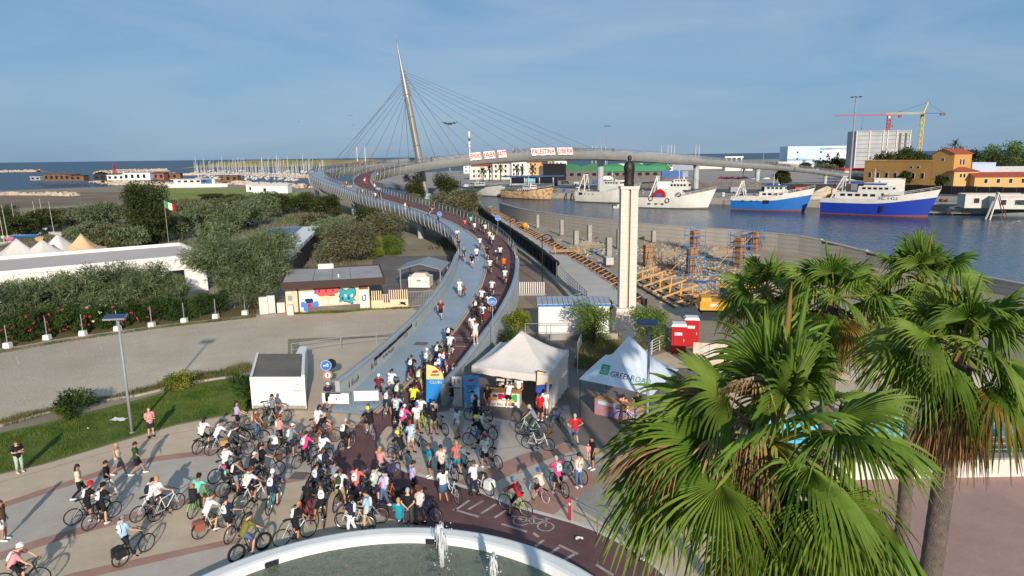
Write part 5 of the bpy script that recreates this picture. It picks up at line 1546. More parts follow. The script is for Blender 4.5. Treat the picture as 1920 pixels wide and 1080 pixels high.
# ------------------------------------------------------------------ far bank buildings
def fq(px, py, z=1.0): return g(px, py, z)
o0 = Vector((ay(1622,300,303).x, 303,0)); o1 = Vector((ay(1748,300,276).x, 276,0))
oa = ang_of(o0, o1); oL = (o1 - o0).length
house('ochre_hall','long ochre flat-roofed building facing the quay','building', o0, oa, oL, 14,9.6, m_ochre, base=1.0, par=.6, rmat=m_conc, wins=[(3 + k * oL / 7.6,4.0,1.2,2.2) for k in range(7)] + [(oL * .72 + k * 3,7.4,1.0,.9) for k in range(2)])
tw0 = o1 + (o1 - o0).normalized() * 0.15
house('ochre_tower','taller ochre block with a red tiled gable roof at the end of the ochre hall','building',(tw0.x, tw0.y), oa, 8.5,11,12.6, m_ochre, base=1.0, roof='gable_x', rmat=m_tile, rise=2.0, over=.5, wins=[(4.2,10.5,.9,1.1),(4.2,1.6,1.4,2.6)], sides=[(4,9.5,1.0,2.2,1),(6,9.5,1.0,2.2,1),(2.5,5,.9,1.2,1)])
m_ochl = mat('pale_ochre',(200,160,102),.9,.06,.3)
q0_ = g(1800,350,1.0); q0_ = Vector((186,268,0))
house('ochre_annex','small pale ochre annex with a red tiled roof by the tower','building',(atY(1792,266),266), R_(-4),9,7,6, m_ochl, base=1.0, roof='hip', rmat=m_tile, rise=1.6, over=.6, wins=[(2.5,4.4,.8,1.5),(3.8,4.4,.8,1.5),(6.5,3.6,.9,2.2)])
house('ochre_outbuilding','low pale ochre outbuilding with a shallow tiled roof right of the annex','building',(atY(1832,262),262), R_(-6),19,9,3.9, m_ochl, base=1.0, roof='gable', rmat=m_tile, rise=1.6, over=.5, wins=[(4 + k * 4.4,2.4,1.2,1.6) for k in range(4)])
house('pale_blue_block','plain pale blue-grey block behind the ochre tower','building',(atY(1824,292),292), R_(-10),9,8,8.5, mat('pale_blue_render',(176,188,206),.9,.05,.4), base=1.0, roof='flat')
house('white_arched_shed','white shed with a curved roof right of the ochre tower','building',(atY(1838,290),290), R_(-10),26,10,4.5, m_white, base=1.0, roof='hip', rmat=m_offw, rise=2.6)
house('quay_cabin','low white cabin on the quay behind the pontoon','cabin',(*fq(1808,390,1.0)[:2],), R_(-14),14,5,3.2, m_offw, base=1.0, par=.2, wins=[(2.5,1.8,1.2,1.2),(6,1.6,1.5,2),(10,1.8,1.8,1.2)])
house('quay_cabin','second low whitish cabin on the quay at the right edge','cabin',(*fq(1862,392,1.0)[:2],), R_(-14),12,5,2.8, m_offw, base=1.0, par=.2, wins=[(2,1.6,1.2,1.2),(5.5,1.6,2.2,1.2)])
house('quay_shed','white box shed behind the royal blue trawler','shed',(*fq(1637,365,1.0)[:2],), R_(-20),9,5,5, m_offw, base=1.0, par=.2)
for i, (x, y, L_, D_, H_, m, lab) in enumerate([(250,330,30,12,7, m_brick, 'brown-roofed house row behind the ochre annex'),(262,300,16,10,8, m_ochl, 'peach house with a red roof at the right edge'),(290,330,30,14,10, m_redp, 'dark red house at the far right edge')]):
 house('far_house', lab, 'house',(x, y), R_(-8), L_, D_, H_, m, base=1.0, roof='gable', rmat=m_tile if i else m_brick, rise=3, wins=[(4 + k * 6,4,1.4,2) for k in range(int(L_ / 7))], group='houses at the far right')
m_gb = mat('grey_block',(150,156,168),.9,.06,.2)
house('grey_block','large pale grey block on the skyline at the right','building',(335,440), R_(-12),46,20,19, m_gb, base=1.0, wins=[(5 + k * 9,14,2,3) for k in range(5)])
house('grey_block','stepped grey building on the skyline at the right edge','building',(372,400), R_(-12),40,20,24, mat('grey_block2',(128,130,134),.9,.08,.2), base=1.0, wins=[(4 + k * 6,19,3,3) for k in range(6)])
ms = thing('lattice_mast','white skyline mast with a dish at the right','mast',(356,440,19))
MB().tube([(0,0,0),(0,0,12)], [.5,.25], 6).build('pole', m_offw, ms); MB().ball((0,0,12.3),1.1,10,6).build('dish', m_offw, ms, smooth=True)
tg = thing('scaffolded_tower','grey sheeted tower block under construction near the cranes','building',(258,520,1.0), R_(-6))
m_sheet = mat('scaffold_sheet',(150,152,154),.8,.16,.12, col2=(178,178,176))
MB().prism([(0,0),(38,0),(38,18),(0,18)], 0,29).build('block', m_sheet, tg)
for z in np.arange(1.5,29,3.0): MB().box((19,-.15, z),(38.4,.5,.35)).build('scaffold_lift', m_grey, tg)
for x in (0,9.5,19,22,28.5,38): MB().box((x, -.25,14.5),(.6,.7,29.6)).build('scaffold_post', m_offw, tg)
for x in (31,35): MB().box((x, -.3,14),(1.2,.6,26)).build('lift_shaft', m_concd, tg)
def crane(base, h, jib, counter, ang, m, label, cab, hookx, apex=0):
 t = thing('tower_crane', label, 'crane', base, ang, 'tower cranes on the skyline')
 q = MB()
 w = 1.0
 for sx, sy in ((-1,-1),(1,-1),(1,1),(-1,1)): q.bar((sx * w, sy * w, 0),(sx * w, sy * w, h),.34)
 k = 0
 for z in np.arange(0, h - 2,2.4):
  s_ = 1 if k % 2 else -1
  q.bar((-w * s_, -w, z),(w * s_, -w, z + 2.4),.2); q.bar((-w * s_, w, z),(w * s_, w, z + 2.4),.2); q.bar((-w, -w * s_, z),(-w, w * s_, z + 2.4),.2); q.bar((w, -w * s_, z),(w, w * s_, z + 2.4),.2)
  k += 1
 q.build('tower', m, t)
 j = MB()
 for yy, zz in ((-.7,0),(.7,0),(0,1.2)): j.bar((0, yy, h + zz),(jib, yy * .6, h + zz * .6),.26)
 n = int(abs(jib) / 2.6)
 for i in range(n):
  a_, b_ = jib * i / n, jib * (i + 1) / n
  j.bar((a_, -.7, h),((a_ + b_) / 2,0, h + 1.1),.14); j.bar(((a_ + b_) / 2,0, h + 1.1),(b_, -.7, h),.14)
 j.build('jib', m, t)
 MB().bar((0,0, h + .2),(counter, 0, h + .2),1.2,.5).build('counter_jib', cab if apex else m, t)
 MB().box((counter * .9,0, h - .6),(abs(counter) * .22,1.4,2.2)).build('counterweight', m if not apex else m_concd, t)
 MB().box((.6 * (1 if jib > 0 else -1),-1.1, h - 1.4),(1.6,1.4,1.8)).build('cab', m_offw if not apex else m_dark, t)
 if apex:
  MB().bar((0,0, h),(apex * .35,0, h + apex),.9).build('apex', m, t)
  MB().tube([(apex * .35,0, h + apex),(jib * .7,0, h + 1.2)], .09,4).build('tie_rod', m_dark, t); MB().tube([(apex * .35,0, h + apex),(counter * .9,0, h + .5)], .09,4).build('tie_rod', m_dark, t)
 MB().bar((hookx, 0, h),(hookx, 0, h - 9),.1).build('hoist_rope', m_dark, t)
 MB().box((hookx, 0, h - 9.4),(.7,.5,.9)).build('hook_block', m_dark, t)
def atY(px, Y):
 p = ay(px, 300, Y); return p.x
crane((atY(1660,540),540,1.0),41,-41,9, R_(-3), mat('crane_red',(176,44,60),.6,.1,.3),'red tower crane with a long level jib', m_offw, -20)
crane((atY(1722,560),560,1.0),43,-29,17, R_(-3), mat('crane_yellow',(206,180,90),.6,.1,.3),'yellow tower crane with a blue counter-jib', m_hulln, -23,8.5)
bw = house('seaside_block','white and pale blue block standing by the sea','building',(atY(1476,640),640), R_(-3),62,22,19, mat('pale_blue_wall',(190,216,234),.85,.0,.02, col2=(224,230,236), thr=(.45,.55)), base=1.0, wins=[(9,14,1.5,1.8),(9,8,1.5,1.8),(30,14,1.5,1.8),(30,8,1.5,1.8),(38,8,1.5,1.8)])
ar = thing('white_portal','white portal frame monument beyond the bridge','monument',(atY(1362,560),560,1.0))
for k in range(4): MB().box((k * 4.0,0,5.2),(1.1,1.1,10.4)).build('pillar', m_white, ar)
MB().box((6,0,10.9),(15,1.6,1.0)).build('beam', m_white, ar)
house('petrol_station','white and red petrol station canopy at the end of the bridge','building',(*fq(1582,338,1.0)[:2],), R_(-6),26,12,4.6, m_white, base=1.0, rcol=m_redp, par=1.2)
gh = thing('market_hall','long green-roofed market hall with a bright green band','building',(atY(1050,400),400,1.0), R_(-7))
MB().prism([(0,0),(62,0),(62,20),(0,20)], 0,5.0).build('wall', m_concd, gh)
MB().box((41,-.4,6.0),(38,.6,3.0)).build('green_band', mat('band_green',(50,130,86),.6,.05,.3), gh)
for k in range(5):
 x0 = k * 12.4
 pr = [(x0 + 12.4 * i / 12,7.4 + 1.6 * math.sin(math.pi * i / 12)) for i in range(13)]
 q = MB(); q.strip([(x, .2, z) for x, z in pr], [(x, 20, z) for x, z in pr]); q.strip([(x, .2,5) for x, z in pr], [(x, .2, z) for x, z in pr])
 q.build('vault', m_green if k != 2 else m_green, gh)
for k in range(14): MB().box((2.5 + k * 4.3,-.06,3.0),(2.2,.2,1.6)).build('window', m_glass, gh)
house('black_portal_shed','dark open-fronted shed left of the green market hall','building',(atY(1018,392),392), R_(-4),13,10,9, m_black, base=1.0)
kb_ = thing('kiosk','low kiosk with a dark blue roof and a bright poster','kiosk',(*fq(958,349,1.0)[:2], 1.0), R_(-6))
MB().box((11,3,2.0),(22,6,4.0)).build('wall', m_glass, kb_)
MB().box((10.5,2.5,4.5),(29,8,.5)).build('roof', mat('kiosk_blue',(48,72,116),.6,.08,.5), kb_)
for x in (0,6.5,13.5,20): MB().box((x, -.3,2.1),(.4,.4,4.2)).build('post', m_offw, kb_)
MB().box((9.2,-.15,1.9),(4.6,.2,3.2)).build('poster', mat('poster_cyan',(96,190,214),.7,0,.6, col2=(210,140,80), thr=(.55,.6)), kb_)
MB().box((10,-1.0,.6),(21,.3,1.2)).build('low_wall', m_white, kb_)
bc_ = thing('blue_container','dark blue freight container raised on the quay behind the bridge','container',(*fq(1243,342,1.0)[:2], 1.0), R_(-5))
MB().box((6,1.2,4.0),(13,2.6,3.2)).build('body', m_bluep, bc_)
for k in range(24): MB().box((k * .52 + .1,-.13,4.0),(.2,.06,3.0)).build('corrugation', m_bluep, bc_)
MB().box((11,.2,4.0),(2.6,.8,3.0)).build('end_panel', m_gb, bc_)
for x in (0,11): MB().box((x, 1.2,1.2),(1.6,2.2,2.4)).build('support', m_concd, bc_)
def van(px, py, label, m, ang, L=5.6, h=2.4):
 p = fq(px, py, 1.01)
 t = thing('parked_van', label, 'van',(p.x, p.y, 1.01), ang, 'vehicles parked on the far quay')
 vs = [(-L / 2,.35),(-L / 2, h),(L * .22, h),(L * .36, h * .62),(L / 2, h * .5),(L / 2,.35)]
 n = len(vs)
 V = [(x, -.95, z) for x, z in vs] + [(x, .95, z) for x, z in vs]
 MB().add(V, [tuple(range(n)), tuple(range(2 * n - 1, n - 1,-1))] + [(i, i + n, (i + 1) % n + n, (i + 1) % n) for i in range(n)]).build('body', m, t, fix=True)
 MB().box((L * .29,0, h * .8),(.5,1.7,.5), M=Matrix.Rotation(R_(38),3,'Y')).build('windscreen', m_glass, t)
 for x in (-L * .32, L * .32):
  for s_ in (-1,1):
   w_ = MB().tube([(x, s_ * .8,.34),(x, s_ * .99,.34)], .34,12).build('wheel', m_black, t)
 for s_ in (-1,1): MB().box((L / 2 - .02, s_ * .65, h * .36),(.06,.3,.18)).build('headlight', m_offw, t)
 for s_ in (-1,1): MB().box((L * .12, s_ * .955, h * .72),(.9,.04,.45)).build('side_window', m_glass, t)
van(1168,352,'white box van beside the bridge pier', m_white, R_(-6),7,3.2)
van(1250,356,'white camper van on the quay behind the white trawler', m_white, R_(-4),7.5,3.3)
van(1045,338,'pale van parked near the blue-roofed kiosk', m_offw, R_(-3))
van(1383,362,'grey van behind the arch of the blue and white trawler', m_grey, R_(5),6,2.2)
van(1140,338,'white van below the green band of the market hall', m_white, R_(4))
for i, (px, py, m) in enumerate([(1060,345, m_dark),(1085,347, m_offw),(1215,350, m_grey),(1440,358, m_dark),(1465,361, m_offw),(1500,358, m_redp),(1118,344, m_bluep)]):
 van(px, py, ['dark car left of the pier on the quay','pale car on the quay road left of the column','grey car on the quay right of the statue','dark car behind the blue and white trawler','pale car behind the blue and white trawler','red car behind the bow of the blue and white trawler','blue car in front of the market hall'][i], m, R_(rnd.uniform(-15,15)),4.3,1.5)
rr = random.Random(71)
cl = [Vector((-4,280,0)), Vector((22,263,0)), Vector((46,245,0)), Vector((66,226,0)), Vector((92,208,0)), Vector((116,190,0)), Vector((134,172,0))]
cs = resample(spline(cl, 2.0),5.5)
NW = ['first','second','third','fourth','fifth','sixth','seventh','eighth','ninth','tenth','eleventh','twelfth','thirteenth','fourteenth','fifteenth']
ck = [0,0,0]
cmats = [m_bluep, m_offw, m_woodd, m_rust, m_grey]
for k, q_ in enumerate(cs[:36]):
 j = k % 3
 if ck[j] > 13: continue
 ck[j] += 1
 pos = (q_.x + rr.uniform(0,3), q_.y + rr.uniform(1,5),1.0)
 if j == 0:
  t = thing('crate_stack','stack of fish crates on the far quay, %s from the left' % NW[ck[0] - 1], 'crates', pos, rr.uniform(0,3),'crate stacks on the far quay')
  for n_ in range(rr.randint(3,6)): MB().box((rr.uniform(-.1,.1), rr.uniform(-.1,.1),.2 + n_ * .4),(1.3,.9,.38)).build('crate', rr.choice(cmats), t)
 elif j == 1:
  t = thing('net_heap','heap of fishing nets on the far quay, %s from the left' % NW[ck[1] - 1], 'nets', pos, rr.uniform(0,3),'net heaps on the far quay')
  b_ = MB()
  for n_ in range(9): b_.ball((rr.uniform(-1.2,1.2), rr.uniform(-.7,.7),.25 + rr.uniform(0,.3)),(rr.uniform(.4,.8), rr.uniform(.4,.7), rr.uniform(.25,.5)),8,5)
  b_.build('netting', rr.choice([m_dark, m_rust, m_green, m_woodd]), t)
  MB().tube([(.8 * math.cos(a),.8 * math.sin(a),.7) for a in np.linspace(0,6,9)], .07,5).build('rope_coil', m_yel, t)
 else:
  t = thing('quay_bin','waste bin or drum on the far quay, %s from the left' % NW[ck[2] - 1], 'bin', pos, 0,'bins on the far quay')
  MB().lathe([(.0,0),(.5,0),(.55,1.2),(.5,1.3),(0,1.32)], 10).build('drum', rr.choice(cmats), t); MB().lathe([(.56,.6),(.58,.62),(.58,.7),(.56,.72)], 10).build('hoop', m_dark, t)
def screen_fence(P, h, label, m):
 P = [Vector(q) for q in P]
 t = thing('screen_fence', label, 'fence', P[0], 0,'screen fences on the far quay')
 for a_, b_ in zip(P[:-1], P[1:]):
  n_ = max(1, int((b_ - a_).length / 3))
  for k in range(n_):
   c = a_.lerp(b_, (k + .5) / n_) - P[0]; d = b_ - a_
   MB().box(c + Vector((0,0, h / 2 + .1)),(d.length / n_ - .06,.08, h + .15 * (k % 2))).build('panel', m, t).rotation_euler = (0,0,0)
   t.children[-1].data.transform(Matrix.Translation(c) @ Matrix.Rotation(math.atan2(d.y, d.x),4,'Z') @ Matrix.Translation(-c))
screen_fence([(atY(1612,250),250,1),(atY(1700,236),236,1),(atY(1790,222),222,1),(atY(1940,206),206,1)], 2.6,'long dark screened fence below the ochre hall', m_black)
screen_fence([(atY(1440,262),262,1),(atY(1530,256),256,1),(atY(1600,252),252,1)], 2.2,'dark mesh fence behind the blue and white trawler', m_dark)
screen_fence([(atY(1205,300),300,1),(atY(1330,292),292,1),(atY(1430,290),290,1)], 2.0,'grey panel fence under the right arm of the bridge', m_concd)
heap(1550,372,14,5,3.2,'long sandy heap behind the blue and white trawler', m_sandy, 9,1.0)
for i, (px, m) in enumerate([(1352, m_redp),(1362, m_redp),(1372, m_redp),(1384, m_redp),(1395, m_redp),(1412, m_white),(1424, m_white),(1436, m_white)]):
 p = fq(px, 346 + (i % 2),1.0)
 t = thing('sunshade','%s sunshade, number %s from the left in the row under the bridge' % ('red' if i < 5 else 'white', ['one','two','three','four','five','six','seven','eight'][i]),'sunshade',(p.x, p.y, 1.0),0,'sunshades under the far bridge end')
 MB().tube([(0,0,0),(0,0,3.6)], .06,5).build('pole', m_grey, t)
 MB().lathe([(2.2,2.7),(1.2,3.3),(.0,3.7)], 8).build('canopy', m, t)
def floodlight(px, Y, h, label, z=1.0, heads=True):
 x = atY(px, Y)
 t = thing('floodlight_mast', label, 'lamp mast',(x, Y, z),0,'tall lamp masts')
 MB().tube([(0,0,0),(0,0, h)], [h * .013, h * .007], 8).build('pole', m_grey, t)
 if heads:
  MB().tube([(1.3 * math.cos(a),1.3 * math.sin(a), h) for a in np.linspace(0,6.28,13)], .12,5).build('ring', m_grey, t)
  for a in range(6): MB().box((1.6 * math.cos(a * 1.05),1.6 * math.sin(a * 1.05), h - .1),(.8,.5,.3), rz=a * 1.05).build('floodlight', m_dark, t)
floodlight(1596,262,34,'tall grey floodlight mast left of the ochre hall')
floodlight(1138,420,31,'tall floodlight mast beyond the crown of the bridge')
floodlight(843,520,38,'small distant floodlight mast right of the bridge mast')
floodlight(1431,620,26,'thin distant lamp mast beyond the right arm of the bridge', heads=False)
an = thing('antenna_mast','pale antenna mast with panels behind the red lettered banners','antenna',(atY(881,420),420,1.0))
MB().tube([(0,0,0),(0,0,29)], [.5,.4], 8).build('pole', m_offw, an)
for z in (20,22,24,26.5,28): MB().box((0,-.5, z),(1.1,.5,1.4)).build('antenna_panel', m_offw if z != 24 else m_dark, an)
rr = random.Random(5)
for i in range(16):
 px = 868 + i * 11.5 + rr.uniform(-3,3); Y = rr.uniform(420,640)
 h = rr.uniform(6,10); w_ = rr.uniform(9,16)
 house('town_house','small white house of the far town, number %s from the left under the bridge' % ['one','two','three','four','five','six','seven','eight','nine','ten','eleven','twelve','thirteen','fourteen','fifteen','sixteen'][i], 'house',(atY(px, Y), Y), R_(rr.uniform(-15,15)), w_, 9, h, [m_white, m_offw, m_ochl, m_white][i % 4], base=1.0, roof=['flat','gable','hip'][i % 3], rmat=m_tile if i % 3 else m_conc, rise=1.6, wins=[(2 + k * 3, zz, 1.1,1.6) for k in range(int(w_ / 3.4)) for zz in np.arange(2, h - 1,3)], group='white town houses behind the bridge')
for i in range(10):
 px = 1060 + i * 50; Y = 560 + 40 * (i % 3)
 house('far_shed','distant low pale shed, number %s from the left beyond the right arm of the bridge' % ['one','two','three','four','five','six','seven','eight','nine','ten'][i], 'shed',(atY(px, Y), Y), R_(-4),22,10,3.5 + (i % 3), [m_white, m_gb, m_offw][i % 3], base=1.0, par=.2, group='distant sheds')

# ------------------------------------------------------------------ left coast: breakwaters, fishing huts, marina
def rocks(name, P, w, h, label, m, seed, n):
 """a mound of boulders along P"""
 rr = random.Random(seed)
 t = thing(name, label, 'breakwater')
 S = spline([Vector(p) for p in P], 4)
 core = MB(); Fr = frames(S)
 core.strip([p - f * w * .5 + Vector((0,0,-1.4)) for p, f in zip(S, Fr)], [p - f * w * .2 + Vector((0,0, h * .8)) for p, f in zip(S, Fr)])
 core.strip([p - f * w * .2 + Vector((0,0, h * .8)) for p, f in zip(S, Fr)], [p + f * w * .2 + Vector((0,0, h * .8)) for p, f in zip(S, Fr)])
 core.strip([p + f * w * .2 + Vector((0,0, h * .8)) for p, f in zip(S, Fr)], [p + f * w * .5 + Vector((0,0,-1.4)) for p, f in zip(S, Fr)])
 core.build('mound', m, t, fix=True)
 st_ = MB()
 for _ in range(n):
  i = rr.randrange(len(S)); o = rr.uniform(-.5,.5)
  c = S[i] + Fr[i] * o * w + Vector((rr.uniform(-2,2), rr.uniform(-2,2),-1 + (h + .9) * (1 - abs(o) * 1.6)))
  s_ = rr.uniform(.8,2.0)
  M_ = Matrix.Rotation(rr.uniform(0,3),3,'Z') @ Matrix.Rotation(rr.uniform(-.5,.5),3,'X')
  st_.box(c, (s_ * 1.4, s_, s_ * .9), M=M_, taper=.7)
 o = st_.build('boulders', m, t)
 o['kind'] = 'stuff'
 return t
m_rock = mat('boulders',(196,176,154),.9,.15,.3, world_co=True)
L0 = lambda px, py, z=-1.0: g(px, py, z)
rocks('breakwater', [L0(-40,324), L0(30,322.5), L0(74,322)], 16,3.2,'stone breakwater in the sea at the far left', m_rock, 1,260)
rocks('breakwater', [L0(190,326), L0(240,323), L0(310,321)], 20,4.0,'long stone mole behind the fishing huts', m_rock, 2,320)
rocks('breakwater', [L0(182,342), L0(230,346), L0(300,350), L0(350,350), L0(420,348)], 10,2.4,'rocky bank carrying the fishing huts', m_rock, 3,420)
rocks('breakwater', [L0(230,331), L0(330,329), L0(430,328), L0(590,334)], 12,2.6,'pale rock armour along the marina', m_rock, 4,420)
rocks('breakwater', [L0(-60,366,0), L0(60,366,0), L0(140,367,0)], 3.5,1.0,'low pale stone groyne lying on the beach', m_rock, 6,160)
rocks('breakwater', [L0(440,345,0), L0(500,348,0), L0(575,352,0)], 7,1.6,'pale rocks between the white huts and the bridge bend', m_rock, 8,200)
dune = MB()
D0 = [(310,318),(350,316),(420,314),(500,313),(600,312),(700,311)]
base = [L0(x, y, -1) for x, y in D0]
bs = spline(base, 20)
rows = []
for j, (k, z) in enumerate(((0,-1.2),(.25,4),(.6,9),(1.0,9.5),(1.5,2),(1.7,-1.2))):
 rows.append([p + Vector((0,160 * k, 1.3 * max(z, -1.2) * (min(1,(i + .3) / 9) if z > 0 else 1) * (1 + .12 * math.sin(i * 1.7 + j)))) for i, p in enumerate(bs)])
for a_, b_ in zip(rows[:-1], rows[1:]): dune.strip(a_, b_)
struct(dune.build('dune_ridge', mat('dune_scrub',(170,150,100),.95,.3,.03,.0, world_co=True, col2=(126,120,70), bscale=.1), fix=True))
def fishing_hut(px, py, w_, d_, h_, label, m, roofm, beams=0, z=1.6):
 p = g(px, py, 0)
 t = thing('fishing_hut', label, 'hut',(p.x, p.y, 0), R_(rnd.uniform(-8,8)),'fishing huts on the rocky bank')
 MB().box((0,0, z + h_ / 2),(w_, d_, h_)).build('wall', m, t)
 MB().box((0,0, z + h_ + .12),(w_ + .8, d_ + .8,.25)).build('roof', roofm, t)
 MB().box((0,0, z - .1),(w_ + 1.6, d_ + 1.2,.2)).build('deck', m_woodd, t)
 for k in range(4): MB().tube([(-w_ / 2 + k * w_ / 3,-d_ / 2,-1.5),(-w_ / 2 + k * w_ / 3,-d_ / 2, z)], .15,5).build('stilt', m_woodd, t)
 for k in range(max(1, int(w_ / 4))):
  wo = MB().box((-w_ / 2 + 2 + k * 4,-d_ / 2 - .03, z + h_ * .55),(1.8,.1, h_ * .5)).build('window', m_glass, t)
 for k in range(beams): MB().tube([(0,0, z + h_),(-w_ * .5 - 6 - 3 * k, -6 + 5 * k, z + h_ + 3.5)], .12,5).build('net_boom', m_woodd, t)
for i, a_ in enumerate([(72,342,8,5,2.5,'small grey fishing hut farthest out on the rocks', m_gb, m_offw, 1),(118,343,22,8,4.5,'dark timber fishing hut on stilts', m_woodd, m_woodd, 3),(150,343,10,6,3.5,'brown fishing hut with a yellow panel', m_woodd, m_dark, 2),(200,342,14,6,4.0,'dark fishing hut with white sheets', m_dark, m_dark, 1),(222,342,12,6,3.6,'white-fronted fishing hut beside the dark one', m_white, m_offw, 0),(262,342,18,7,5,'big white fishing hut in the middle', m_white, m_offw, 0),(292,341,16,6,4.5,'reddish brown fishing hut right of the white ones', m_brick, m_dark, 0),(328,340,10,5,4,'brown hut left of the houseboat', m_woodd, m_dark, 0),(432,345,12,5,3.5,'dark brown hut right of the houseboat', m_woodd, m_dark, 0)]):
 fishing_hut(*a_)
p = g(375,352,0)
hb2 = thing('houseboat','long white and blue houseboat beached by the meadow','boat',(p.x, p.y, 0), R_(2))
MB().prism([(-16,-2.4),(12,-2.4),(15,0),(12,2.4),(-16,2.4)], .2,2.2).build('hull', m_hullw, hb2)
cabn = MB().box((-2,0,3.4),(22,4,2.4)).build('cabin', m_hullw, hb2)
MB().box((4.5,0,3.4),(6,4.1,2.42)).build('blue_cabin', m_bluep, hb2)
for k in range(5): MB().box((-10 + k * 3.4,-2.05,3.6),(1.8,.1,1.0)).build('window', m_bluep if k == 0 else m_glass, cabn)
MB().box((-1,0,4.75),(27,5,.25)).build('roof', m_offw, hb2)
for k in range(12): MB().box((-15 + k * 2.4,-2.3,2.7),(.1,.1,1)).build('rail_post', m_offw, hb2)
for i, (px, py, L_, lab) in enumerate([(462,360,5,'little white gabled hut left of the larger white hut'),(474,363,16,'long white hut with an open dark bay behind the hedge trees')]):
 p = g(px, py, 0)
 house('white_hut', lab, 'hut',(p.x, p.y), R_(-4), L_, 5,3.2, m_white, roof='gable', rmat=m_offw, rise=1.0, wins=[(L_ * .35,1.6,1.2,1.4)] if L_ > 6 else [(2,1.6,.8,1.6)], group='white huts by the marina')
p = g(516,362,0)
pl_ = thing('red_print_kiosk','white kiosk with a red print at the end of the white hut','kiosk',(p.x, p.y, 0), R_(-4))
MB().box((3,2.5,1.7),(6,5,3.4)).build('wall', m_white, pl_); MB().box((3,2.5,3.5),(6.6,5.6,.2)).build('roof', m_offw, pl_); splat(12,3.2,1.8,2.4,1.5, m_gr, 77,-.06,'print_patch',.3, pl_)
def yacht():
 t = thing('sailing_yacht','','yacht',(0,0,0),0,'sailing yachts in the marina')
 q = MB(); rows = []
 for zz, k in ((-.2,.7),(.5,.92),(1.3,1.0)):
  rows.append([(x * 5.5 * (1 if k == 1 else .95), w * 1.6 * k, zz) for x, w in ((-1,-.7),(-1,.7),(-.2,1),(.5,.75),(1,0),(.5,-.75),(-.2,-1),(-1,-.7))])
 for a_, b_ in zip(rows[:-1], rows[1:]): q.strip(a_, b_)
 q.build('hull', m_hullw, t)
 MB().poly([(x, y, 1.2) for x, y, _ in rows[2][:-1]]).build('deck', m_offw, t)
 MB().box((.4,0,1.6),(4.5,1.6,.7), taper=.8).build('cabin', m_hullw, t)
 MB().tube([(.6,0,1.2),(.6,0,15)], [.26,.18], 6).build('mast', m_offw, t)
 MB().tube([(.6,0,2.9),(-3.8,0,2.8)], .2,6).build('boom', m_bluep, t)
 st_ = MB()
 for e in ((5.3,0,1.3),(-5.3,0,1.3),(.4,1.5,1.3),(.4,-1.5,1.3)): st_.tube([e, (.6,0,14.8)], .025,3)
 st_.build('stays', m_grey, t)
 return t
yp = yacht()
rr = random.Random(9)
ny = 0
for i in range(110):
 px = 366 + i * 2.25 + rr.uniform(-3,3)
 py = rr.choice([322,325,328,331,334,337]) + rr.uniform(-1,1) + (2 if px > 520 else 0)
 if px > 560: py = min(py, 333)
 o = yp if ny == 0 else copy_tree(yp)
 p = g(px, py, -1)
 o.location = (p.x, p.y, -1)
 s_ = rr.uniform(.8,1.25) * (1.0 if py < 330 else .75)
 o.scale = (s_, s_, s_ * rr.uniform(.85,1.2))
 o.rotation_euler = (R_(rr.uniform(-2,2)), R_(rr.uniform(-2,2)), R_(rr.choice([80,100,-80,90]) + rr.uniform(-10,10)))
 o['label'] = 'white sailing yacht with a bare mast in the crowded far marina'
 ny += 1
for i, (px, Y) in enumerate([(1110,700),(1118,700),(1128,700),(1135,720),(1252,700),(1258,690),(1265,700),(1305,690),(1310,700),(1240,720),(669,330),(685,330)]):
 o = copy_tree(yp)
 o.location = (atY(px, Y), Y, -1 if Y < 600 else 1.5)
 o.rotation_euler = (0,0, R_(rr.uniform(60,120)))
 s_ = 1.3 if Y > 600 else 1.05
 o.scale = (s_, s_, s_ * (1.15 if Y > 600 else 1.35))
 o['label'] = 'white sailing yacht whose mast rises beyond the right arm of the bridge' if Y > 600 else ('white yacht mast just behind the far deck, left one of two' if px < 675 else 'white yacht mast just behind the far deck, right one of two')
 o['group'] = 'sailing yachts beyond the bridge'
p = g(216,328,0)
mk = thing('red_marker','red lattice channel marker behind the fishing huts','marker',(p.x, p.y, 0))
q = MB()
for s_ in ((-1.5,-1.5),(1.5,-1.5),(1.5,1.5),(-1.5,1.5)): q.bar((*s_, 0),(s_[0] * .2, s_[1] * .2,11),.5)
for z in (2.5,5,7.5): q.box((0,0, z),(2.6 - z * .18,2.6 - z * .18,.4))
q.build('frame', m_redp, mk); MB().box((0,0,11.6),(1.6,1.6,1.6), taper=.6).build('lantern', m_redp, mk)
for i, (px, py, w_, h_, m) in enumerate([(35,480,5.2,2.6, m_tent),(82,478,4.6,2.3, m_tent),(112,470,4.4,2.6, m_tent),(155,468,4.2,2.5, mat('peach_canvas',(238,196,150),.85,.05,1, transl=.2))]):
 p = g(px, py, 1.8)
 t = thing('shade_tent', ['leftmost pale conical shade tent behind the pavilion','second pale conical shade tent behind the pavilion','third cream conical shade tent behind the pavilion','rightmost peach-tinted conical shade tent behind the pavilion'][i], 'tent',(p.x, p.y, 0), R_(20 * i),'conical shade tents behind the pavilion')
 vs, fs = [], []
 n, mr = 24,6
 for r in range(mr + 1):
  f = r / mr
  for j in range(n):
   a = 2 * math.pi * j / n
   k = (1 - f) * w_ * (1 + .12 * math.cos(4 * a))
   vs.append((k * math.cos(a) * .75, k * math.sin(a) * .75,1.8 + h_ * f ** 1.7 + .08 * math.cos(8 * a) * (1 - f)))
 for r in range(mr):
  for j in range(n): fs.append((r * n + j, r * n + (j + 1) % n, (r + 1) * n + (j + 1) % n, (r + 1) * n + j))
 MB().add(vs, fs).build('canopy', m, t, smooth=True, fix=True)
 MB().tube([(0,0,0),(0,0,1.8 + h_)], .06,6).build('pole', m_grey, t)
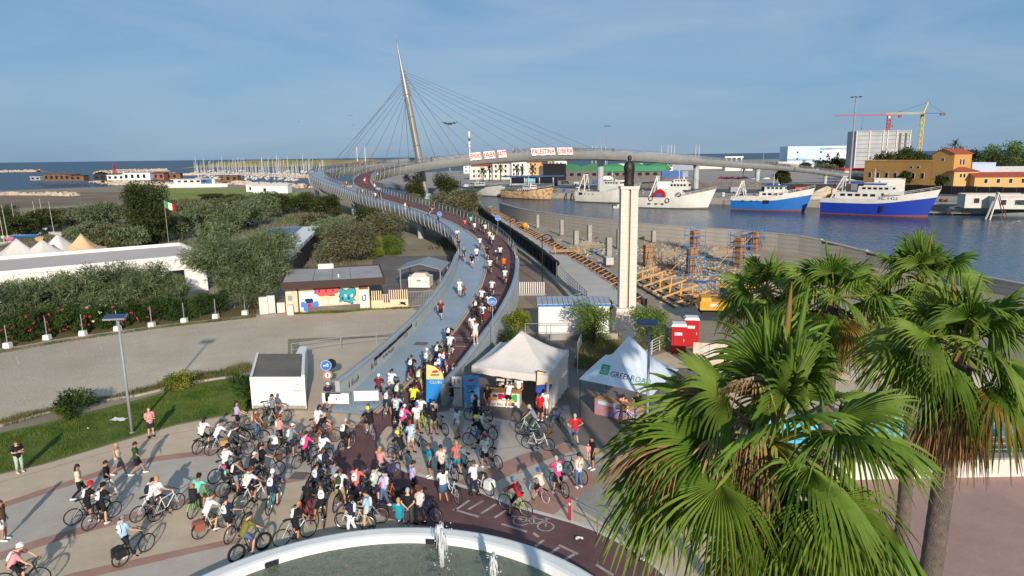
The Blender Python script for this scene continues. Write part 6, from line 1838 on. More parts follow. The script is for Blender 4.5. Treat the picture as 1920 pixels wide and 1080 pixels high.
dcol = [m_hullw, mat('hull_pink',(206,90,112),.5,.05,1), m_hullw, m_yel, m_redp, m_hullb, m_hullw, m_hullw, mat('hull_orange',(206,110,40),.5,.05,1), m_hullw]
cn = ['white','pink','white','yellow','red','blue','white','white','orange','white']
for i, (px, py) in enumerate([(5,462),(16,452),(28,446),(74,452),(38,437),(46,447),(72,440),(104,442),(44,434),(84,432)]):
 p = g(px, py, 0)
 t = thing('beached_dinghy','%s sailing dinghy parked ashore behind the shade tents, number %s' % (cn[i], ['one','two','three','four','five','six','seven','eight','nine','ten'][i]) + ' from the near left','dinghy',(p.x, p.y, 0), R_(rr.uniform(0,180)),'dinghies parked ashore at the left')
 q = MB(); rows = []
 for zz, k in ((.15,.6),(.5,.95),(.7,1.0)):
  rows.append([(x * 2.3, w * .8 * k, zz) for x, w in ((-1,-.8),(-1,.8),(0,1),(.6,.7),(1,0),(.6,-.7),(0,-1),(-1,-.8))])
 for a_, b_ in zip(rows[:-1], rows[1:]): q.strip(a_, b_)
 q.build('hull', dcol[i], t); MB().poly([(x, y, .64) for x, y, _ in rows[2][:-1]]).build('deck', m_offw if i % 2 else dcol[i], t)
 if i in (0,1,2,6,7,9): MB().tube([(.4,0,.6),(.4,.2,7.0)], [.05,.03], 5).build('mast', m_offw, t)
p = g(312,420,0)
fl = thing('tricolour_flag','green, white and red flag on a thin pole among the trees','flag',(ay(308,380,120).x, 120,0))
MB().tube([(0,0,0),(0,0,8.2)], .05,6).build('pole', m_grey, fl)
for k, m in enumerate((mat('flag_green',(50,150,84),.8,0,1), m_white, m_redp)):
 q = MB()
 A = [(.05 + k * .6 + j * .15,.1 * math.sin((k * 4 + j) * .9),8.1 - .45 * (k * .6 + j * .15)) for j in range(5)]
 q.strip(A, [(x, y, z - 1.2) for x, y, z in A]).build('stripe', m, fl)
def deck_banner(x0, x1, txt, label, drop=2.6):
 i0 = min(range(sR, nR), key=lambda i: abs(RDs[i].x - x0) + (0 if RDs[i].y > 236 else 99)); i1 = min(range(sR, nR), key=lambda i: abs(RDs[i].x - x1) + (0 if RDs[i].y > 236 else 99))
 p0, p1 = RDs[i0] + RDf[i0] * (hr(RDs[i0]) + .42) , RDs[i1] + RDf[i1] * (hr(RDs[i1]) + .42)
 c = (p0 + p1) / 2
 d = p1 - p0
 t = thing('cloth_banner', label, 'banner',(c.x, c.y, c.z + 1.5), math.atan2(d.y, d.x),'lettered cloths hung from the bridge rail')
 L_ = math.hypot(d.x, d.y)
 sl = d.z / L_
 q = MB(); n = 10
 up_ = [(-L_ / 2 + L_ * k / n, .0, sl * (-L_ / 2 + L_ * k / n)) for k in range(n + 1)]
 lo_ = [(x + .4,-.12 - .06 * math.sin(k * 2.2), z - drop - .1 * math.sin(k * 1.7)) for k, (x, y, z) in enumerate(up_)]
 q.strip(up_, lo_).build('cloth', m_white, t)
 o = text_mesh(txt, drop * .98, mat('letter_red',(196,24,48),.8,0,1), t, (.2,-.24,-drop * .5),(R_(93), math.atan(-sl),0), sx=1, shear=0)
 w_ = o.dimensions.x
 if w_ > 0: o.scale.x = L_ * .94 / w_
bn0 = lambda px: ay(px, 285,248).x
for (a_, b_, tx, lab) in [(873,897,'ERMANO','widest white cloth with red letters in the left group'),(903,911,'IA','narrow white cloth lettered IA'),(915,923,'BA','white cloth lettered BA, left one of two alike'),(927,936,'BAT','white cloth right of the first BA cloth'),(940.5,945,'T','narrow white cloth with a single T'),(991,1035,'PALESTINA','long white cloth lettered PALESTINA'),(1038,1067,'LIBERA','white cloth lettered LIBERA')]:
 Y = 247 + (a_ - 870) * .085
 deck_banner(ay(a_, 285, Y).x, ay(b_, 285, Y).x, tx, lab)
# ------------------------------------------------------------------ vegetation
def leafmat(name, c1, c2, transl=.25, scale=.8, rough=.6, world_co=True):
 return mat(name, c1, rough, 0, scale, col2=c2, transl=transl, world_co=world_co, detail=3, thr=(.35,.65), spec=.3)
m_tam = leafmat('tamarisk_foliage',(76,90,56),(128,140,100))
m_tam2 = leafmat('grey_scrub_foliage',(80,82,54),(128,126,92))
m_dkf = leafmat('dark_foliage',(42,52,24),(80,88,40))
m_ole = leafmat('oleander_foliage',(36,56,24),(72,96,40))
m_brf = leafmat('bright_foliage',(64,92,26),(116,138,50))
m_yef = leafmat('yellow_green_foliage',(96,108,26),(150,150,52))
m_dry = leafmat('dry_grass_blades',(150,132,84),(112,112,58),.2)
m_gr1 = leafmat('grass_blades',(72,104,30),(122,134,56),.3)
m_weed = leafmat('weed_blades',(84,96,42),(142,132,82),.25)
m_bark = mat('bark',(92,78,62),.95,.25,3,.5)
m_flr = mat('red_blossom',(206,44,70),.7,.1,1); m_flw = mat('white_blossom',(232,228,220),.7,.05,1)

def leaf_cloud(blobs, n, ln, wd, rng, up=.2, droop=0.0, shell=2.4, spray=.0, floor=.05):
 """many small leaf faces spread through a set of ellipsoids"""
 B = np.array(blobs, float)
 vol = (B[:, 3] * B[:, 4] * B[:, 5]) ** (2 / 3)
 idx = rng.choice(len(B), n, p=vol / vol.sum())
 d = rng.normal(size=(n, 3)); d /= np.linalg.norm(d, axis=1)[:, None]
 r = rng.random(n) ** (1 / shell)
 P = B[idx, :3] + d * r[:, None] * B[idx, 3:6] * (1 + .10 * rng.normal(size=n))[:, None]
 keep = P[:, 2] > floor
 P, d = P[keep], d[keep]
 n = len(P)
 ax = d * .8 + rng.normal(size=(n, 3)) * .55 + np.array([0,0, up])
 ax[:, 2] -= droop * np.abs(d[:, 0])
 ax /= np.linalg.norm(ax, axis=1)[:, None]
 sd = np.cross(ax, rng.normal(size=(n, 3))); sd /= np.linalg.norm(sd, axis=1)[:, None]
 L = ln * (.6 + .8 * rng.random(n))[:, None]; W = wd * (.6 + .8 * rng.random(n))[:, None]
 bend = np.array([0,0,-1.0]) * L * .18
 a = P - ax * L * .5 - sd * W * .35; b = P - ax * L * .5 + sd * W * .35
 c = P + sd * W * .5; dd = P - sd * W * .5
 e = P + ax * L * .5 + bend
 V = np.stack([a, b, c, dd, e], 1).reshape(-1,3)
 k = np.arange(n) * 5
 F4 = np.stack([k, k + 1, k + 2, k + 3], 1); F3 = np.stack([k + 3, k + 2, k + 4], 1)
 return V, F4, F3
def cloud_mesh(name, V, F4, F3, m):
 me = bpy.data.meshes.new(name)
 me.vertices.add(len(V)); me.vertices.foreach_set('co', V.astype(np.float32).ravel())
 nl = len(F4) * 4 + len(F3) * 3
 me.loops.add(nl)
 me.loops.foreach_set('vertex_index', np.concatenate([F4.ravel(), F3.ravel()]).astype(np.int32))
 me.polygons.add(len(F4) + len(F3))
 st = np.concatenate([np.arange(len(F4)) * 4, len(F4) * 4 + np.arange(len(F3)) * 3]).astype(np.int32)
 me.polygons.foreach_set('loop_start', st)
 me.update(calc_edges=True)
 me.materials.append(m)
 return me
def blob_crown(w, h, rng, n=7, base=.25, dep=1.0):
 bl = [(0,0, h * .55, w * .36, w * .36 * dep, h * .42)]
 for k in range(n):
  a = 2 * math.pi * k / n + rng.uniform(-.4,.4); rr_ = w * rng.uniform(.16,.34)
  s_ = w * rng.uniform(.16,.27)
  bl.append((rr_ * math.cos(a), rr_ * math.sin(a) * dep, h * rng.uniform(base + .1,.86), s_, s_ * dep, h * rng.uniform(.14,.26)))
 return bl
crown_cache = {}
def tree(name, label, x, y, w, h, m, n=5000, ln=.3, wd=.07, trunk=True, cat='tree', group=None, seed=1, z=0.0, up=.25, base=.2, dep=1.0, variants=True, nb=7):
 t = thing(name, label, cat, (x, y, z), R_((seed * 67) % 360), group)
 rng = np.random.default_rng(seed)
 prng = random.Random(seed)
 bl = blob_crown(w, h, prng, nb, base, dep)
 me = cloud_mesh('crown', *leaf_cloud(bl, n, ln, wd, rng, up), m)
 inst('crown', me, t)
 if trunk:
  q = MB()
  r0 = max(.05, w * .02)
  q.tube([(0,0,-.1),(.05 * w * .3,0, h * .3),(0,.03 * w, h * .62)], [r0 * 1.4, r0, r0 * .5], 7)
  for b in bl[1:]:
   q.tube([(0,0, h * .22),(b[0] * .5, b[1] * .5,(h * .3 + b[2]) / 2),(b[0], b[1], b[2])], [r0 * .7, r0 * .45, r0 * .15], 5)
  q.build('trunk', m_bark, t, smooth=True)
 return t
for i, (px, py, w, h, lab) in enumerate([(-20,628,6.5,4.6,'grey-green tamarisk at the left edge behind the flowering hedge'),(75,616,7.0,4.9,'broad grey-green tamarisk behind the red-flowered hedge'),(165,606,7.0,5.2,'grey-green tamarisk in front of the pavilion window strip'),(235,600,6.5,4.9,'feathery grey-green tamarisk left of the bare gap in the hedge'),(300,596,4.6,3.8,'thin browning tamarisk beside the big round one')]):
 p = g(px, py)
 tree('tamarisk_tree', lab, p.x, p.y + 2.2, w, h, m_tam, 13000,.46,.05, seed=10 + i, group='tamarisks along the parking street', up=.45, base=.12, nb=10)
p = g(452,586)
tree('tamarisk_tree','big round grey-green tamarisk left of the graffiti hut', p.x, p.y + 3.2,11.2,7.6, m_tam, 42000,.46,.055, seed=31, up=.45, base=.08, nb=14, group='tamarisks along the parking street')
for i, (px, py) in enumerate([(-15,648),(25,643),(62,637),(100,631),(138,626),(175,621),(212,616),(250,611),(290,606),(330,602),(368,598),(405,593)]):
 p = g(px, py)
 col = 'red-flowered' if i < 5 or i in (6,7) else ('white-flowered' if i == 5 else 'plain green')
 t = tree('oleander_shrub','%s oleander shrub, %s from the left in the hedge' % (col, ['first','second','third','fourth','fifth','sixth','seventh','eighth','ninth','tenth','eleventh','twelfth'][i]), p.x, p.y + 1.0,2.9,2.1 + .5 * (i % 3) * .4, m_ole, 3200,.24,.06, cat='shrub', seed=50 + i, group='hedge shrubs along the parking street', base=.0, trunk=True)
 if i < 8:
  q = MB(); rr = random.Random(i)
  for k in range(13 if i < 5 else 8):
   a = rr.uniform(0,6.28); z = rr.uniform(.5,2.1)
   r_ = 1.25 * math.sqrt(max(.15,1 - ((z - 1.0) / 1.4) ** 2))
   for _ in range(4): q.box((r_ * math.cos(a) + rr.uniform(-.1,.1), r_ * math.sin(a) + rr.uniform(-.1,.1), z + rr.uniform(-.08,.08)),(.075,.075,.06), rz=rr.uniform(0,3))
  o = q.build('blossoms', m_flw if i == 5 else m_flr, t); o['kind'] = 'stuff'
for i, (px, py) in enumerate([(15,652),(89,637),(156,629),(221,620),(285,613),(346,605),(405,597),(460,590)]):
 p = g(px, py)
 t = thing('footed_post','white concrete footing with a metal post, %s from the left along the hedge' % ['first','second','third','fourth','fifth','sixth','seventh','eighth'][i], 'post', p, 0,'white footed posts along the parking street')
 MB().box((0,0,.22),(.55,.5,.44), taper=.85).build('footing', m_white, t)
 MB().tube([(0,0,.4),(0,0,1.9)], .04,6).build('post', m_grey, t)
for i, (px, py, w, h, m, lab) in enumerate([(1115,650,3.9,3.6, m_brf, 'round green shrub left of the stone column base'),(1222,655,4.1,3.2, m_brf, 'spreading green shrub right of the stone column base'),(972,640,2.6,2.9, m_yef, 'yellow-green bush between the ramp and the site cabin'),(955,660,2.2,2.0, m_ole, 'low dark green bush against the ramp wall'),(1140,600,2.0,2.0, m_ole, 'small bush behind the site cabin corner'),(130,785,2.7,1.8, m_ole, 'rounded dark bush in the middle of the lawn'),(456,758,2.6,2.0, m_ole, 'dark green bush at the left wall of the stair housing'),(325,735,2.6,1.2, m_yef, 'spiky yellowish bush by the lawn kerb'),(110,790,1.6,1.0, m_gr1,'small pale bush beside the rounded lawn bush'),(735,478,5.0,3.0, m_brf, 'bright green clipped bush behind the hut yard'),(700,485,4.2,3.2, m_yef, 'yellowish bush below the walkway')]):
 p = g(px, py)
 tree('shrub', lab, p.x, p.y + .6, w, h, m, int(2200 * w * h / 6),.2,.055, cat='shrub', seed=90 + i, group='shrubs', base=.0)
mid = [(20,448,9,5, m_dkf),(60,436,10,5, m_dkf),(-20,440,12,6, m_dkf),(140,422,9,3.6, m_tam2),(112,410,8,2.8, m_tam2),(170,432,11,6.5, m_tam),(150,470,8,4.8, m_tam),(200,470,8,4.5, m_tam2),(330,452,9,5, m_tam),(345,415,12,5, m_tam2),(390,405,12,5, m_tam2),(372,430,10,5.5, m_tam),(420,440,11,6, m_tam),(455,428,11,6.5, m_tam),(440,405,12,5.5, m_tam2),(490,412,10,6, m_tam),(500,398,12,6, m_dkf),(535,402,10,6, m_dkf),(570,400,10,6, m_dkf),(475,388,12,5, m_tam),(395,470,8,4.5, m_tam),(240,470,7,4, m_tam),(225,412,9,4, m_tam2),(300,400,9,4, m_tam2),(590,440,7,4.5, m_tam2),(610,410,9,6, m_dkf),(600,455,6,4, m_tam),(430,380,10,3, m_dkf),(395,377,12,2.6, m_dkf),(350,392,8,3, m_tam2)]
ORD = ['first','second','third','fourth','fifth','sixth','seventh','eighth','ninth','tenth','eleventh','twelfth','thirteenth']
cnt = {}
def region_of(px): return 0 if px < 205 else (1 if px < 350 else (2 if px < 470 else 3))
def cnt_order(i):
 me_ = mid[i]
 return 1 + sum(1 for j, q in enumerate(mid) if q[4] is me_[4] and region_of(q[0]) == region_of(me_[0]) and (q[0], j) < (me_[0], i))
for i, (px, py, w, h, m) in enumerate(mid):
 p = g(px, py)
 kind = {m_tam: 'grey-green', m_tam2: 'olive-brown', m_dkf: 'dark green'}[m]
 where = 'left of the dark central tree' if px < 205 else ('around the flag' if px < 350 else ('between flag and solar shed' if px < 470 else 'by the bend of the bridge'))
 depth = 'front' if py > 440 else ('middle' if py > 410 else 'back')
 cnt[(kind, where)] = cnt.get((kind, where),0) + 1
 tree('scrub_tree','%s scrub tree %s, %s from the left' % (kind, where, ORD[cnt_order(i) - 1]), p.x, p.y + w * .3, w, h, m, 3600,.62,.16, seed=200 + i, group='scrub trees of the coast, %s' % kind, base=.05, nb=9)
p = g(262,462)
tree('dark_evergreen_tree','large dark evergreen tree standing above the grey scrub', p.x, p.y + 3,9.6,11.0, m_dkf, 16000,.42,.14, seed=301, base=.0, nb=15, up=.1)
for i, (px, py, w, h, m, lab) in enumerate([(655,492,9.5,7.2, m_tam2,'large brownish green tree beside the walkway, left of the hut yard'),(722,470,8,6.6, m_tam2,'brownish green tree tucked under the walkway'),(625,470,7,5.5, m_tam, 'grey-green tree right of the solar shed'),(690,430,8,5, m_dkf, 'dark tree in the shade below the walkway')]):
 p = g(px, py)
 tree('roadside_tree', lab, p.x, p.y, w, h, m, 9000,.42,.1, seed=310 + i, group='trees beside the walkway', base=.05, nb=11)
for i, (px, py, w, h, m, lab) in enumerate([(865,418,9,7.5, m_tam2,'olive-green tree between the cycle deck and the promenade'),(832,408,8,6, m_tam2,'lower olive tree beside the cycle deck'),(838,378,9,10.5, m_dkf, 'tall dark tree right of the mast foot'),(778,374,9,9, m_dkf, 'dark tree left of the mast foot under the deck'),(880,395,7,5, m_tam2,'small olive tree at the head of the promenade'),(775,382,6,3.5, m_tam2,'low bush at the mast foot')]):
 p = g(px, py)
 tree('bank_tree', lab, p.x, p.y, w, h, m, 6000,.55,.16, seed=330 + i, group='trees on the bank near the mast', base=.02, nb=11)
ftc = {}
def FT(px, where):
 ftc[where] = ftc.get(where, 0) + 1
 return ORD[ftc[where] - 1]
k = 0
for (px, Y, w, h, m, z) in [(1658,330,12,15, m_dkf, 1),(1676,340,11,14, m_dkf, 1),(1695,345,12,15.5, m_dkf, 1),(1714,350,12,14, m_dkf, 1),(1735,355,11,13, m_dkf, 1),(1780,380,15,18, m_dkf, 1),(1800,385,14,17, m_dkf, 1),(1820,380,13,16, m_dkf, 1),(1858,370,20,17, m_brf, 1),(1885,365,20,19, m_brf, 1),(1910,360,18,17, m_brf, 1),(1868,340,16,13, m_dkf, 1),(1568,600,18,10, m_dkf, 1),(1582,600,18,9, m_dkf, 1),(1540,560,16,8, m_dkf, 1),(1512,560,14,6, m_dkf, 1),(1450,600,14,6, m_dkf, 1),(1470,560,14,5, m_dkf, 1),(1700,282,6,6, m_dkf, 1),(1768,262,5,5, m_dkf, 1),(1470,300,8,7, m_dkf, 1),(1552,500,16,6, m_tam2,1),(1240,420,12,7, m_dkf, 1),(1910,318,14,8, m_dkf, 1)]:
 k += 1
 where = 'behind the ochre hall' if 1640 < px < 1750 else ('on the skyline right of the ochre tower' if px > 1775 else ('in front of the seaside block' if px > 1400 else 'behind the green market hall'))
 if px in (1700,1768): where = 'on the forecourt of the ochre hall'
 tree('far_tree','%s tree %s, %s in the clump' % ('bright green' if m is m_brf else ('olive' if m is m_tam2 else 'dark'), where, FT(px, where)), atY(px, Y), Y, w, h, m, 1500,1.1,.5, seed=400 + k, z=z, group='far trees on the other bank', base=.1)
def tufts(name, polys, n, ln, wd, m, label, cat, seed, z=.03, kind='stuff'):
 rng = np.random.default_rng(seed)
 Ps = []
 for a, b, c in polys:
  a, b, c = np.array(a[:2]), np.array(b[:2]), np.array(c[:2])
  ar = abs(np.cross(b - a, c - a)) / 2
  Ps.append((ar, a, b, c))
 tot = sum(p[0] for p in Ps)
 pts = []
 for ar, a, b, c in Ps:
  k = int(n * ar / tot)
  u, v = rng.random(k), rng.random(k)
  f = u + v > 1
  u[f], v[f] = 1 - u[f], 1 - v[f]
  pts.append(a + np.outer(u, b - a) + np.outer(v, c - a))
 P = np.concatenate(pts); n = len(P)
 dens = np.sin(P[:, 0] * 1.3) * np.sin(P[:, 1] * .9 + P[:, 0] * .4) + rng.normal(size=n) * .6
 L = ln * np.clip(.55 + .35 * dens, .2,1.7) * (.7 + .6 * rng.random(n))
 az = rng.random(n) * 6.283
 lean = rng.random(n) * .55
 s = np.stack([np.cos(az), np.sin(az), np.zeros(n)], 1)
 d = np.stack([-np.sin(az) * lean, np.cos(az) * lean, np.ones(n)], 1)
 B = np.concatenate([P, np.full((n, 1), z)], 1)
 a = B - s * wd / 2; b = B + s * wd / 2
 mid_ = B + d * (L * .6)[:, None]
 tip = B + d * L[:, None] + np.stack([-np.sin(az) * lean, np.cos(az) * lean, -lean * .3], 1) * (L * .4)[:, None]
 c = mid_ + s * wd * .35; e = mid_ - s * wd * .35
 V = np.stack([a, b, c, e, tip], 1).reshape(-1,3)
 k = np.arange(n) * 5
 me = cloud_mesh(name, V, np.stack([k, k + 1, k + 2, k + 3], 1), np.stack([k + 3, k + 2, k + 4], 1), m)
 o = inst(name, me)
 return tag(o, label, cat, None, kind)
def fan_tris(P):
 return [(P[0], P[i], P[i + 1]) for i in range(1, len(P) - 1)]
lp = pxs([(-120,918),(0,886),(80,868),(200,832),(330,794),(470,767),(470,708),(360,730),(250,758),(100,795),(0,815),(-120,845)])
ltris = []
up_p, lo_p = lp[:6], lp[6:][::-1]
for i in range(5): ltris += [(up_p[i], up_p[i + 1], lo_p[i]),(lo_p[i], up_p[i + 1], lo_p[i + 1])]
tufts('lawn_grass', ltris, 42000,.12,.022, m_gr1,'short uneven green grass growing over the lawn','grass',1)
def ribbon_tris(L_, wd_):
 out = []
 S = [g(*p) for p in L_]
 for a, b in zip(S[:-1], S[1:]):
  d = (b - a).normalized(); n = Vector((-d.y, d.x, 0)) * wd_
  out += [(a - n, b - n, a + n),(b - n, b + n, a + n)]
 return out
tufts('kerb_weeds', ribbon_tris([(0,797),(120,765),(262,738),(360,712),(473,694)], .55),9000,.38,.02, m_weed, 'tall straggling weeds along the lawn kerb','weeds',2)
tufts('kerb_weeds', ribbon_tris([(300,728),(400,706),(473,690)], .8),4500,.55,.02, m_weed, 'higher dry weeds beside the stair housing','weeds',12)
tufts('hedge_weeds', ribbon_tris([(-20,664),(120,640),(300,614),(480,594)], .5),6000,.2,.025, m_weed, 'patchy low weeds at the foot of the hedge','weeds',3)
tufts('hut_weeds', ribbon_tris([(550,589),(640,586),(690,581),(770,578)], .35),4500,.28,.02, m_gr1,'green weeds at the foot of the graffiti hut','weeds',4)
tufts('dry_grass', fan_tris(pxs([(1075,690),(1090,650),(1160,640),(1215,650),(1200,690),(1140,700)])),9000,.75,.022, m_dry, 'tall dry grass between the two tents and the shrubs','grass',5)
tufts('meadow_grass', fan_tris(pxs([(270,385),(350,392),(460,395),(560,372),(440,362),(300,362)])),9000,.35,.12, m_gr1,'bright meadow grass beyond the scrub','grass',6)
tufts('scrub_undergrowth', [((-75,78),(-20,84),(-80,150)),((-20,84),(-30,150),(-80,150)),((-80,150),(-30,150),(-60,200)),((-80,150),(-60,200),(-130,200)),((-80,150),(-130,200),(-130,120)),((-75,78),(-80,150),(-130,120))], 26000,.7,.16, m_tam2,'rough undergrowth between the scrub trees','undergrowth',8)
tufts('bank_undergrowth', [((-14,112),(-12,130),(-2,105)),((-2,105),(-12,130),(-6,200)),((-12,130),(-34,190),(-6,200)),((-34,190),(-6,200),(-24,250))], 12000,.8,.16, m_tam2,'rough undergrowth on the bank below the cycle deck','undergrowth',9)

# ------------------------------------------------------------------ fan palms
def palm_mat(name, a, b, c, rough=.6, transl=.32):
 """leaf colour drifts from frond to frond and dries out in streaks"""
 m = mat(name, a, rough, 0,1.2, col2=b, transl=transl, spec=.25, detail=2)
 n, l = m.node_tree.nodes, m.node_tree.links
 old = n['Principled BSDF'].inputs['Base Color'].links[0].from_socket
 oi = n.new('ShaderNodeObjectInfo'); t = n.new('ShaderNodeTexNoise'); t.inputs['Scale'].default_value = 6; t.inputs['Detail'].default_value = 4
 tc_ = n.new('ShaderNodeTexCoord'); l.new(tc_.outputs['Object'], t.inputs['Vector'])
 ad = n.new('ShaderNodeMath'); ad.operation = 'MULTIPLY_ADD'; ad.inputs[1].default_value = .55; l.new(oi.outputs['Random'], ad.inputs[0]); l.new(t.outputs['Fac'], ad.inputs[2])
 mr = n.new('ShaderNodeMapRange'); mr.inputs[1].default_value, mr.inputs[2].default_value = .62,1.15; mr.inputs[4].default_value = .85; l.new(ad.outputs[0], mr.inputs[0])
 mx_ = n.new('ShaderNodeMixRGB'); mx_.inputs[2].default_value = rgb(*c); l.new(mr.outputs[0], mx_.inputs[0]); l.new(old, mx_.inputs[1])
 for to in [k.to_socket for k in old.links if k.to_node.name != mx_.name]:
  l.new(mx_.outputs[0], to)
 return m
m_plm = palm_mat('palm_leaf',(80,112,34),(114,142,52),(130,148,60))
m_plm2 = palm_mat('palm_leaf_old',(120,120,40),(160,130,56),(150,112,66))
m_pld = palm_mat('palm_leaf_dead',(158,122,76),(112,84,54),(186,158,116),.85,.15)
m_pet = mat('palm_petiole',(128,132,60),.6,.15,2)
m_petd = mat('palm_petiole_dead',(150,112,78),.8,.2,2)
m_ptrunk = mat('palm_trunk',(110,98,88),.95,.3,7,1.0)
def fan_leaf(az, el, pet, blade, segs, droop, rr, spread=1.75, dead=False, res=7):
 """a pleated fan on a bowed stalk; returns stalk points and blade mesh"""
 h = Vector((math.cos(az), math.sin(az),0))
 t0 = h * math.cos(el) + Vector((0,0, math.sin(el)))
 pts, p, t = [], Vector((0,0,0)), t0.copy()
 n = 7
 for i in range(n + 1):
  pts.append(p.copy())
  t = (t + Vector((0,0,-1)) * (.04 + .06 * droop) * (1 if not dead else .35)).normalized()
  p = p + t * pet / n
 tip = pts[-1]
 s = t.cross(Vector((0,0,1)))
 if s.length < .05: s = Vector((-h.y, h.x, 0))
 s.normalize()
 roll = rr.uniform(-.7,.7)
 nrm = s.cross(t).normalized()
 s = (s * math.cos(roll) + nrm * math.sin(roll)).normalized()
 nrm = s.cross(t).normalized()
 vs, fs = [], []
 prev_edge = None
 for k in range(segs):
  a0 = -spread + 2 * spread * k / segs; a1 = -spread + 2 * spread * (k + 1) / segs; am = (a0 + a1) / 2
  Ls = blade * (.62 + .38 * math.cos(am * .62)) * rr.uniform(.93,1.05)
  free = rr.uniform(.46,.6)
  dr = droop * rr.uniform(.45,1.25)
  cur = rr.uniform(-.15,.15)
  rowL, rowM, rowR = [], [], []
  for i in range(res + 1):
   u = i / res
   rad_ = Ls * u
   wfac = 1.0 if u < free else max(.04,1 - ((u - free) / (1 - free)) ** 1.1)
   cup = nrm * (.16 * blade * math.cos(am) * u * u - .10 * blade * abs(math.sin(am)) * u)
   g_ = Vector((0,0,-1)) * (dr * blade * (max(0, u - free * .8)) ** 1.9 * 1.9 + .05 * dr * blade * u)
   def pos(a, lift):
    d = t * math.cos(a) + s * math.sin(a)
    return tip + d * rad_ + cup + g_ + nrm * lift + s * cur * blade * max(0, u - free) ** 2
   half = (a1 - a0) / 2 * wfac * (1 if u < free else .9)
   pl = .016 * blade * (1 if u < .9 else .3) * min(1, u * 4)
   rowL.append(pos(am - half, -pl)); rowM.append(pos(am, pl)); rowR.append(pos(am + half, -pl))
  b = len(vs)
  m_ = res + 1
  vs += rowL + rowM + rowR
  for i in range(res):
   fs += [(b + i, b + i + 1, b + m_ + i + 1, b + m_ + i),(b + m_ + i, b + m_ + i + 1, b + 2 * m_ + i + 1, b + 2 * m_ + i)]
 return pts, vs, fs
def palm(label, px, py, D, n_green, n_old, n_dead, pet, blade, segs, seed, trunk_r=.22, detail=7, spears=2, skirt=True, jit=.6, extra=(), lo=-12):
 c = ay(px, py, D)
 t = thing('fan_palm', label, 'palm tree',(c.x, c.y, 0),0,'fan palms in the foreground')
 rr = random.Random(seed)
 q = MB()
 hz_ = c.z - .25
 ring, radii = [], []
 nst = 60
 for i in range(nst + 1):
  f = i / nst
  ring.append((.12 * math.sin(f * 2.1 + seed),.1 * math.sin(f * 1.7 + seed * 2), hz_ * f)); radii.append(trunk_r * (1.35 - .5 * f ** .5) * (1 + .035 * (i % 2)) * (1.25 if f > .95 else 1))
 off = Vector((ring[-1][0], ring[-1][1], 0))
 q.tube([(x - off.x, y - off.y, z) for x, y, z in ring], radii, 14)
 q.build('trunk', m_ptrunk, t, smooth=True)
 crown = bpy.data.objects.new('crown', None); COL.objects.link(crown); crown.parent = t; crown.location = (0,0, c.z); crown.empty_display_size = .1
 ga = 2.399963
 def add(kind, az, el, pet_, bl_, dr, mL, mP, sg, spread=1.75):
  pts, vs, fs = fan_leaf(az, el, pet_, bl_, sg, dr, rr, spread, kind != 'leaf', detail)
  mb = MB(); mb.add(vs, fs, 0)
  mb.tube(pts + [pts[-1] + (pts[-1] - pts[-2]) * .6], [.028 * blade * (1.2 - .08 * i) for i in range(len(pts))] + [.005], 5, mi=1)
  mb.build(kind, [mL, mP], crown)
 for i in range(n_green):
  f = i / max(1, n_green - 1)
  el = R_(84 - (84 - lo) * f ** 1.1 + rr.uniform(-9,9) * (1 + jit))
  az = i * ga + rr.uniform(-.25,.25)
  add('leaf', az, el, pet * rr.uniform(.75,1.15) * (.5 + .5 * min(1, f / .35)), blade * rr.uniform(.88,1.1),.35 + .75 * f * rr.uniform(.8,1.2), m_plm, m_pet, segs)
 for i in range(n_old):
  add('old_leaf', i * ga * 1.3 + seed, R_(rr.uniform(-48,-22)), pet * .95, blade * rr.uniform(.85,1.0),1.0, m_plm2, m_pet, segs)
 for i in range(n_dead):
  add('dead_leaf', i * ga * 1.1 + 1, R_(rr.uniform(-88,-58)), pet * rr.uniform(.4,1.15), blade * rr.uniform(.6,.85),1.5, m_pld, m_petd, max(12, segs // 2), rr.uniform(.5,.95))
 for (az_, el_, p_, b_, d_, dead_) in extra:
  add('dead_leaf' if dead_ else 'leaf', az_, el_, p_, b_, d_, m_pld if dead_ else m_plm, m_petd if dead_ else m_pet, 26 if dead_ else segs, .8 if dead_ else 1.75)
 for i in range(spears):
  a = rr.uniform(0,6.28); tl = Vector((.18 * math.cos(a),.18 * math.sin(a),1)).normalized()
  L_ = (pet + blade) * rr.uniform(.75,.95)
  MB().tube([tl * L_ * f for f in (0,.45,.6,.8,1)], [.02,.022,.05,.045,.006], 6).build('spear_leaf', m_plm2 if i % 2 else m_plm, crown, smooth=True)
 return t
pm1 = palm('big near fan palm filling the right foreground with drooping fronds',1452,832,9.0,25,6,20,1.28,1.17,42,17,.23,8,3, jit=1.2, extra=[(R_(176), R_(4),1.5,.95,.9,1),(R_(196), R_(14),1.4,.8,1.2,1),(R_(150), R_(40),1.0,.9,1.3,1),(R_(215), R_(62),.95,.8,1.6,1),(R_(222), R_(48),.7,.75,2.4,1),(R_(236), R_(36),.55,.7,2.6,1),(R_(205), R_(30),.9,.7,2.2,1),(R_(186), R_(-4),1.3,.9,1.4,1),(R_(300), R_(-35),1.0,.9,1.6,1),(R_(168), R_(22),1.5,1.05,.8,0),(R_(182), R_(8),1.55,1.1,.9,0),(R_(255), R_(-22),.9,1.15,.5,0),(R_(290), R_(-12),1.0,1.1,.6,0),(R_(238), R_(-20),1.05,1.1,.7,0),(R_(310), R_(-30),1.2,1.05,.8,0)])
palm('fan palm with a visible trunk and brown skirt at the right edge',1800,660,13.2,26,4,44,1.0,1.05,36,5,.225,7,3, lo=4)
palm('middle fan palm between the near palm and the river',1562,560,19.5,26,4,20,1.0,.98,28,8,.22,6,2)
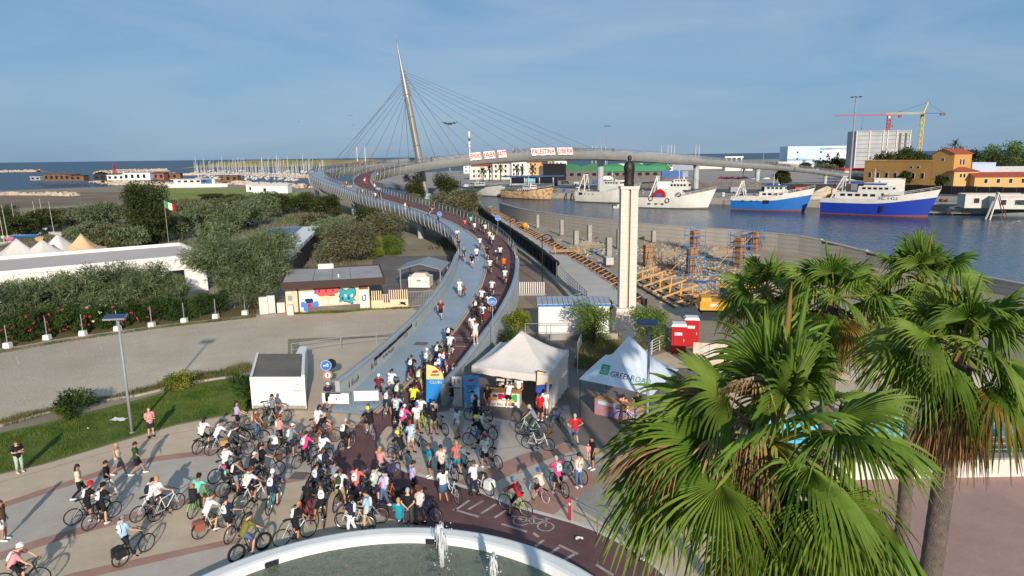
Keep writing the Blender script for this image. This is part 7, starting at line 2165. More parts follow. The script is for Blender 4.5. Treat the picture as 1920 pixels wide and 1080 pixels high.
palm('farthest left fan palm beside the building works',1432,548,23,24,3,14,.95,.95,26,13,.2,6,1)
palm('fan palm behind the trunk palm on the right',1728,530,21,26,3,18,1.0,.98,28,21,.2,6,2)
def far_palm(px, Y, h, i):
 t = thing('far_palm','small distant palm on the far bank, %s from the left' % ['first','second','third','fourth','fifth','sixth','seventh','eighth','ninth','tenth','eleventh'][i], 'palm tree',(atY(px, Y), Y, 1.0),0,'small palms on the far bank')
 MB().tube([(0,0,0),(0,0, h)], [.35,.28], 6).build('trunk', m_bark, t)
 q = MB(); rr = random.Random(i)
 for k in range(26):
  a = k * 2.4; e = R_(70 - 110 * k / 26)
  pts = [Vector((0,0, h))]
  d = Vector((math.cos(a) * math.cos(e), math.sin(a) * math.cos(e), math.sin(e)))
  for s_ in range(4):
   pts.append(pts[-1] + d * .9); d = (d + Vector((0,0,-.28))).normalized()
  sd = Vector((-math.sin(a), math.cos(a),0)) * .35
  q.strip([p + sd * w_ for p, w_ in zip(pts, (.2,1,1,.7,.05))], [p - sd * w_ for p, w_ in zip(pts, (.2,1,1,.7,.05))])
 q.build('crown', m_dkf if i % 2 else m_ole, t)
for i, (px, Y, h) in enumerate([(905,380,6),(917,385,7),(938,380,7.5),(968,385,7),(978,390,6.5),(998,385,7),(1395,400,6),(1418,405,6),(1552,610,11),(1570,610,12),(1788,400,18)]):
 far_palm(px, Y, h, i)
# ------------------------------------------------------------------ bicycles
def ring_mesh(name, r, tube_r, m, n=28, k=6):
 q = MB()
 q.tube([(0, r * math.cos(2 * math.pi * i / n), r * math.sin(2 * math.pi * i / n)) for i in range(n + 1)], tube_r, k, caps=False)
 return q.mesh(name, m, True)
m_tyre = mat('tyre_rubber',(24,24,25),.85,.1,3)
m_alu = mat('bright_alloy',(176,178,180),.35,.05,2, metal=.7)
m_sad = mat('saddle_black',(28,27,27),.6,.1,4)
m_bask = mat('basket_brown',(96,70,48),.85,.2,6)
WR = .335
tyre_me = ring_mesh('tyre', WR, .022, m_tyre)
fat_me = ring_mesh('tyre', WR - .03,.05, m_tyre)
rimq = MB()
rimq.tube([(0,(WR - .03) * math.cos(2 * math.pi * i / 28),(WR - .03) * math.sin(2 * math.pi * i / 28)) for i in range(29)], .010,5, caps=False)
for i in range(16):
 a = 2 * math.pi * i / 16
 rimq.bar((.02 * (1 if i % 2 else -1),.02 * math.cos(a),.02 * math.sin(a)),(0,(WR - .035) * math.cos(a + .2),(WR - .035) * math.sin(a + .2)),.0045)
rimq.tube([(-.045,0,0),(.045,0,0)], .022,8)
rim_me = rimq.mesh('wheel', m_alu)
def frame_me(kind):
 q = MB()
 RA, FA, BB = Vector((0,-.53, WR)), Vector((0,.53, WR)), Vector((0,-.04,.28))
 if kind == 'city':
  ST, HT, HB = Vector((0,-.22,.86)), Vector((0,.33,.92)), Vector((0,.38,.72))
  q.tube([HB, (0,.2,.46), BB], .020,6); q.tube([HB + Vector((0,-.02,.08)),(0,.14,.56),(0,-.12,.52)], .016,6)
 else:
  ST, HT, HB = Vector((0,-.20,.82)), Vector((0,.37,.88)), Vector((0,.41,.74))
  q.tube([HT + Vector((0,.01,-.05)), ST + Vector((0,.02,-.04))], .018,6); q.tube([HB, BB], .022,6)
 q.tube([HT + Vector((0,-.02,.06)), HB], .022,6)
 q.tube([BB, ST, ST + Vector((0,-.03,.12))], [.018,.016,.013], 6)
 for s_ in (-1,1):
  q.tube([RA + Vector((s_ * .05,0,0)), BB + Vector((s_ * .03,0,0))], .010,5); q.tube([RA + Vector((s_ * .05,0,0)), ST + Vector((s_ * .015,0,-.05))], .009,5)
  q.tube([HB + Vector((s_ * .035,.005,0)), FA + Vector((s_ * .05,0,0))], .012,5)
 return q.mesh('frame', m_alu)
frame_meshes = {k: frame_me(k) for k in ('mtb','city')}
def bar_me(kind):
 q = MB()
 if kind == 'city':
  q.tube([(-.28,.20,1.04),(-.24,.34,1.05),(-.06,.40,1.02),(.06,.40,1.02),(.24,.34,1.05),(.28,.20,1.04)], .013,6); q.tube([(0,.36,.92),(0,.39,1.02)], .014,6)
 elif kind == 'road':
  for s_ in (-1,1): q.tube([(s_ * .03,.46,.98),(s_ * .2,.47,.98),(s_ * .21,.56,.97),(s_ * .21,.58,.90),(s_ * .21,.48,.86)], .014,6)
  q.tube([(0,.36,.92),(0,.46,.98)], .015,6); q.tube([(-.05,.46,.98),(.05,.46,.98)], .016,6)
 else:
  q.tube([(-.34,.42,1.01),(-.1,.45,1.0),(.1,.45,1.0),(.34,.42,1.01)], .014,6); q.tube([(0,.36,.92),(0,.45,1.0)], .015,6)
  for s_ in (-1,1): q.tube([(s_ * .24,.43,1.0),(s_ * .22,.5,.97)], .008,5)
 return q.mesh('handlebar', m_dark)
bar_meshes = {k: bar_me(k) for k in ('mtb','city','road')}
sq = MB(); sq.tube([(0,-.40,.965),(0,-.30,.985),(0,-.18,.975),(0,-.07,.965)], [(.075,.03),(.085,.035),(.045,.03),(.02,.015)], 8)
saddle_me = sq.mesh('saddle', m_sad, True)
cq = MB(); cq.tube([(.045,-.04,.28),(.055,-.04,.28)], .095,16); cq.bar((.07,-.04,.28),(.07,.03,.12),.02); cq.bar((-.07,-.04,.28),(-.07,-.11,.44),.02); cq.box((.12,.03,.115),(.09,.07,.025)); cq.box((-.12,-.11,.445),(.09,.07,.025)); cq.tube([(-.07,-.04,.28),(.07,-.04,.28)], .02,6)
crank_me = cq.mesh('crankset', m_dark)
fq_ = MB()
for c in (-.53,.53):
 a0, a1 = (R_(20), R_(175)) if c < 0 else (R_(40), R_(150))
 pts = [Vector((0, c - (WR + .035) * math.cos(a), WR + (WR + .035) * math.sin(a))) for a in np.linspace(a0, a1,10)]
 fq_.strip([p + Vector((.028,0,0)) for p in pts], [p - Vector((.028,0,0)) for p in pts])
fender_me = fq_.mesh('mudguards', m_dark)
rq = MB(); rq.box((0,-.52,.75),(.13,.42,.015)); rq.bar((.06,-.53, WR),(.06,-.5,.75),.012); rq.bar((-.06,-.53, WR),(-.06,-.5,.75),.012)
rack_me = rq.mesh('rear_rack', m_dark)
bq = MB()
bq.lathe([(.0,0),(.14,0),(.19,.24),(.2,.24),(.15,.0)], 12,(0,.62,.80), sx=1.0, sy=.78)
basket_me = bq.mesh('basket', m_bask)
pq = MB(); pq.box((.13,-.58,.55),(.14,.36,.32), taper=.9); pq.box((-.13,-.58,.55),(.14,.36,.32), taper=.9); pq.box((0,-.58,.74),(.3,.3,.05))
pann_me = pq.mesh('panniers', m_dark)
xq = MB(); xq.box((0,-.55,.92),(.42,.34,.26)); crate_me = xq.mesh('rear_crate', m_wood)
csq = MB(); csq.box((0,-.46,1.0),(.3,.08,.5)); csq.box((0,-.34,.82),(.3,.3,.08)); csq.box((-.15,-.36,.9),(.04,.26,.22)); csq.box((.15,-.36,.9),(.04,.26,.22)); csq.box((-.13,-.2,.62),(.06,.08,.4)); csq.box((.13,-.2,.62),(.06,.08,.4))
cseat_me = csq.mesh('child_seat', m_dark)
kq = MB(); kq.bar((-.06,-.18,.3),(-.16,-.25,.01),.018)
kick_me = kq.mesh('kickstand', m_dark)
def bmat(c, nm): return mat('bike_' + nm, c, .35,.06,3, spec=.5)
BC = {'black': bmat((26,26,28),'black'),'white': bmat((222,220,214),'white'),'silver': bmat((160,164,168),'silver'),'green': bmat((110,196,60),'green'),'turquoise': bmat((50,160,168),'turquoise'),'cream': bmat((222,206,176),'cream'),'red': bmat((170,32,36),'red'),'orange': bmat((222,110,36),'orange'),'blue': bmat((40,70,140),'blue'),'pale blue': bmat((130,160,196),'pale_blue'),'pink': bmat((224,86,130),'pink'),'lime': bmat((176,200,60),'lime'),'mint': bmat((170,214,196),'mint')}
def bicycle(rear, front, kind, col, label, extras='', lean=3.0, size=None, z=0.02, group='bicycles on the plaza'):
 d = front - rear
 head = math.atan2(-d.x, d.y)           # local +y points forward
 mid_ = (rear + front) / 2
 t = thing('bicycle', label, 'bicycle',(mid_.x, mid_.y, z if rear.z == 0 else rear.z),0, group)
 pit = math.atan2(d.z, math.hypot(d.x, d.y)) if abs(d.z) > 1e-3 else 0
 t.rotation_euler = (pit, R_(lean), head)
 if rear.z: t.location.z = mid_.z + .03
 s_ = size or 1.0
 t.scale = (s_, s_, s_)
 inst('frame', frame_meshes['city' if kind == 'city' else 'mtb'], t, m=BC[col])
 inst('handlebar', bar_meshes[kind], t)
 inst('saddle', saddle_me, t)
 inst('crankset', crank_me, t)
 for y in (-.53,.53):
  w = inst('wheel', rim_me, t, (0, y, WR))
  inst('tyre', fat_me if 'fat' in extras else tyre_me, w, m=(mat('cream_tyre',(214,206,190),.8,.05,3) if 'cream' in extras else None))
 if kind == 'city' or 'fender' in extras: inst('mudguards', fender_me, t, m=(BC[col] if 'colfender' in extras else m_dark))
 if kind == 'city' or 'rack' in extras: inst('rear_rack', rack_me, t)
 if 'basket' in extras: inst('basket', basket_me, t)
 if 'pannier' in extras: inst('panniers', pann_me, t, m=(m_white if 'whitepan' in extras else (m_brick if 'brownpan' in extras else None)))
 if 'crate' in extras: inst('rear_crate', crate_me, t)
 if 'cseat' in extras: inst('child_seat', cseat_me, t)
 if 'stand' in extras: inst('kickstand', kick_me, t)
 return t, head, mid_

# ------------------------------------------------------------------ people
def joints(pose):
 """joint positions of a 1.75 m figure facing +y"""
 J = dict(pel=(0,0,.95), wst=(0,.0,1.12), chs=(0,.01,1.30), nk=(0,0,1.49), hd=(0,.03,1.635))
 for s_, n in ((-1,'l'),(1,'r')):
  J['hip' + n] = (s_ * .095,0,.92); J['kn' + n] = (s_ * .11,.02,.50); J['an' + n] = (s_ * .12,-.02,.09)
  J['sh' + n] = (s_ * .185,0,1.43); J['el' + n] = (s_ * .235,-.03,1.15); J['wr' + n] = (s_ * .24,.06,.91)
 def lean(ang, px=(0,0,.95), names=('wst','chs','nk','hd','shl','shr')):
  c, s = math.cos(ang), math.sin(ang)
  for n in names:
   x, y, z = J[n]; y -= px[1]; z -= px[2]
   J[n] = (x, px[1] + y * c + z * s, px[2] - y * s + z * c)
 def shift(dy, dz, names=('pel','wst','chs','nk','hd','shl','shr','hipl','hipr','ell','elr','wrl','wrr')):
  for n in names:
   x, y, z = J[n]; J[n] = (x, y + dy, z + dz)
 if pose == 'fold':
  J.update(ell=(-.25,.06,1.16), elr=(.25,.06,1.16), wrl=(.09,.21,1.19), wrr=(-.09,.23,1.14))
 elif pose == 'hips':
  J.update(ell=(-.42,-.06,1.2), elr=(.42,-.06,1.2), wrl=(-.19,.06,1.02), wrr=(.19,.06,1.02), anl=(-.17,-.02,.09), anr=(.17,-.02,.09))
 elif pose == 'walk':
  J.update(knl=(-.1,.19,.52), anl=(-.1,.30,.10), knr=(.1,.0,.50), anr=(.1,-.33,.17), ell=(-.25,-.14,1.18), wrl=(-.24,-.12,.94), elr=(.25,.06,1.16), wrr=(.22,.24,.98))
 elif pose == 'hold':
  J.update(ell=(-.22,.14,1.15), elr=(.27,.12,1.15), wrl=(.12,.42,1.02), wrr=(.42,.38,1.02), knl=(-.1,.12,.51), anl=(-.1,.12,.09), anr=(.12,-.16,.10))
 elif pose == 'photo':
  J.update(ell=(-.26,.22,1.40), elr=(.26,.22,1.40), wrl=(-.09,.34,1.60), wrr=(.09,.34,1.60))
 elif pose == 'phone':
  J.update(ell=(-.24,.06,1.14), elr=(.24,.06,1.14), wrl=(-.07,.30,1.2), wrr=(.07,.30,1.2), hd=(0,.08,1.62))
 elif pose == 'behind':
  J.update(ell=(-.27,-.1,1.16), elr=(.27,-.1,1.16), wrl=(-.05,-.19,.97), wrr=(.05,-.19,.97))
 elif pose == 'bend':
  lean(R_(48)); shift(-.12,0)
  J.update(ell=(-.26,.58,1.08), elr=(.26,.58,1.08), wrl=(-.15,.78,.95), wrr=(.15,.78,.95), hd=(J['hd'][0], J['hd'][1], J['hd'][2] + .03))
 elif pose == 'straddle':
  J.update(knl=(-.19,.06,.5), knr=(.19,.06,.5), anl=(-.25,0,.09), anr=(.25,0,.09))
  lean(R_(16)); shift(.02,-.02)
  J.update(ell=(-.33,.30,1.18), elr=(.33,.30,1.18), wrl=(-.28,.44,1.05), wrr=(.28,.44,1.05))
 elif pose in ('ride','seatfoot'):
  shift(-.24,.07)
  lean(R_(27),(0,-.24,1.02))
  J.update(ell=(-.32,.24,1.22), elr=(.32,.24,1.22), wrl=(-.28,.42,1.06), wrr=(.28,.42,1.06), hd=(0, J['hd'][1] + .01, J['hd'][2] + .03))
  J.update(hipl=(-.095,-.22,.99), hipr=(.095,-.22,.99), knr=(.12,.13,.68), anr=(.12,.02,.22), knl=(-.12,.18,.86), anl=(-.12,-.02,.50))
  if pose == 'seatfoot': J.update(knl=(-.24,.10,.58), anl=(-.34,.06,.09))
 elif pose == 'sit':
  shift(0,-.42)
  J.update(knl=(-.12,.42,.50), knr=(.12,.42,.50), anl=(-.12,.40,.09), anr=(.12,.40,.09), wrl=(-.14,.30,.60), wrr=(.14,.30,.60), ell=(-.24,.05,.75), elr=(.24,.05,.75))
 elif pose == 'child':
  shift(-.42,.0)
  J.update(knl=(-.12,-.05,.78), knr=(.12,-.05,.78), anl=(-.12,-.02,.42), anr=(.12,-.02,.42), wrl=(-.14,-.1,.95), wrr=(.14,-.1,.95))
 return {k: Vector(v) for k, v in J.items()}
def remesh(mb, vox, name, m):
 me = mb.mesh(name, m)
 o = bpy.data.objects.new('tmp', me); COL.objects.link(o)
 r = o.modifiers.new('r','REMESH'); r.mode = 'VOXEL'; r.voxel_size = vox; r.use_smooth_shade = True
 s_ = o.modifiers.new('s','SMOOTH'); s_.factor = .5; s_.iterations = 2
 dg = bpy.context.evaluated_depsgraph_get()
 out = bpy.data.meshes.new_from_object(o.evaluated_get(dg))
 bpy.data.objects.remove(o)
 out.name = name
 out.materials.clear(); out.materials.append(m)
 return out
SKIN = [mat('skin_fair',(206,158,128),.6,.06,4), mat('skin_tan',(178,124,92),.6,.06,4), mat('skin_deep',(110,74,54),.6,.06,4)]
m_eye = mat('face_dark',(40,28,26),.5,0,1)
POSE = {}
def make_pose(pose):
 if pose in POSE: return POSE[pose]
 J = joints(pose)
 E = {}
 up_t = (J['nk'] - J['pel']).normalized()
 fw = Vector((0,1,0)); fw = (fw - up_t * fw.dot(up_t)).normalized()
 rtv = fw.cross(up_t)
 b = MB()
 def tors(k, extra=0.0, a=0, z=4):
  pts = [J['pel'] - up_t * .06, J['pel'], J['wst'], J['chs'], (J['shl'] + J['shr']) / 2 - up_t * .01, J['nk']]
  rad_ = [(.13,.10),(.165,.118),(.138,.10),(.168,.118),(.16,.085),(.062,.062)]
  return pts[a:z + 1], [(r[0] + extra, r[1] + extra) for r in rad_[a:z + 1]]
 p, r = tors(0,0,0,5)
 b.tube(p, r, 14)
 b.tube([J['nk'] - up_t * .05, J['hd'] - Vector((0,.02,.02))], [.058,.052], 10)
 hd = J['hd']
 b.ball(hd, (.078,.098,.118),14,10)
 b.ball(hd + Vector((0,.03,-.06)),(.058,.062,.06),12,8)
 b.ball(hd + Vector((0,.098,-.01)),(.014,.02,.022),8,6)
 for s_ in (-1,1): b.ball(hd + Vector((s_ * .08,-.005,-.005)),(.012,.02,.03),8,6)
 for n in 'lr':
  sh, el, wr = J['sh' + n], J['el' + n], J['wr' + n]
  b.tube([(sh + J['chs']) / 2 + up_t * .05, sh, sh.lerp(el, .5), el, el.lerp(wr, .35), wr], [.06,.058,.047,.038,.038,.026], 10)
  hp, kn, an = J['hip' + n], J['kn' + n], J['an' + n]
  b.tube([hp + Vector((0,0,.06)), hp, hp.lerp(kn, .5), kn, kn.lerp(an, .35), an], [.085,.09,.075,.052,.052,.034], 12)
  b.tube([an + Vector((0,-.05,-.04)), an + Vector((0,.05,-.045)), an + Vector((0,.15,-.06))], [.032,.036,.02], 8)
  d = (wr - el).normalized()
  b.tube([wr, wr + d * .05, wr + d * .085], [(.024,.024),(.036,.022),(.034,.018)], 8)
 body = remesh(b, .021,'body_' + pose, SKIN[0])
 fb = MB()
 for n, s_ in (('l',-1),('r',1)):
  el, wr = J['el' + n], J['wr' + n]
  d = (wr - el).normalized()
  side = d.cross(up_t); side = side.normalized() if side.length > .05 else rtv
  pn = side.cross(d).normalized()
  palm_ = wr + d * .075
  for k in range(4):
   o_ = side * (-.027 + .018 * k); L_ = (.062,.072,.068,.052)[k]
   q0 = palm_ + o_; q1 = q0 + d * L_ * .5 - pn * .006; q2 = q1 + (d - pn * .8).normalized() * L_ * .5
   fb.tube([q0 - d * .02, q1, q2], [.0095,.009,.007], 6)
  th = wr + d * .035 - side * .03 * 1
  fb.tube([th, th - side * .022 + d * .025, th - side * .026 + d * .055 - pn * .012], [.011,.0105,.008], 6)
 fm = fb.mesh('f', SKIN[0], True)
 bm = bmesh.new(); bm.from_mesh(body); bm.from_mesh(fm)
 for f in bm.faces: f.smooth = True
 bm.to_mesh(body); bm.free()
 E['body'] = body
 fc = MB()
 for s_ in (-1,1): fc.ball(hd + Vector((s_ * .03,.088,.012)),(.011,.008,.007),6,4); fc.box(hd + Vector((s_ * .03,.09,.032)),(.03,.012,.007))
 fc.box(hd + Vector((0,.09,-.055)),(.04,.012,.008))
 E['face'] = fc.mesh('face', m_eye)
 q = MB(); p, r = tors(0,.020,0,4)
 p[0] = p[0] - up_t * .06
 p = p + [J['nk'] - up_t * .045]; r = r + [(.085,.082)]
 q.tube(p, r, 16)
 for n in 'lr':
  sh, el = J['sh' + n], J['el' + n]
  q.tube([(sh + J['chs']) / 2 + up_t * .06, sh, sh.lerp(el, .72)], [.082,.078,.072], 12)
 E['shirt'] = q.mesh('shirt', m_white, True)
 q = MB(); p, r = tors(0,.016,0,4)
 p[0] = p[0] - up_t * .06
 p = p + [J['nk'] - up_t * .09]; r = r + [(.10,.085)]
 q.tube(p, r, 16); E['vest'] = q.mesh('vest', m_white, True)
 q = MB()
 for n in 'lr':
  sh, el, wr = J['sh' + n], J['el' + n], J['wr' + n]
  q.tube([(sh + J['chs']) / 2 + up_t * .06, sh, el, el.lerp(wr, .9)], [.08,.076,.056,.042], 12)
 p, r = tors(0,.024,0,4); p[0] = p[0] - up_t * .07
 q.tube(p + [J['nk'] - up_t * .03], r + [(.088,.085)], 16); E['jacket'] = q.mesh('jacket', m_white, True)
 def legs(frac, e0, e1, nm):
  q = MB()
  q.tube([J['pel'] + up_t * .07, J['pel'] - up_t * .02, J['pel'] - Vector((0,0,.09))], [(.165,.125),(.178,.132),(.14,.115)], 16)
  for n in 'lr':
   hp, kn, an = J['hip' + n], J['kn' + n], J['an' + n]
   if frac <= 1: q.tube([hp + Vector((0,0,.04)), hp.lerp(kn, .5), hp.lerp(kn, frac)], [.108,.092 + e0,.084 + e1], 12)
   else: q.tube([hp + Vector((0,0,.04)), hp.lerp(kn, .5), kn, kn.lerp(an, .9)], [.106,.09,.07 + e0,.058 + e1], 12)
  return q.mesh(nm, m_white, True)
 E['shorts'] = legs(.86,.0,.004,'shorts'); E['trousers'] = legs(2,.0,.0,'trousers')
 q = MB(); k_ = (J['knl'] + J['knr']) / 2; h_ = (J['hipl'] + J['hipr']) / 2
 q.tube([J['pel'] + up_t * .08, h_, h_.lerp(k_, .9)], [(.16,.12),(.185,.15),(.24,.19)], 18); E['skirt'] = q.mesh('skirt', m_white, True)
 q = MB()
 for n in 'lr':
  an = J['an' + n]
  q.tube([an + Vector((0,-.085,-.045)), an + Vector((0,-.04,-.035)), an + Vector((0,.06,-.05)), an + Vector((0,.15,-.062)), an + Vector((0,.185,-.068))], [(.035,.04),(.045,.055),(.046,.042),(.046,.03),(.025,.018)], 10)
 E['shoes'] = q.mesh('shoes', m_white, True)
 def cap_of(zc, rx, ry, rz, cut, dy=0, nm='hair', n=16):
  q = MB(); vs, fs = [], []
  m_ = 7
  for i in range(m_ + 1):
   th = math.pi * cut * i / m_
   for j in range(n):
    a = 2 * math.pi * j / n
    vs.append((hd.x + rx * math.sin(th) * math.cos(a), hd.y + dy + ry * math.sin(th) * math.sin(a), hd.z + zc + rz * math.cos(th) - (.045 * max(0,-math.sin(a)) * (i / m_))))
  for i in range(m_):
   for j in range(n): fs.append((i * n + j, i * n + (j + 1) % n, (i + 1) * n + (j + 1) % n, (i + 1) * n + j))
  q.add(vs, fs)
  return q
 E['hair_short'] = cap_of(.012,.092,.112,.125,.52,-.012).mesh('hair', m_white, True)
 q = cap_of(.012,.095,.115,.128,.52,-.012)
 bk_ = hd + Vector((0,-.085,-.02))
 q.tube([hd + Vector((0,-.05,.06)), bk_, bk_ - up_t * .12 - fw * .015, bk_ - up_t * .26 - fw * .01], [(.07,.05),(.092,.05),(.10,.045),(.06,.025)], 12)
 E['hair_long'] = q.mesh('hair', m_white, True)
 q = MB()
 prn = random.Random(3)
 for _ in range(26):
  v = Vector((prn.gauss(0,1), prn.gauss(-.35,1), prn.gauss(.45,.8))).normalized()
  q.ball(hd + Vector((v.x * .105, v.y * .12 - .02, v.z * .125 + .01)),.055,7,5)
 E['hair_curly'] = q.mesh('hair', m_white, True)
 q = cap_of(.03,.105,.135,.125,.5,-.005)
 for k in (-1,0,1): q.tube([hd + Vector((k * .045,.10,.115)), hd + Vector((k * .055,0,.158)), hd + Vector((k * .045,-.12,.11))], .014,5)
 E['helmet'] = q.mesh('helmet', m_white, True)
 q = cap_of(.03,.096,.115,.11,.5,-.005)
 q.tube([hd + Vector((0,.07,.035)), hd + Vector((0,.13,.03)), hd + Vector((0,.19,.018))], [(.085,.012),(.08,.01),(.05,.006)], 10)
 E['cap'] = q.mesh('cap', m_white, True)
 q = MB()
 c0 = J['chs'] - fw * .155
 q.tube([c0 + up_t * .14, c0 + up_t * .08 - fw * .02, c0 - up_t * .06 - fw * .03, c0 - up_t * .2 - fw * .02, c0 - up_t * .24], [(.05,.02),(.105,.045),(.14,.062),(.125,.055),(.06,.02)], 14)
 for s_ in (-1,1): q.tube([c0 + up_t * .13 + rtv * s_ * .03, c0 + up_t * .17 + fw * .12 + rtv * s_ * .11, c0 + up_t * .02 + fw * .28 + rtv * s_ * .11, c0 - up_t * .14 + fw * .15 + rtv * s_ * .16], .011,5)
 E['backpack'] = q.mesh('backpack', m_white, True)
 q = MB()
 cc = c0 - up_t * .05 - fw * .094
 M_ = Matrix((rtv, fw, up_t)).transposed()
 for x, z, w_, h_ in ((-.045,.02,.035,.05),(0,.025,.03,.06),(.045,.015,.03,.045),(0,-.035,.1,.012)): q.box(cc + rtv * x + up_t * z, (w_, .006, h_), M=M_)
 E['print'] = q.mesh('print', m_txt)
 POSE[pose] = E
 return E
CL = {'white': (228,226,222),'black': (26,26,28),'navy': (32,40,66),'grey': (128,132,138),'charcoal': (62,64,68),'red': (196,32,36),'pink': (222,150,150),'hot pink': (224,70,132),'mint': (120,206,180),'teal': (24,140,160),'olive': (116,112,48),'lavender': (186,172,206),'light blue': (160,194,222),'brown': (92,66,52),'beige': (206,192,168),'khaki': (150,138,104),'denim': (78,104,140),'yellow': (222,230,60),'green': (36,84,50),'coral': (214,110,96),'orange': (236,104,30),'sage': (168,186,170),'cream': (224,210,184),'blue': (40,90,180),'rust': (142,84,56),'maroon': (110,40,46),'floral': (206,190,180)}
CMAT = {k: mat('cloth_' + k.replace(' ','_'), v, .85,.18,7,.3) for k, v in CL.items()}
HAIRC = {'dark': mat('hair_dark',(34,26,22),.6,.15,12),'brown': mat('hair_brown',(84,56,36),.6,.15,12),'blond': mat('hair_blond',(176,140,88),.6,.15,12),'grey': mat('hair_grey',(170,166,160),.6,.12,12),'red': mat('hair_red',(112,40,26),.6,.15,12)}
WORD = {}
def person(pos, head, pose, shirt, bottom, hat, pack=None, label='', scale=1.0, skin=None, shoes='white', top='shirt', group='people on the plaza', full=True):
 """bottom 'shorts black'; hat 'hair_long dark','helmet white','cap navy','bald'"""
 E = make_pose(pose)
 t = thing('person', label, 'person', pos, head, group)
 t.scale = (scale * rnd.uniform(.97,1.0), scale, scale * rnd.uniform(.96,1.01))
 sk = SKIN[skin if skin is not None else rnd.choice([0,0,1,1])]
 inst('body', E['body'], t, m=sk)
 inst(top, E[top], t, m=CMAT[shirt])
 bt, bc = bottom.split(' ',1)
 inst(bt, E[bt], t, m=CMAT[bc])
 if full:
  inst('face', E['face'], t)
  inst('shoes', E['shoes'], t, m=CMAT[shoes])
 if hat != 'bald':
  ht, hc = hat.split(' ',1)
  if ht.startswith('hair'): inst('hair', E[ht], t, m=HAIRC[hc])
  else:
   inst('hair', E['hair_short'], t, (0,0,0), m=HAIRC['dark']) if full else None
   inst(ht, E[ht], t, m=CMAT[hc])
 if pack:
  bp = inst('backpack', E['backpack'], t, m=CMAT[pack])
  if full: inst('print', E['print'], bp)
 return t
def hd_of(deg): return R_(-deg)      # 0 looks away from the camera, 90 to the right
num = ['first','second','third','fourth','fifth','sixth','seventh','eighth','ninth','tenth']
WALK = [
 ((152,936),60,'walk','cream','trousers black','hair_long dark', None, 'woman-haired person in cream top and black trousers, hand held', {}),
 ((205,930),70,'walk','black','trousers cream','hair_short dark', None, 'person in black T-shirt and cream trousers leading another by the hand', {}),
 ((224,893),95,'walk','beige','skirt grey','hair_short blond', None, 'person in beige dress walking past with a shoulder bag', {'top': 'vest'}),
 ((259,891),60,'walk','green','shorts black','hair_short dark', None, 'person in dark green T-shirt and black shorts walking', {'shoes': 'white'}),
 ((284,819),130,'fold','pink','shorts navy','bald', None, 'bald person in pink shirt with folded arms by the lamp', {'shoes': 'black'}),
 ((38,886),120,'fold','black','trousers sage','hair_long brown', None, 'person in black top and sage trousers standing by the lawn', {'shoes': 'beige'}),
 ((10,1013),80,'stand','brown','shorts white','hair_short brown', None, 'person in brown top and white shorts at the left edge', {'shoes': 'white'}),
 ((563,764),180,'phone','white','trousers black','cap white', None, 'officer-like person in white shirt before the stair housing', {'shoes': 'black'}),
 ((617,767),150,'phone','navy','shorts black','cap white', None, 'volunteer in navy with white cap beside the panel barrier', {'shoes': 'black'}),
 ((767,987),0,'behind','black','trousers charcoal','hair_short grey', None, 'person in black with hands behind the back at the fountain', {}),
 ((775,930),60,'phone','lavender','shorts black','hair_short dark', None, 'person in pale lilac T-shirt eating beside the bikes', {}),
 ((806,895),250,'stand','teal','shorts navy','hair_short brown','navy','person in teal T-shirt with a dark pack', {}),
 ((858,822),300,'stand','white','shorts grey','cap blue', None, 'person in long white T-shirt with a blue cap', {'shoes': 'black','skin': 2}),
 ((848,769),270,'phone','black','shorts denim','hair_short dark', None, 'person in black reading a phone by the white totem', {}),
 ((857,730),330,'photo','white','shorts black','hair_short dark', None, 'person in white T-shirt raising a phone behind the totem', {}),
 ((954,764),10,'bend','white','shorts black','hair_short dark', None, 'person in white T-shirt bending over the printed desk', {}),
 ((973,752),185,'stand','white','trousers charcoal','hair_short dark', None, 'helper in white T-shirt behind the printed desk', {}),
 ((938,752),170,'sit','black','trousers black','hair_short brown', None, 'seated helper in black behind the left of the desk', {}),
 ((1013,789),20,'stand','red','shorts black','hair_short dark', None, 'person in red and white vest right of the cream tent', {}),
 ((1022,782),30,'stand','white','shorts white','hair_short dark', None, 'person in white beside the one in the red vest', {}),
 ((1078,834),350,'hips','red','shorts denim','hair_short grey', None, 'person in red polo shirt with hands on hips', {'shoes': 'charcoal'}),
 ((1085,914),330,'stand','white','trousers denim','hair_short dark','beige','person in white top and jeans beside the palm', {'top': 'vest'}),
 ((1110,880),250,'stand','black','shorts black','hair_short dark', None, 'person in black carrying a toddler in pink near the palm', {}),
 ((1195,772),200,'sit','black','trousers black','hair_short dark', None, 'person in black behind the counter of the white tent', {}),
 ((1168,780),30,'sit','pink','trousers grey','hair_short dark', None, 'person in pink seated at the counter of the white tent', {}),
 ((1216,796),310,'sit','black','trousers black','hair_short dark', None, 'person in black seated outside the white tent counter', {}),
 ((915,772),210,'stand','black','shorts coral','hair_long dark', None, 'dark-haired person just left of the printed desk', {}),
 ((888,784),260,'stand','white','shorts coral','hair_short dark', None, 'person in white T-shirt and coral shorts by the blue banner', {}),
 ((815,797),200,'stand','white','shorts black','hair_short dark', None, 'youngster in white T-shirt by the cyan feather flag', {'scale': .9}),
]
for (px, hdg, pose, sh, bo, hat, pk, lab, kw) in WALK:
 lab = lab.replace('woman-haired person','long-haired person')
 person(g(*px, .02), hd_of(hdg), pose, sh, bo, hat, pk, lab, **kw)
p = g(745,1003); person(Vector((p.x, p.y + .55,.02)), hd_of(5),'sit','teal','trousers grey','hair_short blond', None, 'blond person in turquoise top sitting at the fountain rim')
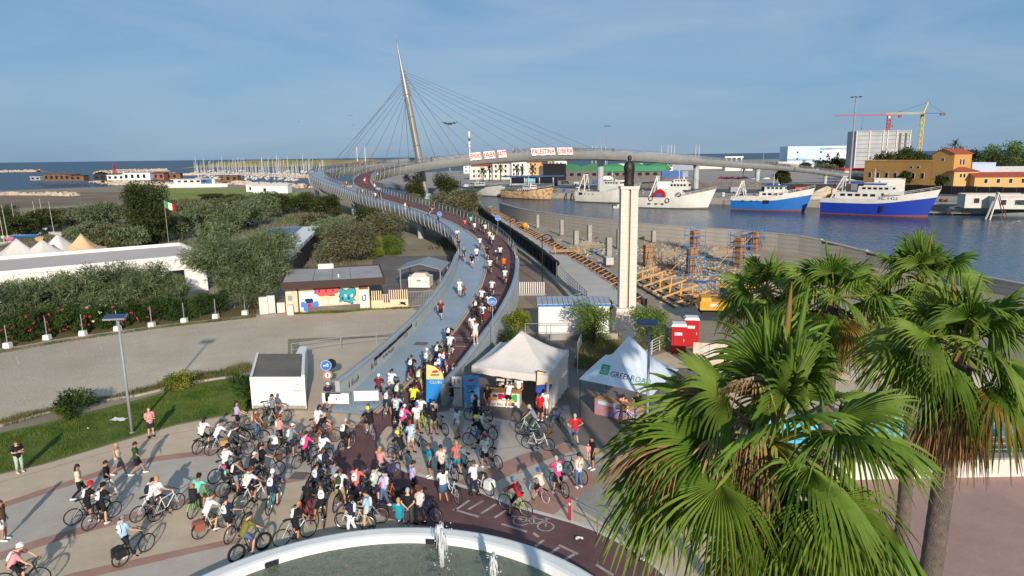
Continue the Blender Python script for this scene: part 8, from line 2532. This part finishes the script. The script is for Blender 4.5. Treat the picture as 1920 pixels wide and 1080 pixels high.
RIDE = [
 ((139,984),(193,965),'road','black','','straddle','black','shorts black','helmet red','white','left group, red helmet', {}),
 ((170,993),(214,970),'road','black','','straddle','black','shorts black','helmet black','white','left group, black helmet', {}),
 ((261,978),(305,958),'mtb','white','','straddle','white','shorts charcoal','cap black','navy','black cap and blue pack', {}),
 ((292,978),(337,954),'mtb','white','','hold','white','trousers brown','hair_short blond','white','red straps and brown trousers', {}),
 ((224,1064),(281,1031),'mtb','black','rack pannier','hold','light blue','shorts navy','cap grey','white','alone at the lower left', {}),
 ((8,1110),(80,1098),'road','black','','ride','pink','shorts black','helmet white','white','lower left corner', {}),
 ((372,851),(402,836),'city','black','','seatfoot','white','shorts black','hair_long dark','white','leftmost by the lawn edge', {}),
 ((398,854),(436,843),'city','silver','','seatfoot','white','shorts navy','cap navy', None, 'navy cap near the lawn', {}),
 ((421,862),(468,852),'city','black','crate','seatfoot','charcoal','shorts black','cap charcoal','white','wooden crate behind', {}),
 ((433,814),(470,806),'mtb','black','','hold','lavender','shorts black','hair_long dark', None, 'lavender top by the grass', {}),
 ((457,829),(499,830),'city','black','basket','hold','rust','trousers denim','hair_long brown','beige','brown top and jeans', {}),
 ((500,801),(539,791),'city','silver','','hold','grey','trousers black','hair_short dark', None, 'grey shirt by the white wall', {}),
 ((513,845),(555,833),'city','black','pannier whitepan','hold','pink','shorts black','hair_curly red','cream','curly red hair', {}),
 ((578,822),(612,812),'mtb','red','','straddle','white','shorts grey','hair_long dark','white','white top behind the bald rider', {}),
 ((590,834),(626,829),'mtb','orange','','seatfoot','black','shorts charcoal','bald','white','bald rider by the yard', {}),
 ((639,854),(661,837),'mtb','black','','seatfoot','black','shorts black','hair_short grey','white','tank top, red path', {'top': 'vest'}),
 ((555,880),(589,861),'mtb','black','','straddle','hot pink','trousers black','hair_short dark','white','hot pink and black outfit', {}),
 ((590,886),(621,864),'city','cream','','straddle','white','shorts black','hair_long dark','white','ponytail and white pack', {}),
 ((361,973),(393,947),'city','green','cseat colfender','seatfoot','mint','shorts khaki','helmet black', None, 'mint shirt on the green bike', {}),
 ((420,932),(464,918),'mtb','black','cseat','straddle','black','shorts grey','cap black','white','black vest with a child seat', {'top': 'vest'}),
 ((452,922),(494,908),'mtb','black','','straddle','black','shorts charcoal','cap cream', None, 'cream cap in the second row', {}),
 ((455,953),(493,939),'mtb','white','','seatfoot','white','shorts black','hair_curly brown','cream','curly brown hair', {}),
 ((507,964),(523,943),'road','turquoise','','seatfoot','navy','shorts navy','helmet white','white','turquoise bike', {}),
 ((381,1008),(420,990),'city','cream','pannier brownpan','seatfoot','white','shorts charcoal','hair_short brown', None, 'cream bike with brown panniers', {}),
 ((426,1023),(468,988),'mtb','black','','hold','navy','shorts black','hair_short dark','white','navy top in the front row', {}),
 ((437,1058),(503,1027),'mtb','black','fat','seatfoot','olive','shorts denim','hair_short dark', None, 'olive T-shirt by the fountain', {}),
 ((535,1023),(574,1009),'mtb','silver','','straddle','black','shorts black','bald','white','bald with green straps', {}),
 ((560,990),(592,964),'mtb','red','','straddle','black','trousers maroon','hair_long dark', None, 'long dark hair, all black', {}),
 ((608,998),(602,958),'mtb','black','','seatfoot','black','shorts black','hair_short brown','white','seen squarely from behind', {}),
 ((580,948),(608,922),'mtb','black','','straddle','navy','shorts navy','hair_short dark','white','navy T-shirt, near the dark hatch', {}),
 ((612,938),(640,918),'mtb','black','','straddle','grey','shorts rust','hair_short dark', None, 'grey T-shirt and rust shorts', {'scale': .92}),
 ((628,962),(648,935),'mtb','black','','straddle','white','shorts khaki','hair_short brown','green','dark green backpack', {}),
 ((656,956),(680,930),'mtb','black','','straddle','coral','shorts navy','hair_short dark','white','coral-grey top and white sack', {}),
 ((694,996),(640,991),'city','cream','','hold','navy','trousers white','hair_curly dark','white','white trousers by the fountain', {}),
 ((714,981),(664,985),'city','silver','','hold','light blue','shorts beige','hair_short dark','white','pale blue T-shirt by the fountain', {}),
 ((752,946),(707,938),'city','orange','pannier colfender','hold','lavender','trousers denim','hair_short dark','white','orange cargo bike', {}),
 ((818,981),(778,968),'city','blue','','hold','floral','trousers black','hair_curly brown','white','patterned top and black leggings', {'top': 'vest'}),
 ((863,949),(830,924),'city','white','basket stand','hold','white','skirt denim','hair_long dark', None, 'denim skirt', {}),
 ((857,906),(828,884),'city','pale blue','','hold','floral','shorts black','hair_short dark','cream','patterned top and pale blue bike', {}),
 ((885,893),(854,876),'mtb','black','','hold','coral','shorts teal','hair_short blond','grey','grey rucksack and teal shorts', {}),
 ((921,932),(881,914),'city','white','pannier whitepan','hold','white','trousers navy','hair_short brown', None, 'navy trousers, white city bike', {}),
 ((940,882),(903,863),'mtb','red','','hold','white','shorts black','cap red','white','red cap', {}),
 ((987,970),(945,955),'mtb','lime','','seatfoot','red','shorts black','helmet light blue','charcoal','red hoodie on a lime bike', {'scale': .92,'top': 'jacket'}),
 ((704,829),(683,812),'mtb','silver','','ride','black','shorts black','helmet yellow', None, 'yellow helmet, riding to the ramp', {}),
 ((735,808),(752,783),'mtb','black','','straddle','light blue','trousers black','cap maroon','cream','pale shirt at the ramp foot', {}),
 ((768,783),(783,765),'mtb','black','','straddle','yellow','shorts black','hair_short dark', None, 'bright yellow safety vest', {}),
 ((741,824),(770,806),'mtb','white','','straddle','hot pink','shorts black','cap white','white','hot pink T-shirt and white sack', {}),
 ((807,822),(786,797),'mtb','lime','','hold','white','shorts khaki','helmet blue','white','blue helmet and lime bike', {}),
 ((801,852),(765,836),'mtb','black','','hold','light blue','shorts beige','cap red','white','pale blue T-shirt and beige shorts', {}),
 ((768,877),(732,863),'mtb','black','','seatfoot','black','shorts charcoal','helmet yellow', None, 'yellow helmet, beside the red path', {}),
 ((921,842),(872,834),'mtb','black','','seatfoot','black','shorts denim','helmet yellow', None, 'yellow helmet, left of the tents', {}),
 ((930,827),(893,812),'city','silver','','hold','white','shorts khaki','hair_long dark', None, 'white shirt by the blue saddle cover', {}),
 ((838,818),(812,804),'mtb','black','','hold','black','shorts khaki','hair_short dark', None, 'black T-shirt with a grey bag', {}),
 ((922,793),(872,787),'mtb','black','','hold','black','trousers black','hair_long dark','white','all in black before the desk', {}),
 ((1016,816),(976,815),'city','mint','','seatfoot','grey','trousers charcoal','hair_short grey', None, 'grey-haired in grey shirt', {}),
 ((1024,944),(998,928),'city','pink','cream','seatfoot','beige','shorts black','helmet blue', None, 'child on a pink bike', {'scale': .82}),
 ((1059,934),(1036,914),'mtb','black','','straddle','hot pink','shorts black','hair_short grey','white','pink sleeves and white sack', {}),
 ((530,862),(560,850),'mtb','black','','straddle','grey','shorts navy','cap white','white','white cap beside the red curls', {}),
 ((408,905),(440,892),'mtb','silver','','straddle','white','shorts black','helmet black','white','behind the mint shirt', {}),
 ((590,915),(618,898),'city','black','','straddle','navy','shorts beige','hair_long brown','white','brown long hair in mid pack', {}),
 ((716,912),(742,895),'city','blue','','hold','pink','shorts white','hair_long blond', None, 'long blond hair by the red bend', {}),
 ((690,950),(716,936),'mtb','black','','straddle','sage','shorts navy','hair_short dark','white','sage T-shirt near the cargo bike', {}),
 ((780,806),(796,788),'mtb','black','','straddle','white','shorts black','helmet black','white','black helmet in the ramp queue', {}),
 ((718,790),(734,770),'mtb','silver','','straddle','charcoal','shorts navy','cap black','white','charcoal top in the ramp queue', {}),
 ((486,905),(520,893),'city','black','basket','hold','black','trousers khaki','hair_curly dark', None, 'khaki trousers in the grey band', {}),
 ((700,762),(720,741),'mtb','silver','','straddle','maroon','shorts black','helmet white', None, 'white helmet at the parapet end', {}),
]
PLAIN = {'straddle': 'astride','seatfoot': 'seated on','ride': 'riding','hold': 'holding'}
for (rp, fp, kind, col, ex_, pose, sh, bo, hat, pk, where, kw) in RIDE:
 r_, f_ = g(*rp), g(*fp)
 d = (f_ - r_)
 L_ = d.length
 k = max(.8, min(1.12, L_ / 1.06)) if kw.get('scale',1) >= .9 else .84
 m_ = (r_ + f_) / 2
 d = d.normalized()
 r2, f2 = m_ - d * .53 * 1, m_ + d * .53
 szb = 1.03 if kw.get('scale',1) >= .9 else .8
 art = 'an' if sh[0] in 'aeiou' else 'a'
 kn = {'mtb': 'mountain bike','city': 'city bike','road': 'racing bike'}[kind]
 r2.z = f2.z = 0
 t, hd_, mm = bicycle(r2, f2, kind, col, '%s %s of the person: %s' % (col, kn, where), ex_, rnd.uniform(-3,5), szb)
 pos = Vector((m_.x, m_.y, .02))
 if pose == 'hold':
  left = Vector((-d.y, d.x, 0))
  pos = pos + left * .42 - d * .05
 tp = kw.get('top','shirt')
 bt, bc = bo.split(' ',1)
 person(pos, hd_, pose, sh, bo, hat, pk, 'person in %s and %s %s %s a bike, %s' % (sh, bc, bt, PLAIN[pose], where), shoes=rnd.choice(['white','black','charcoal']), **kw)
r_, f_ = g(361,973), g(393,947); d = (f_ - r_).normalized(); m_ = (r_ + f_) / 2
person(Vector((m_.x, m_.y, .28)) - d * .12, math.atan2(-d.x, d.y),'child','charcoal','trousers charcoal','helmet orange', None, 'small child with orange-white helmet in the seat of the green bike',.68)
r_, f_ = g(420,932), g(464,918); d = (f_ - r_).normalized(); m_ = (r_ + f_) / 2
person(Vector((m_.x, m_.y, .28)) - d * .12, math.atan2(-d.x, d.y),'child','mint','trousers grey','helmet hot pink', None, 'small child with pink helmet riding in a rear seat',.68)
p = g(1110,880); person(Vector((p.x - .22, p.y - .16,.72)), hd_of(180),'sit','pink','trousers pink','cap pink', None, 'toddler in pink carried on an arm near the palm',.5)
for rp, fp, kind, col, ex_, lab in [((988,841),(1030,846),'city','white','basket stand','white low-step bicycle with a basket standing right of the desk'),((1036,801),(1052,790),'mtb','blue','','blue bicycle parked beside the cream tent wall'),((487,786),(515,776),'mtb','black','','black mountain bike leaning at the white stair housing'),((1207,792),(1170,795),'city','white','basket','white bicycle with a basket before the sunset counter'),((1085,905),(1070,896),'mtb','black','','black bicycle beside the person in jeans near the palm'),((1195,1050),(1182,1018),'mtb','black','','dark bicycle half hidden below the big palm'),((1010,770),(1004,748),'mtb','black','','black bicycle in the shade of the cream tent')]:
 r_, f_ = g(*rp), g(*fp); m_ = (r_ + f_) / 2; d = (f_ - r_).normalized()
 a_, b_ = m_ - d * .53, m_ + d * .53
 a_.z = b_.z = 0
 bicycle(a_, b_, kind, col, lab, ex_, rnd.uniform(4,8),1.03)
BR = [
 ((827,598),185,'walk','maroon','shorts black','bald', None, None, 'person in patterned vest walking down the blue lane'),
 ((843,650),8,'ride','black','shorts black','helmet grey','white','black','cyclist in black with white sack low on the ramp'),
 ((870,556),12,'hold','white','shorts white','hair_short blond', None, 'red','person in white pushing a red bike up the blue lane'),
 ((885,503),0,'walk','black','shorts beige','hair_short dark', None, None, 'walker in black top and beige shorts on the blue lane'),
 ((894,489),350,'walk','white','shorts navy','hair_short dark', None, None, 'walker in white top and navy shorts on the kerb'),
 ((870,490),200,'stand','charcoal','shorts charcoal','hair_short grey', None, 'white','person in grey standing with a white bike in the blue lane'),
 ((860,472),190,'stand','black','trousers black','hair_long dark', None, None, 'person in long black dress in the blue lane'),
 ((858,452),180,'ride','white','shorts charcoal','hair_short dark', None, 'black','rider in white coming down at the left rail'),
 ((919,512),0,'ride','white','shorts black','hair_short dark', None, 'black','rider in white and black on the middle of the red lane'),
 ((945,510),0,'ride','orange','shorts black','hair_short brown', None, 'black','rider in bright orange on the red lane'),
 ((947,533),0,'ride','white','shorts maroon','hair_short dark', None, 'red','rider in white and maroon behind the orange one'),
 ((914,488),0,'ride','black','shorts black','hair_short dark', None, 'red','rider in black on the red lane'),
 ((938,486),0,'ride','white','trousers black','hair_long dark', None, 'black','rider in white vest at the right rail'),
 ((923,556),5,'ride','white','shorts black','hair_short brown','white','black','rider with white sack past the white bars'),
 ((904,574),5,'ride','white','shorts black','hair_short red','white','black','rider with auburn hair and white sack'),
 ((926,586),10,'hold','white','shorts black','hair_long dark','white','black','person in white pushing a bike by the right parapet'),
 ((905,606),8,'ride','white','trousers red','helmet grey', None, 'black','rider in white top and red trousers under the blue sign'),
 ((886,630),20,'walk','white','shorts beige','hair_long dark', None, None, 'long-haired walker in white beside the parapet'),
 ((820,685),25,'straddle','black','shorts black','hair_short dark','white','black','rider in black with white sack, upper of the queue'),
 ((771,712),15,'straddle','black','shorts black','hair_short dark','white','red','rider in black with white sack, left of the queue'),
 ((786,736),15,'straddle','olive','shorts khaki','hair_short dark','white','red','rider in olive with white sack on the queue'),
 ((832,700),30,'straddle','maroon','shorts grey','helmet green','white','black','rider with green helmet and white sack by the parapet'),
 ((824,712),30,'straddle','blue','shorts navy','helmet white','white','black','rider in blue with white helmet by the parapet'),
 ((816,728),30,'straddle','hot pink','shorts grey','helmet white','white','black','rider in pink with white helmet by the parapet'),
 ((800,700),22,'straddle','grey','shorts black','helmet white','white','black','rider in grey with white helmet in the upper queue'),
 ((845,668),20,'ride','white','shorts navy','cap red','white','silver','rider with red cap in the upper queue'),
 ((893,596),8,'ride','black','shorts red','hair_short dark','white','black','rider in black top and red shorts left of the blue sign'),
 ((930,497),0,'ride','navy','shorts white','helmet white', None, 'black','rider in navy with white helmet by the orange one'),
 ((900,468),355,'ride','white','shorts denim','hair_short brown','white','blue','rider in white with denim shorts farther up'),
 ((736,742),30,'seatfoot','white','shorts beige','hair_short dark','white','black','rider in white sitting at the foot of the blue lane'),
 ((746,765),20,'straddle','green','trousers navy','hair_short dark','white','black','rider in dark green with white sack at the ramp foot'),
 ((890,437),355,'ride','white','shorts red','hair_short dark', None, 'red','rider in white and red farther up the red lane'),
 ((872,430),350,'ride','coral','shorts red','hair_long dark', None, 'red','rider in coral top'),
 ((883,424),350,'ride','mint','shorts grey','hair_short dark', None, 'black','rider in pale green top'),
 ((903,437),350,'ride','charcoal','shorts black','hair_short dark', None, 'black','rider in grey by the right rail'),
 ((910,440),350,'ride','white','shorts grey','hair_short dark', None, 'black','rider in white beside the grey one'),
 ((918,455),355,'ride','cream','shorts white','hair_short grey', None, 'black','rider in cream near the right rail'),
 ((924,462),355,'ride','white','shorts black','cap white', None, 'black','rider with white cap near the right rail'),
 ((822,420),10,'stand','navy','trousers navy','hair_short dark', None, None, 'person in navy beside the upper blue sign'),
 ((806,405),170,'ride','black','shorts black','hair_short dark', None, 'white','rider in black on a white bike coming down'),
 ((811,400),170,'ride','black','shorts white','hair_short dark', None, 'black','rider in black and white just behind another'),
 ((760,396),120,'stand','white','trousers white','hair_short blond', None, None, 'person in white standing at the left rail'),
 ((767,397),120,'stand','black','trousers black','hair_long dark', None, None, 'person in black standing at the left rail'),
 ((704,375),340,'ride','white','shorts grey','hair_short dark', None, 'black','tiny rider in white at the bend'),
 ((711,373),340,'ride','black','shorts charcoal','hair_short dark', None, 'red','tiny rider in black at the bend'),
 ((724,373),340,'ride','blue','shorts red','helmet blue', None, 'red','tiny rider with blue helmet at the bend'),
 ((688,352),350,'ride','red','shorts red','hair_short dark', None, 'red','tiny rider in red up the bend'),
 ((685,343),355,'ride','hot pink','shorts navy','hair_short dark', None, 'black','tiny rider in bright pink up the bend'),
 ((684,346),355,'ride','white','shorts black','hair_short dark', None, 'black','tiny rider in white below the pink one'),
 ((701,346),5,'ride','grey','shorts black','hair_short dark', None, 'black','tiny rider in grey by the inner rail'),
 ((703,357),0,'ride','white','shorts charcoal','cap white', None, 'black','tiny rider with white cap by the inner rail'),
 ((708,334),20,'ride','light blue','shorts blue','hair_short dark', None, 'blue','tiny rider in pale blue at the top of the bend'),
 ((670,364),90,'stand','black','trousers black','hair_short dark', None, None, 'tiny person in black at the split of the decks'),
 ((680,367),90,'stand','white','trousers grey','hair_short dark', None, None, 'tiny person in white at the split of the decks'),
 ((646,352),90,'stand','rust','trousers brown','hair_short brown', None, None, 'tiny person in brown on the walkway'),
 ((650,351),90,'stand','yellow','trousers brown','hair_short dark', None, None, 'tiny person in yellow on the walkway'),
]
for (px, hdg, pose, sh, bo, hat, pk, bk_, lab) in BR:
 e, p_, q_ = deck_point(*px)
 z = q_.z + .05
 p_ = g(px[0], px[1], min(z, 14.6))
 pos = Vector((p_.x, p_.y, z))
 i = min(range(len(RDs)), key=lambda i: (RDs[i] - p_).length)
 tdir = (RDs[min(i + 1, nR - 1)] - RDs[max(i - 1,0)]); tdir.z = 0; tdir.normalize()
 down = 90 < (hdg % 360) < 270
 if bk_:
  d = tdir * (-1 if down else 1)
  a_, b_ = pos - d * .53, pos + d * .53
  bicycle(a_, b_, 'mtb' if px[0] % 3 else 'city', bk_, '%s bicycle of the %s' % (bk_, lab),'',2.0,1.03, group='bicycles on the bridge')
  hd_ = math.atan2(-d.x, d.y)
  if pose == 'hold': pos = pos + Vector((-d.y, d.x, 0)) * .42
 else: hd_ = hd_of(hdg)
 person(pos, hd_, pose, sh, bo, hat, pk, lab, group='people on the bridge', full=px[1] > 430, shoes=rnd.choice(['white','black']))
q_ = min(RDs, key=lambda s: abs(s.y - 47.8)); i = RDs.index(q_)
pp = q_ + RDf[i] * (hr(q_) + .2)
person(Vector((pp.x, pp.y, pp.z + 1.29)), hd_of(-20),'photo','white','shorts beige','hair_short brown', None, 'person in white T-shirt and beige shorts standing on the ramp parapet')
round_sign(g(925,668),4.3,'round blue bicycle sign on a tall pole outside the ramp', R_(0))
e, p_, q_ = deck_point(825,428); round_sign(Vector((p_.x, p_.y, q_.z)),2.3,'round blue sign on the upper ramp by the left rail', R_(0), r=.4)
e, p_, q_ = deck_point(914,440); round_sign(Vector((q_.x + 2.2, q_.y, q_.z - .2)),2.7,'round blue sign beside the right rail of the ramp', R_(0), r=.4)
BIGO = ['first','second','third','fourth','fifth','sixth','seventh','eighth','ninth','tenth','eleventh','twelfth','thirteenth','fourteenth','fifteenth','sixteenth','seventeenth','eighteenth','nineteenth']
HIGH = [(652,'B'),(668,'B'),(672,'B'),(676,'B'),(680,'B'),(720,'B'),(726,'B'),(745,'B'),(808,'B'),(820,'B'),(845,'B'),(853,'B'),(865,'B'),(957,'R'),(962,'R'),(968,'R'),(975,'R'),(981,'R'),(993,'R'),(1000,'R'),(1010,'R'),(1022,'R'),(1030,'R'),(1048,'R'),(1060,'R'),(1075,'R'),(1130,'R'),(1146,'R'),(809,'R'),(861,'R')]
for i, (px, deck) in enumerate(HIGH):
 S, Fr, h_ = (BLs, BLf, hb) if deck == 'B' else (RDs, RDf, hr)
 cand = [j for j in range(len(S)) if S[j].y > (244 if deck == 'B' else 236)]
 def pxof(p):
  v = p - CAMP; return 960 + FPX * v.dot(rt) / v.dot(fwd)
 j = min(cand, key=lambda j: abs(pxof(S[j]) - px))
 pos = S[j] + Fr[j] * (h_(S[j]) - .5) * (1 if i % 2 else (.2 if deck == 'R' else -.3))
 c1 = rnd.choice(['white','black','navy','red','grey','pink'])
 person(Vector((pos.x, pos.y, pos.z + .04)), hd_of(rnd.choice([180,200,160])),'stand', c1,'trousers ' + rnd.choice(['black','navy','grey']),'hair_short dark', None, 'tiny person in %s on the %s high deck, %s from the left' % (c1,'far' if deck == 'B' else 'near', BIGO[sum(1 for q in HIGH if q[1] == deck and q[0] < px)]), group='tiny people on the high deck', full=False)
# ------------------------------------------------------------------ small things last
def wall_paint(y0, y1, z0, z1, m, name, jag=.0, seed=1, n=24):
 rr = random.Random(seed)
 A, B = [], []
 for k in range(n + 1):
  y = y0 + (y1 - y0) * k / n
  i = min(range(len(BLs) // 2), key=lambda i: abs(BLs[i].y - y))
  p, f = BLs[i], BLf[i]
  j = i + 1 if BLs[i].y < y else i - 1
  j = max(0, min(len(BLs) - 1, j))
  t_ = 0 if BLs[j].y == p.y else (y - p.y) / (BLs[j].y - p.y)
  p = p.lerp(BLs[j], max(0, min(1, t_)))
  c = p - f * (hb(p) + .012)
  A.append(c + Vector((0,0, z0 + rr.uniform(-jag, jag)))); B.append(c + Vector((0,0, z1 + rr.uniform(-jag, jag))))
 return MB().strip(A, B).build(name, m, wall_l)
wall_paint(45.2,53.5,.74,.98, m_black, 'painted_out_band',.03,3)
rr = random.Random(12)
for y0, n_, sz_ in ((41.3,5,.5),(44.6,4,.5),(46.8,14,.24),(51.4,3,.45),(54.4,2,.5)):
 for k in range(n_):
  y = y0 + k * sz_ * .62
  z0 = .30 + rr.uniform(0,.1)
  for s_ in range(3):
   a_, b_ = rr.uniform(0, sz_ * .4), rr.uniform(.1, sz_ * .45)
   wall_paint(y + a_, y + a_ + .05 + .12 * (s_ == 1) * sz_ * 2, z0 + (0 if s_ != 1 else b_), z0 + sz_ * rr.uniform(.6,1.0) if s_ != 1 else z0 + b_ + .05, m_txt, 'graffiti_stroke',0, k, 2)
for i, (px, py, w_, d_, m, nm, lab, cat) in enumerate([(223,789,.9,.45, m_white, 'dropped_sheet','white and blue sheet lying on the lawn','sheet'),(1086,1013,.3,.16, m_white, 'paper_scrap','white paper scrap on the red cycle path','paper'),(1208,1052,.3,.2, m_white, 'paper_scrap','white scrap at the edge of the red path under the palm','paper'),(166,806,.12,.12, m_white, 'paper_scrap','small white scrap on the lawn','paper')]):
 p = g(px, py)
 q = MB(); n = 5
 rows = [[(w_ * (a / n - .5), d_ * (b / n - .5),.05 + .05 * rnd.random()) for a in range(n + 1)] for b in range(n + 1)]
 for r in range(n): q.strip(rows[r], rows[r + 1])
 tag(q.build(nm, m, None, loc=(p.x, p.y, .03), rz=R_(-10 + 20 * i)), lab, cat)
for px, py, s_ in ((560,893,.75),(655,858,.0),(875,660,.0)):
 if s_:
  p = g(px, py)
  o = MB().box((0,0,.012),(s_, s_, .02)).build('hatch_cover', m_concd, None, loc=(p.x, p.y, .014), rz=R_(-6)); struct(o)
i = min(range(len(BLs)), key=lambda i: abs(BLs[i].y - 51))
MB().box((0,0,0),(1.0,.8,.012)).build('hatch_cover', m_concd, bridge, loc=BLs[i] + Vector((-.4,0,.032)), rz=R_(-10))
for (x0, y0, x1, y1) in [(0,905,330,812),(330,812,560,778),(820,850,750,870),(880,850,990,835),(980,905,900,868),(1050,945,980,905)]:
 paint(x0, y0, x1, y1,.025,'paving_joint', m_concd, .0195)
for i, (px, py, Y) in enumerate([(657,217,160),(662,235,200),(560,228,220),(735,270,200),(1015,262,180)]):
 c = ay(px, py, Y)
 t = thing('gull','tiny dark gull in the sky, %s of five from the left' % num[[1,2,0,3,4][i]], 'bird', c, R_(40 * i),'gulls in the sky')
 MB().tube([(0,-.2,0),(0,0,.03),(0,.22,0)], [.02,.06,.02], 6).build('body', m_grey, t, smooth=True)
 for s_ in (-1,1): MB().poly([(0,-.06,.03),(0,.08,.03),(s_ * .35,.05,.14),(s_ * .7,-.05,.05),(s_ * .35,-.08,.12)]).build('wing', m_grey, t)
c = ay(843,232,60)
t = thing('drone','small dark drone hovering right of the bridge mast','drone', c)
MB().box((0,0,0),(.35,.5,.16)).build('body', m_dark, t)
for sx in (-1,1):
 for sy in (-1,1):
  MB().bar((sx * .1, sy * .15,.03),(sx * .5, sy * .45,.05),.05).build('arm', m_dark, t)
  MB().box((sx * .5, sy * .45,.12),(.5,.04,.015), rz=sx * .6).build('rotor_blade', m_dark, t)
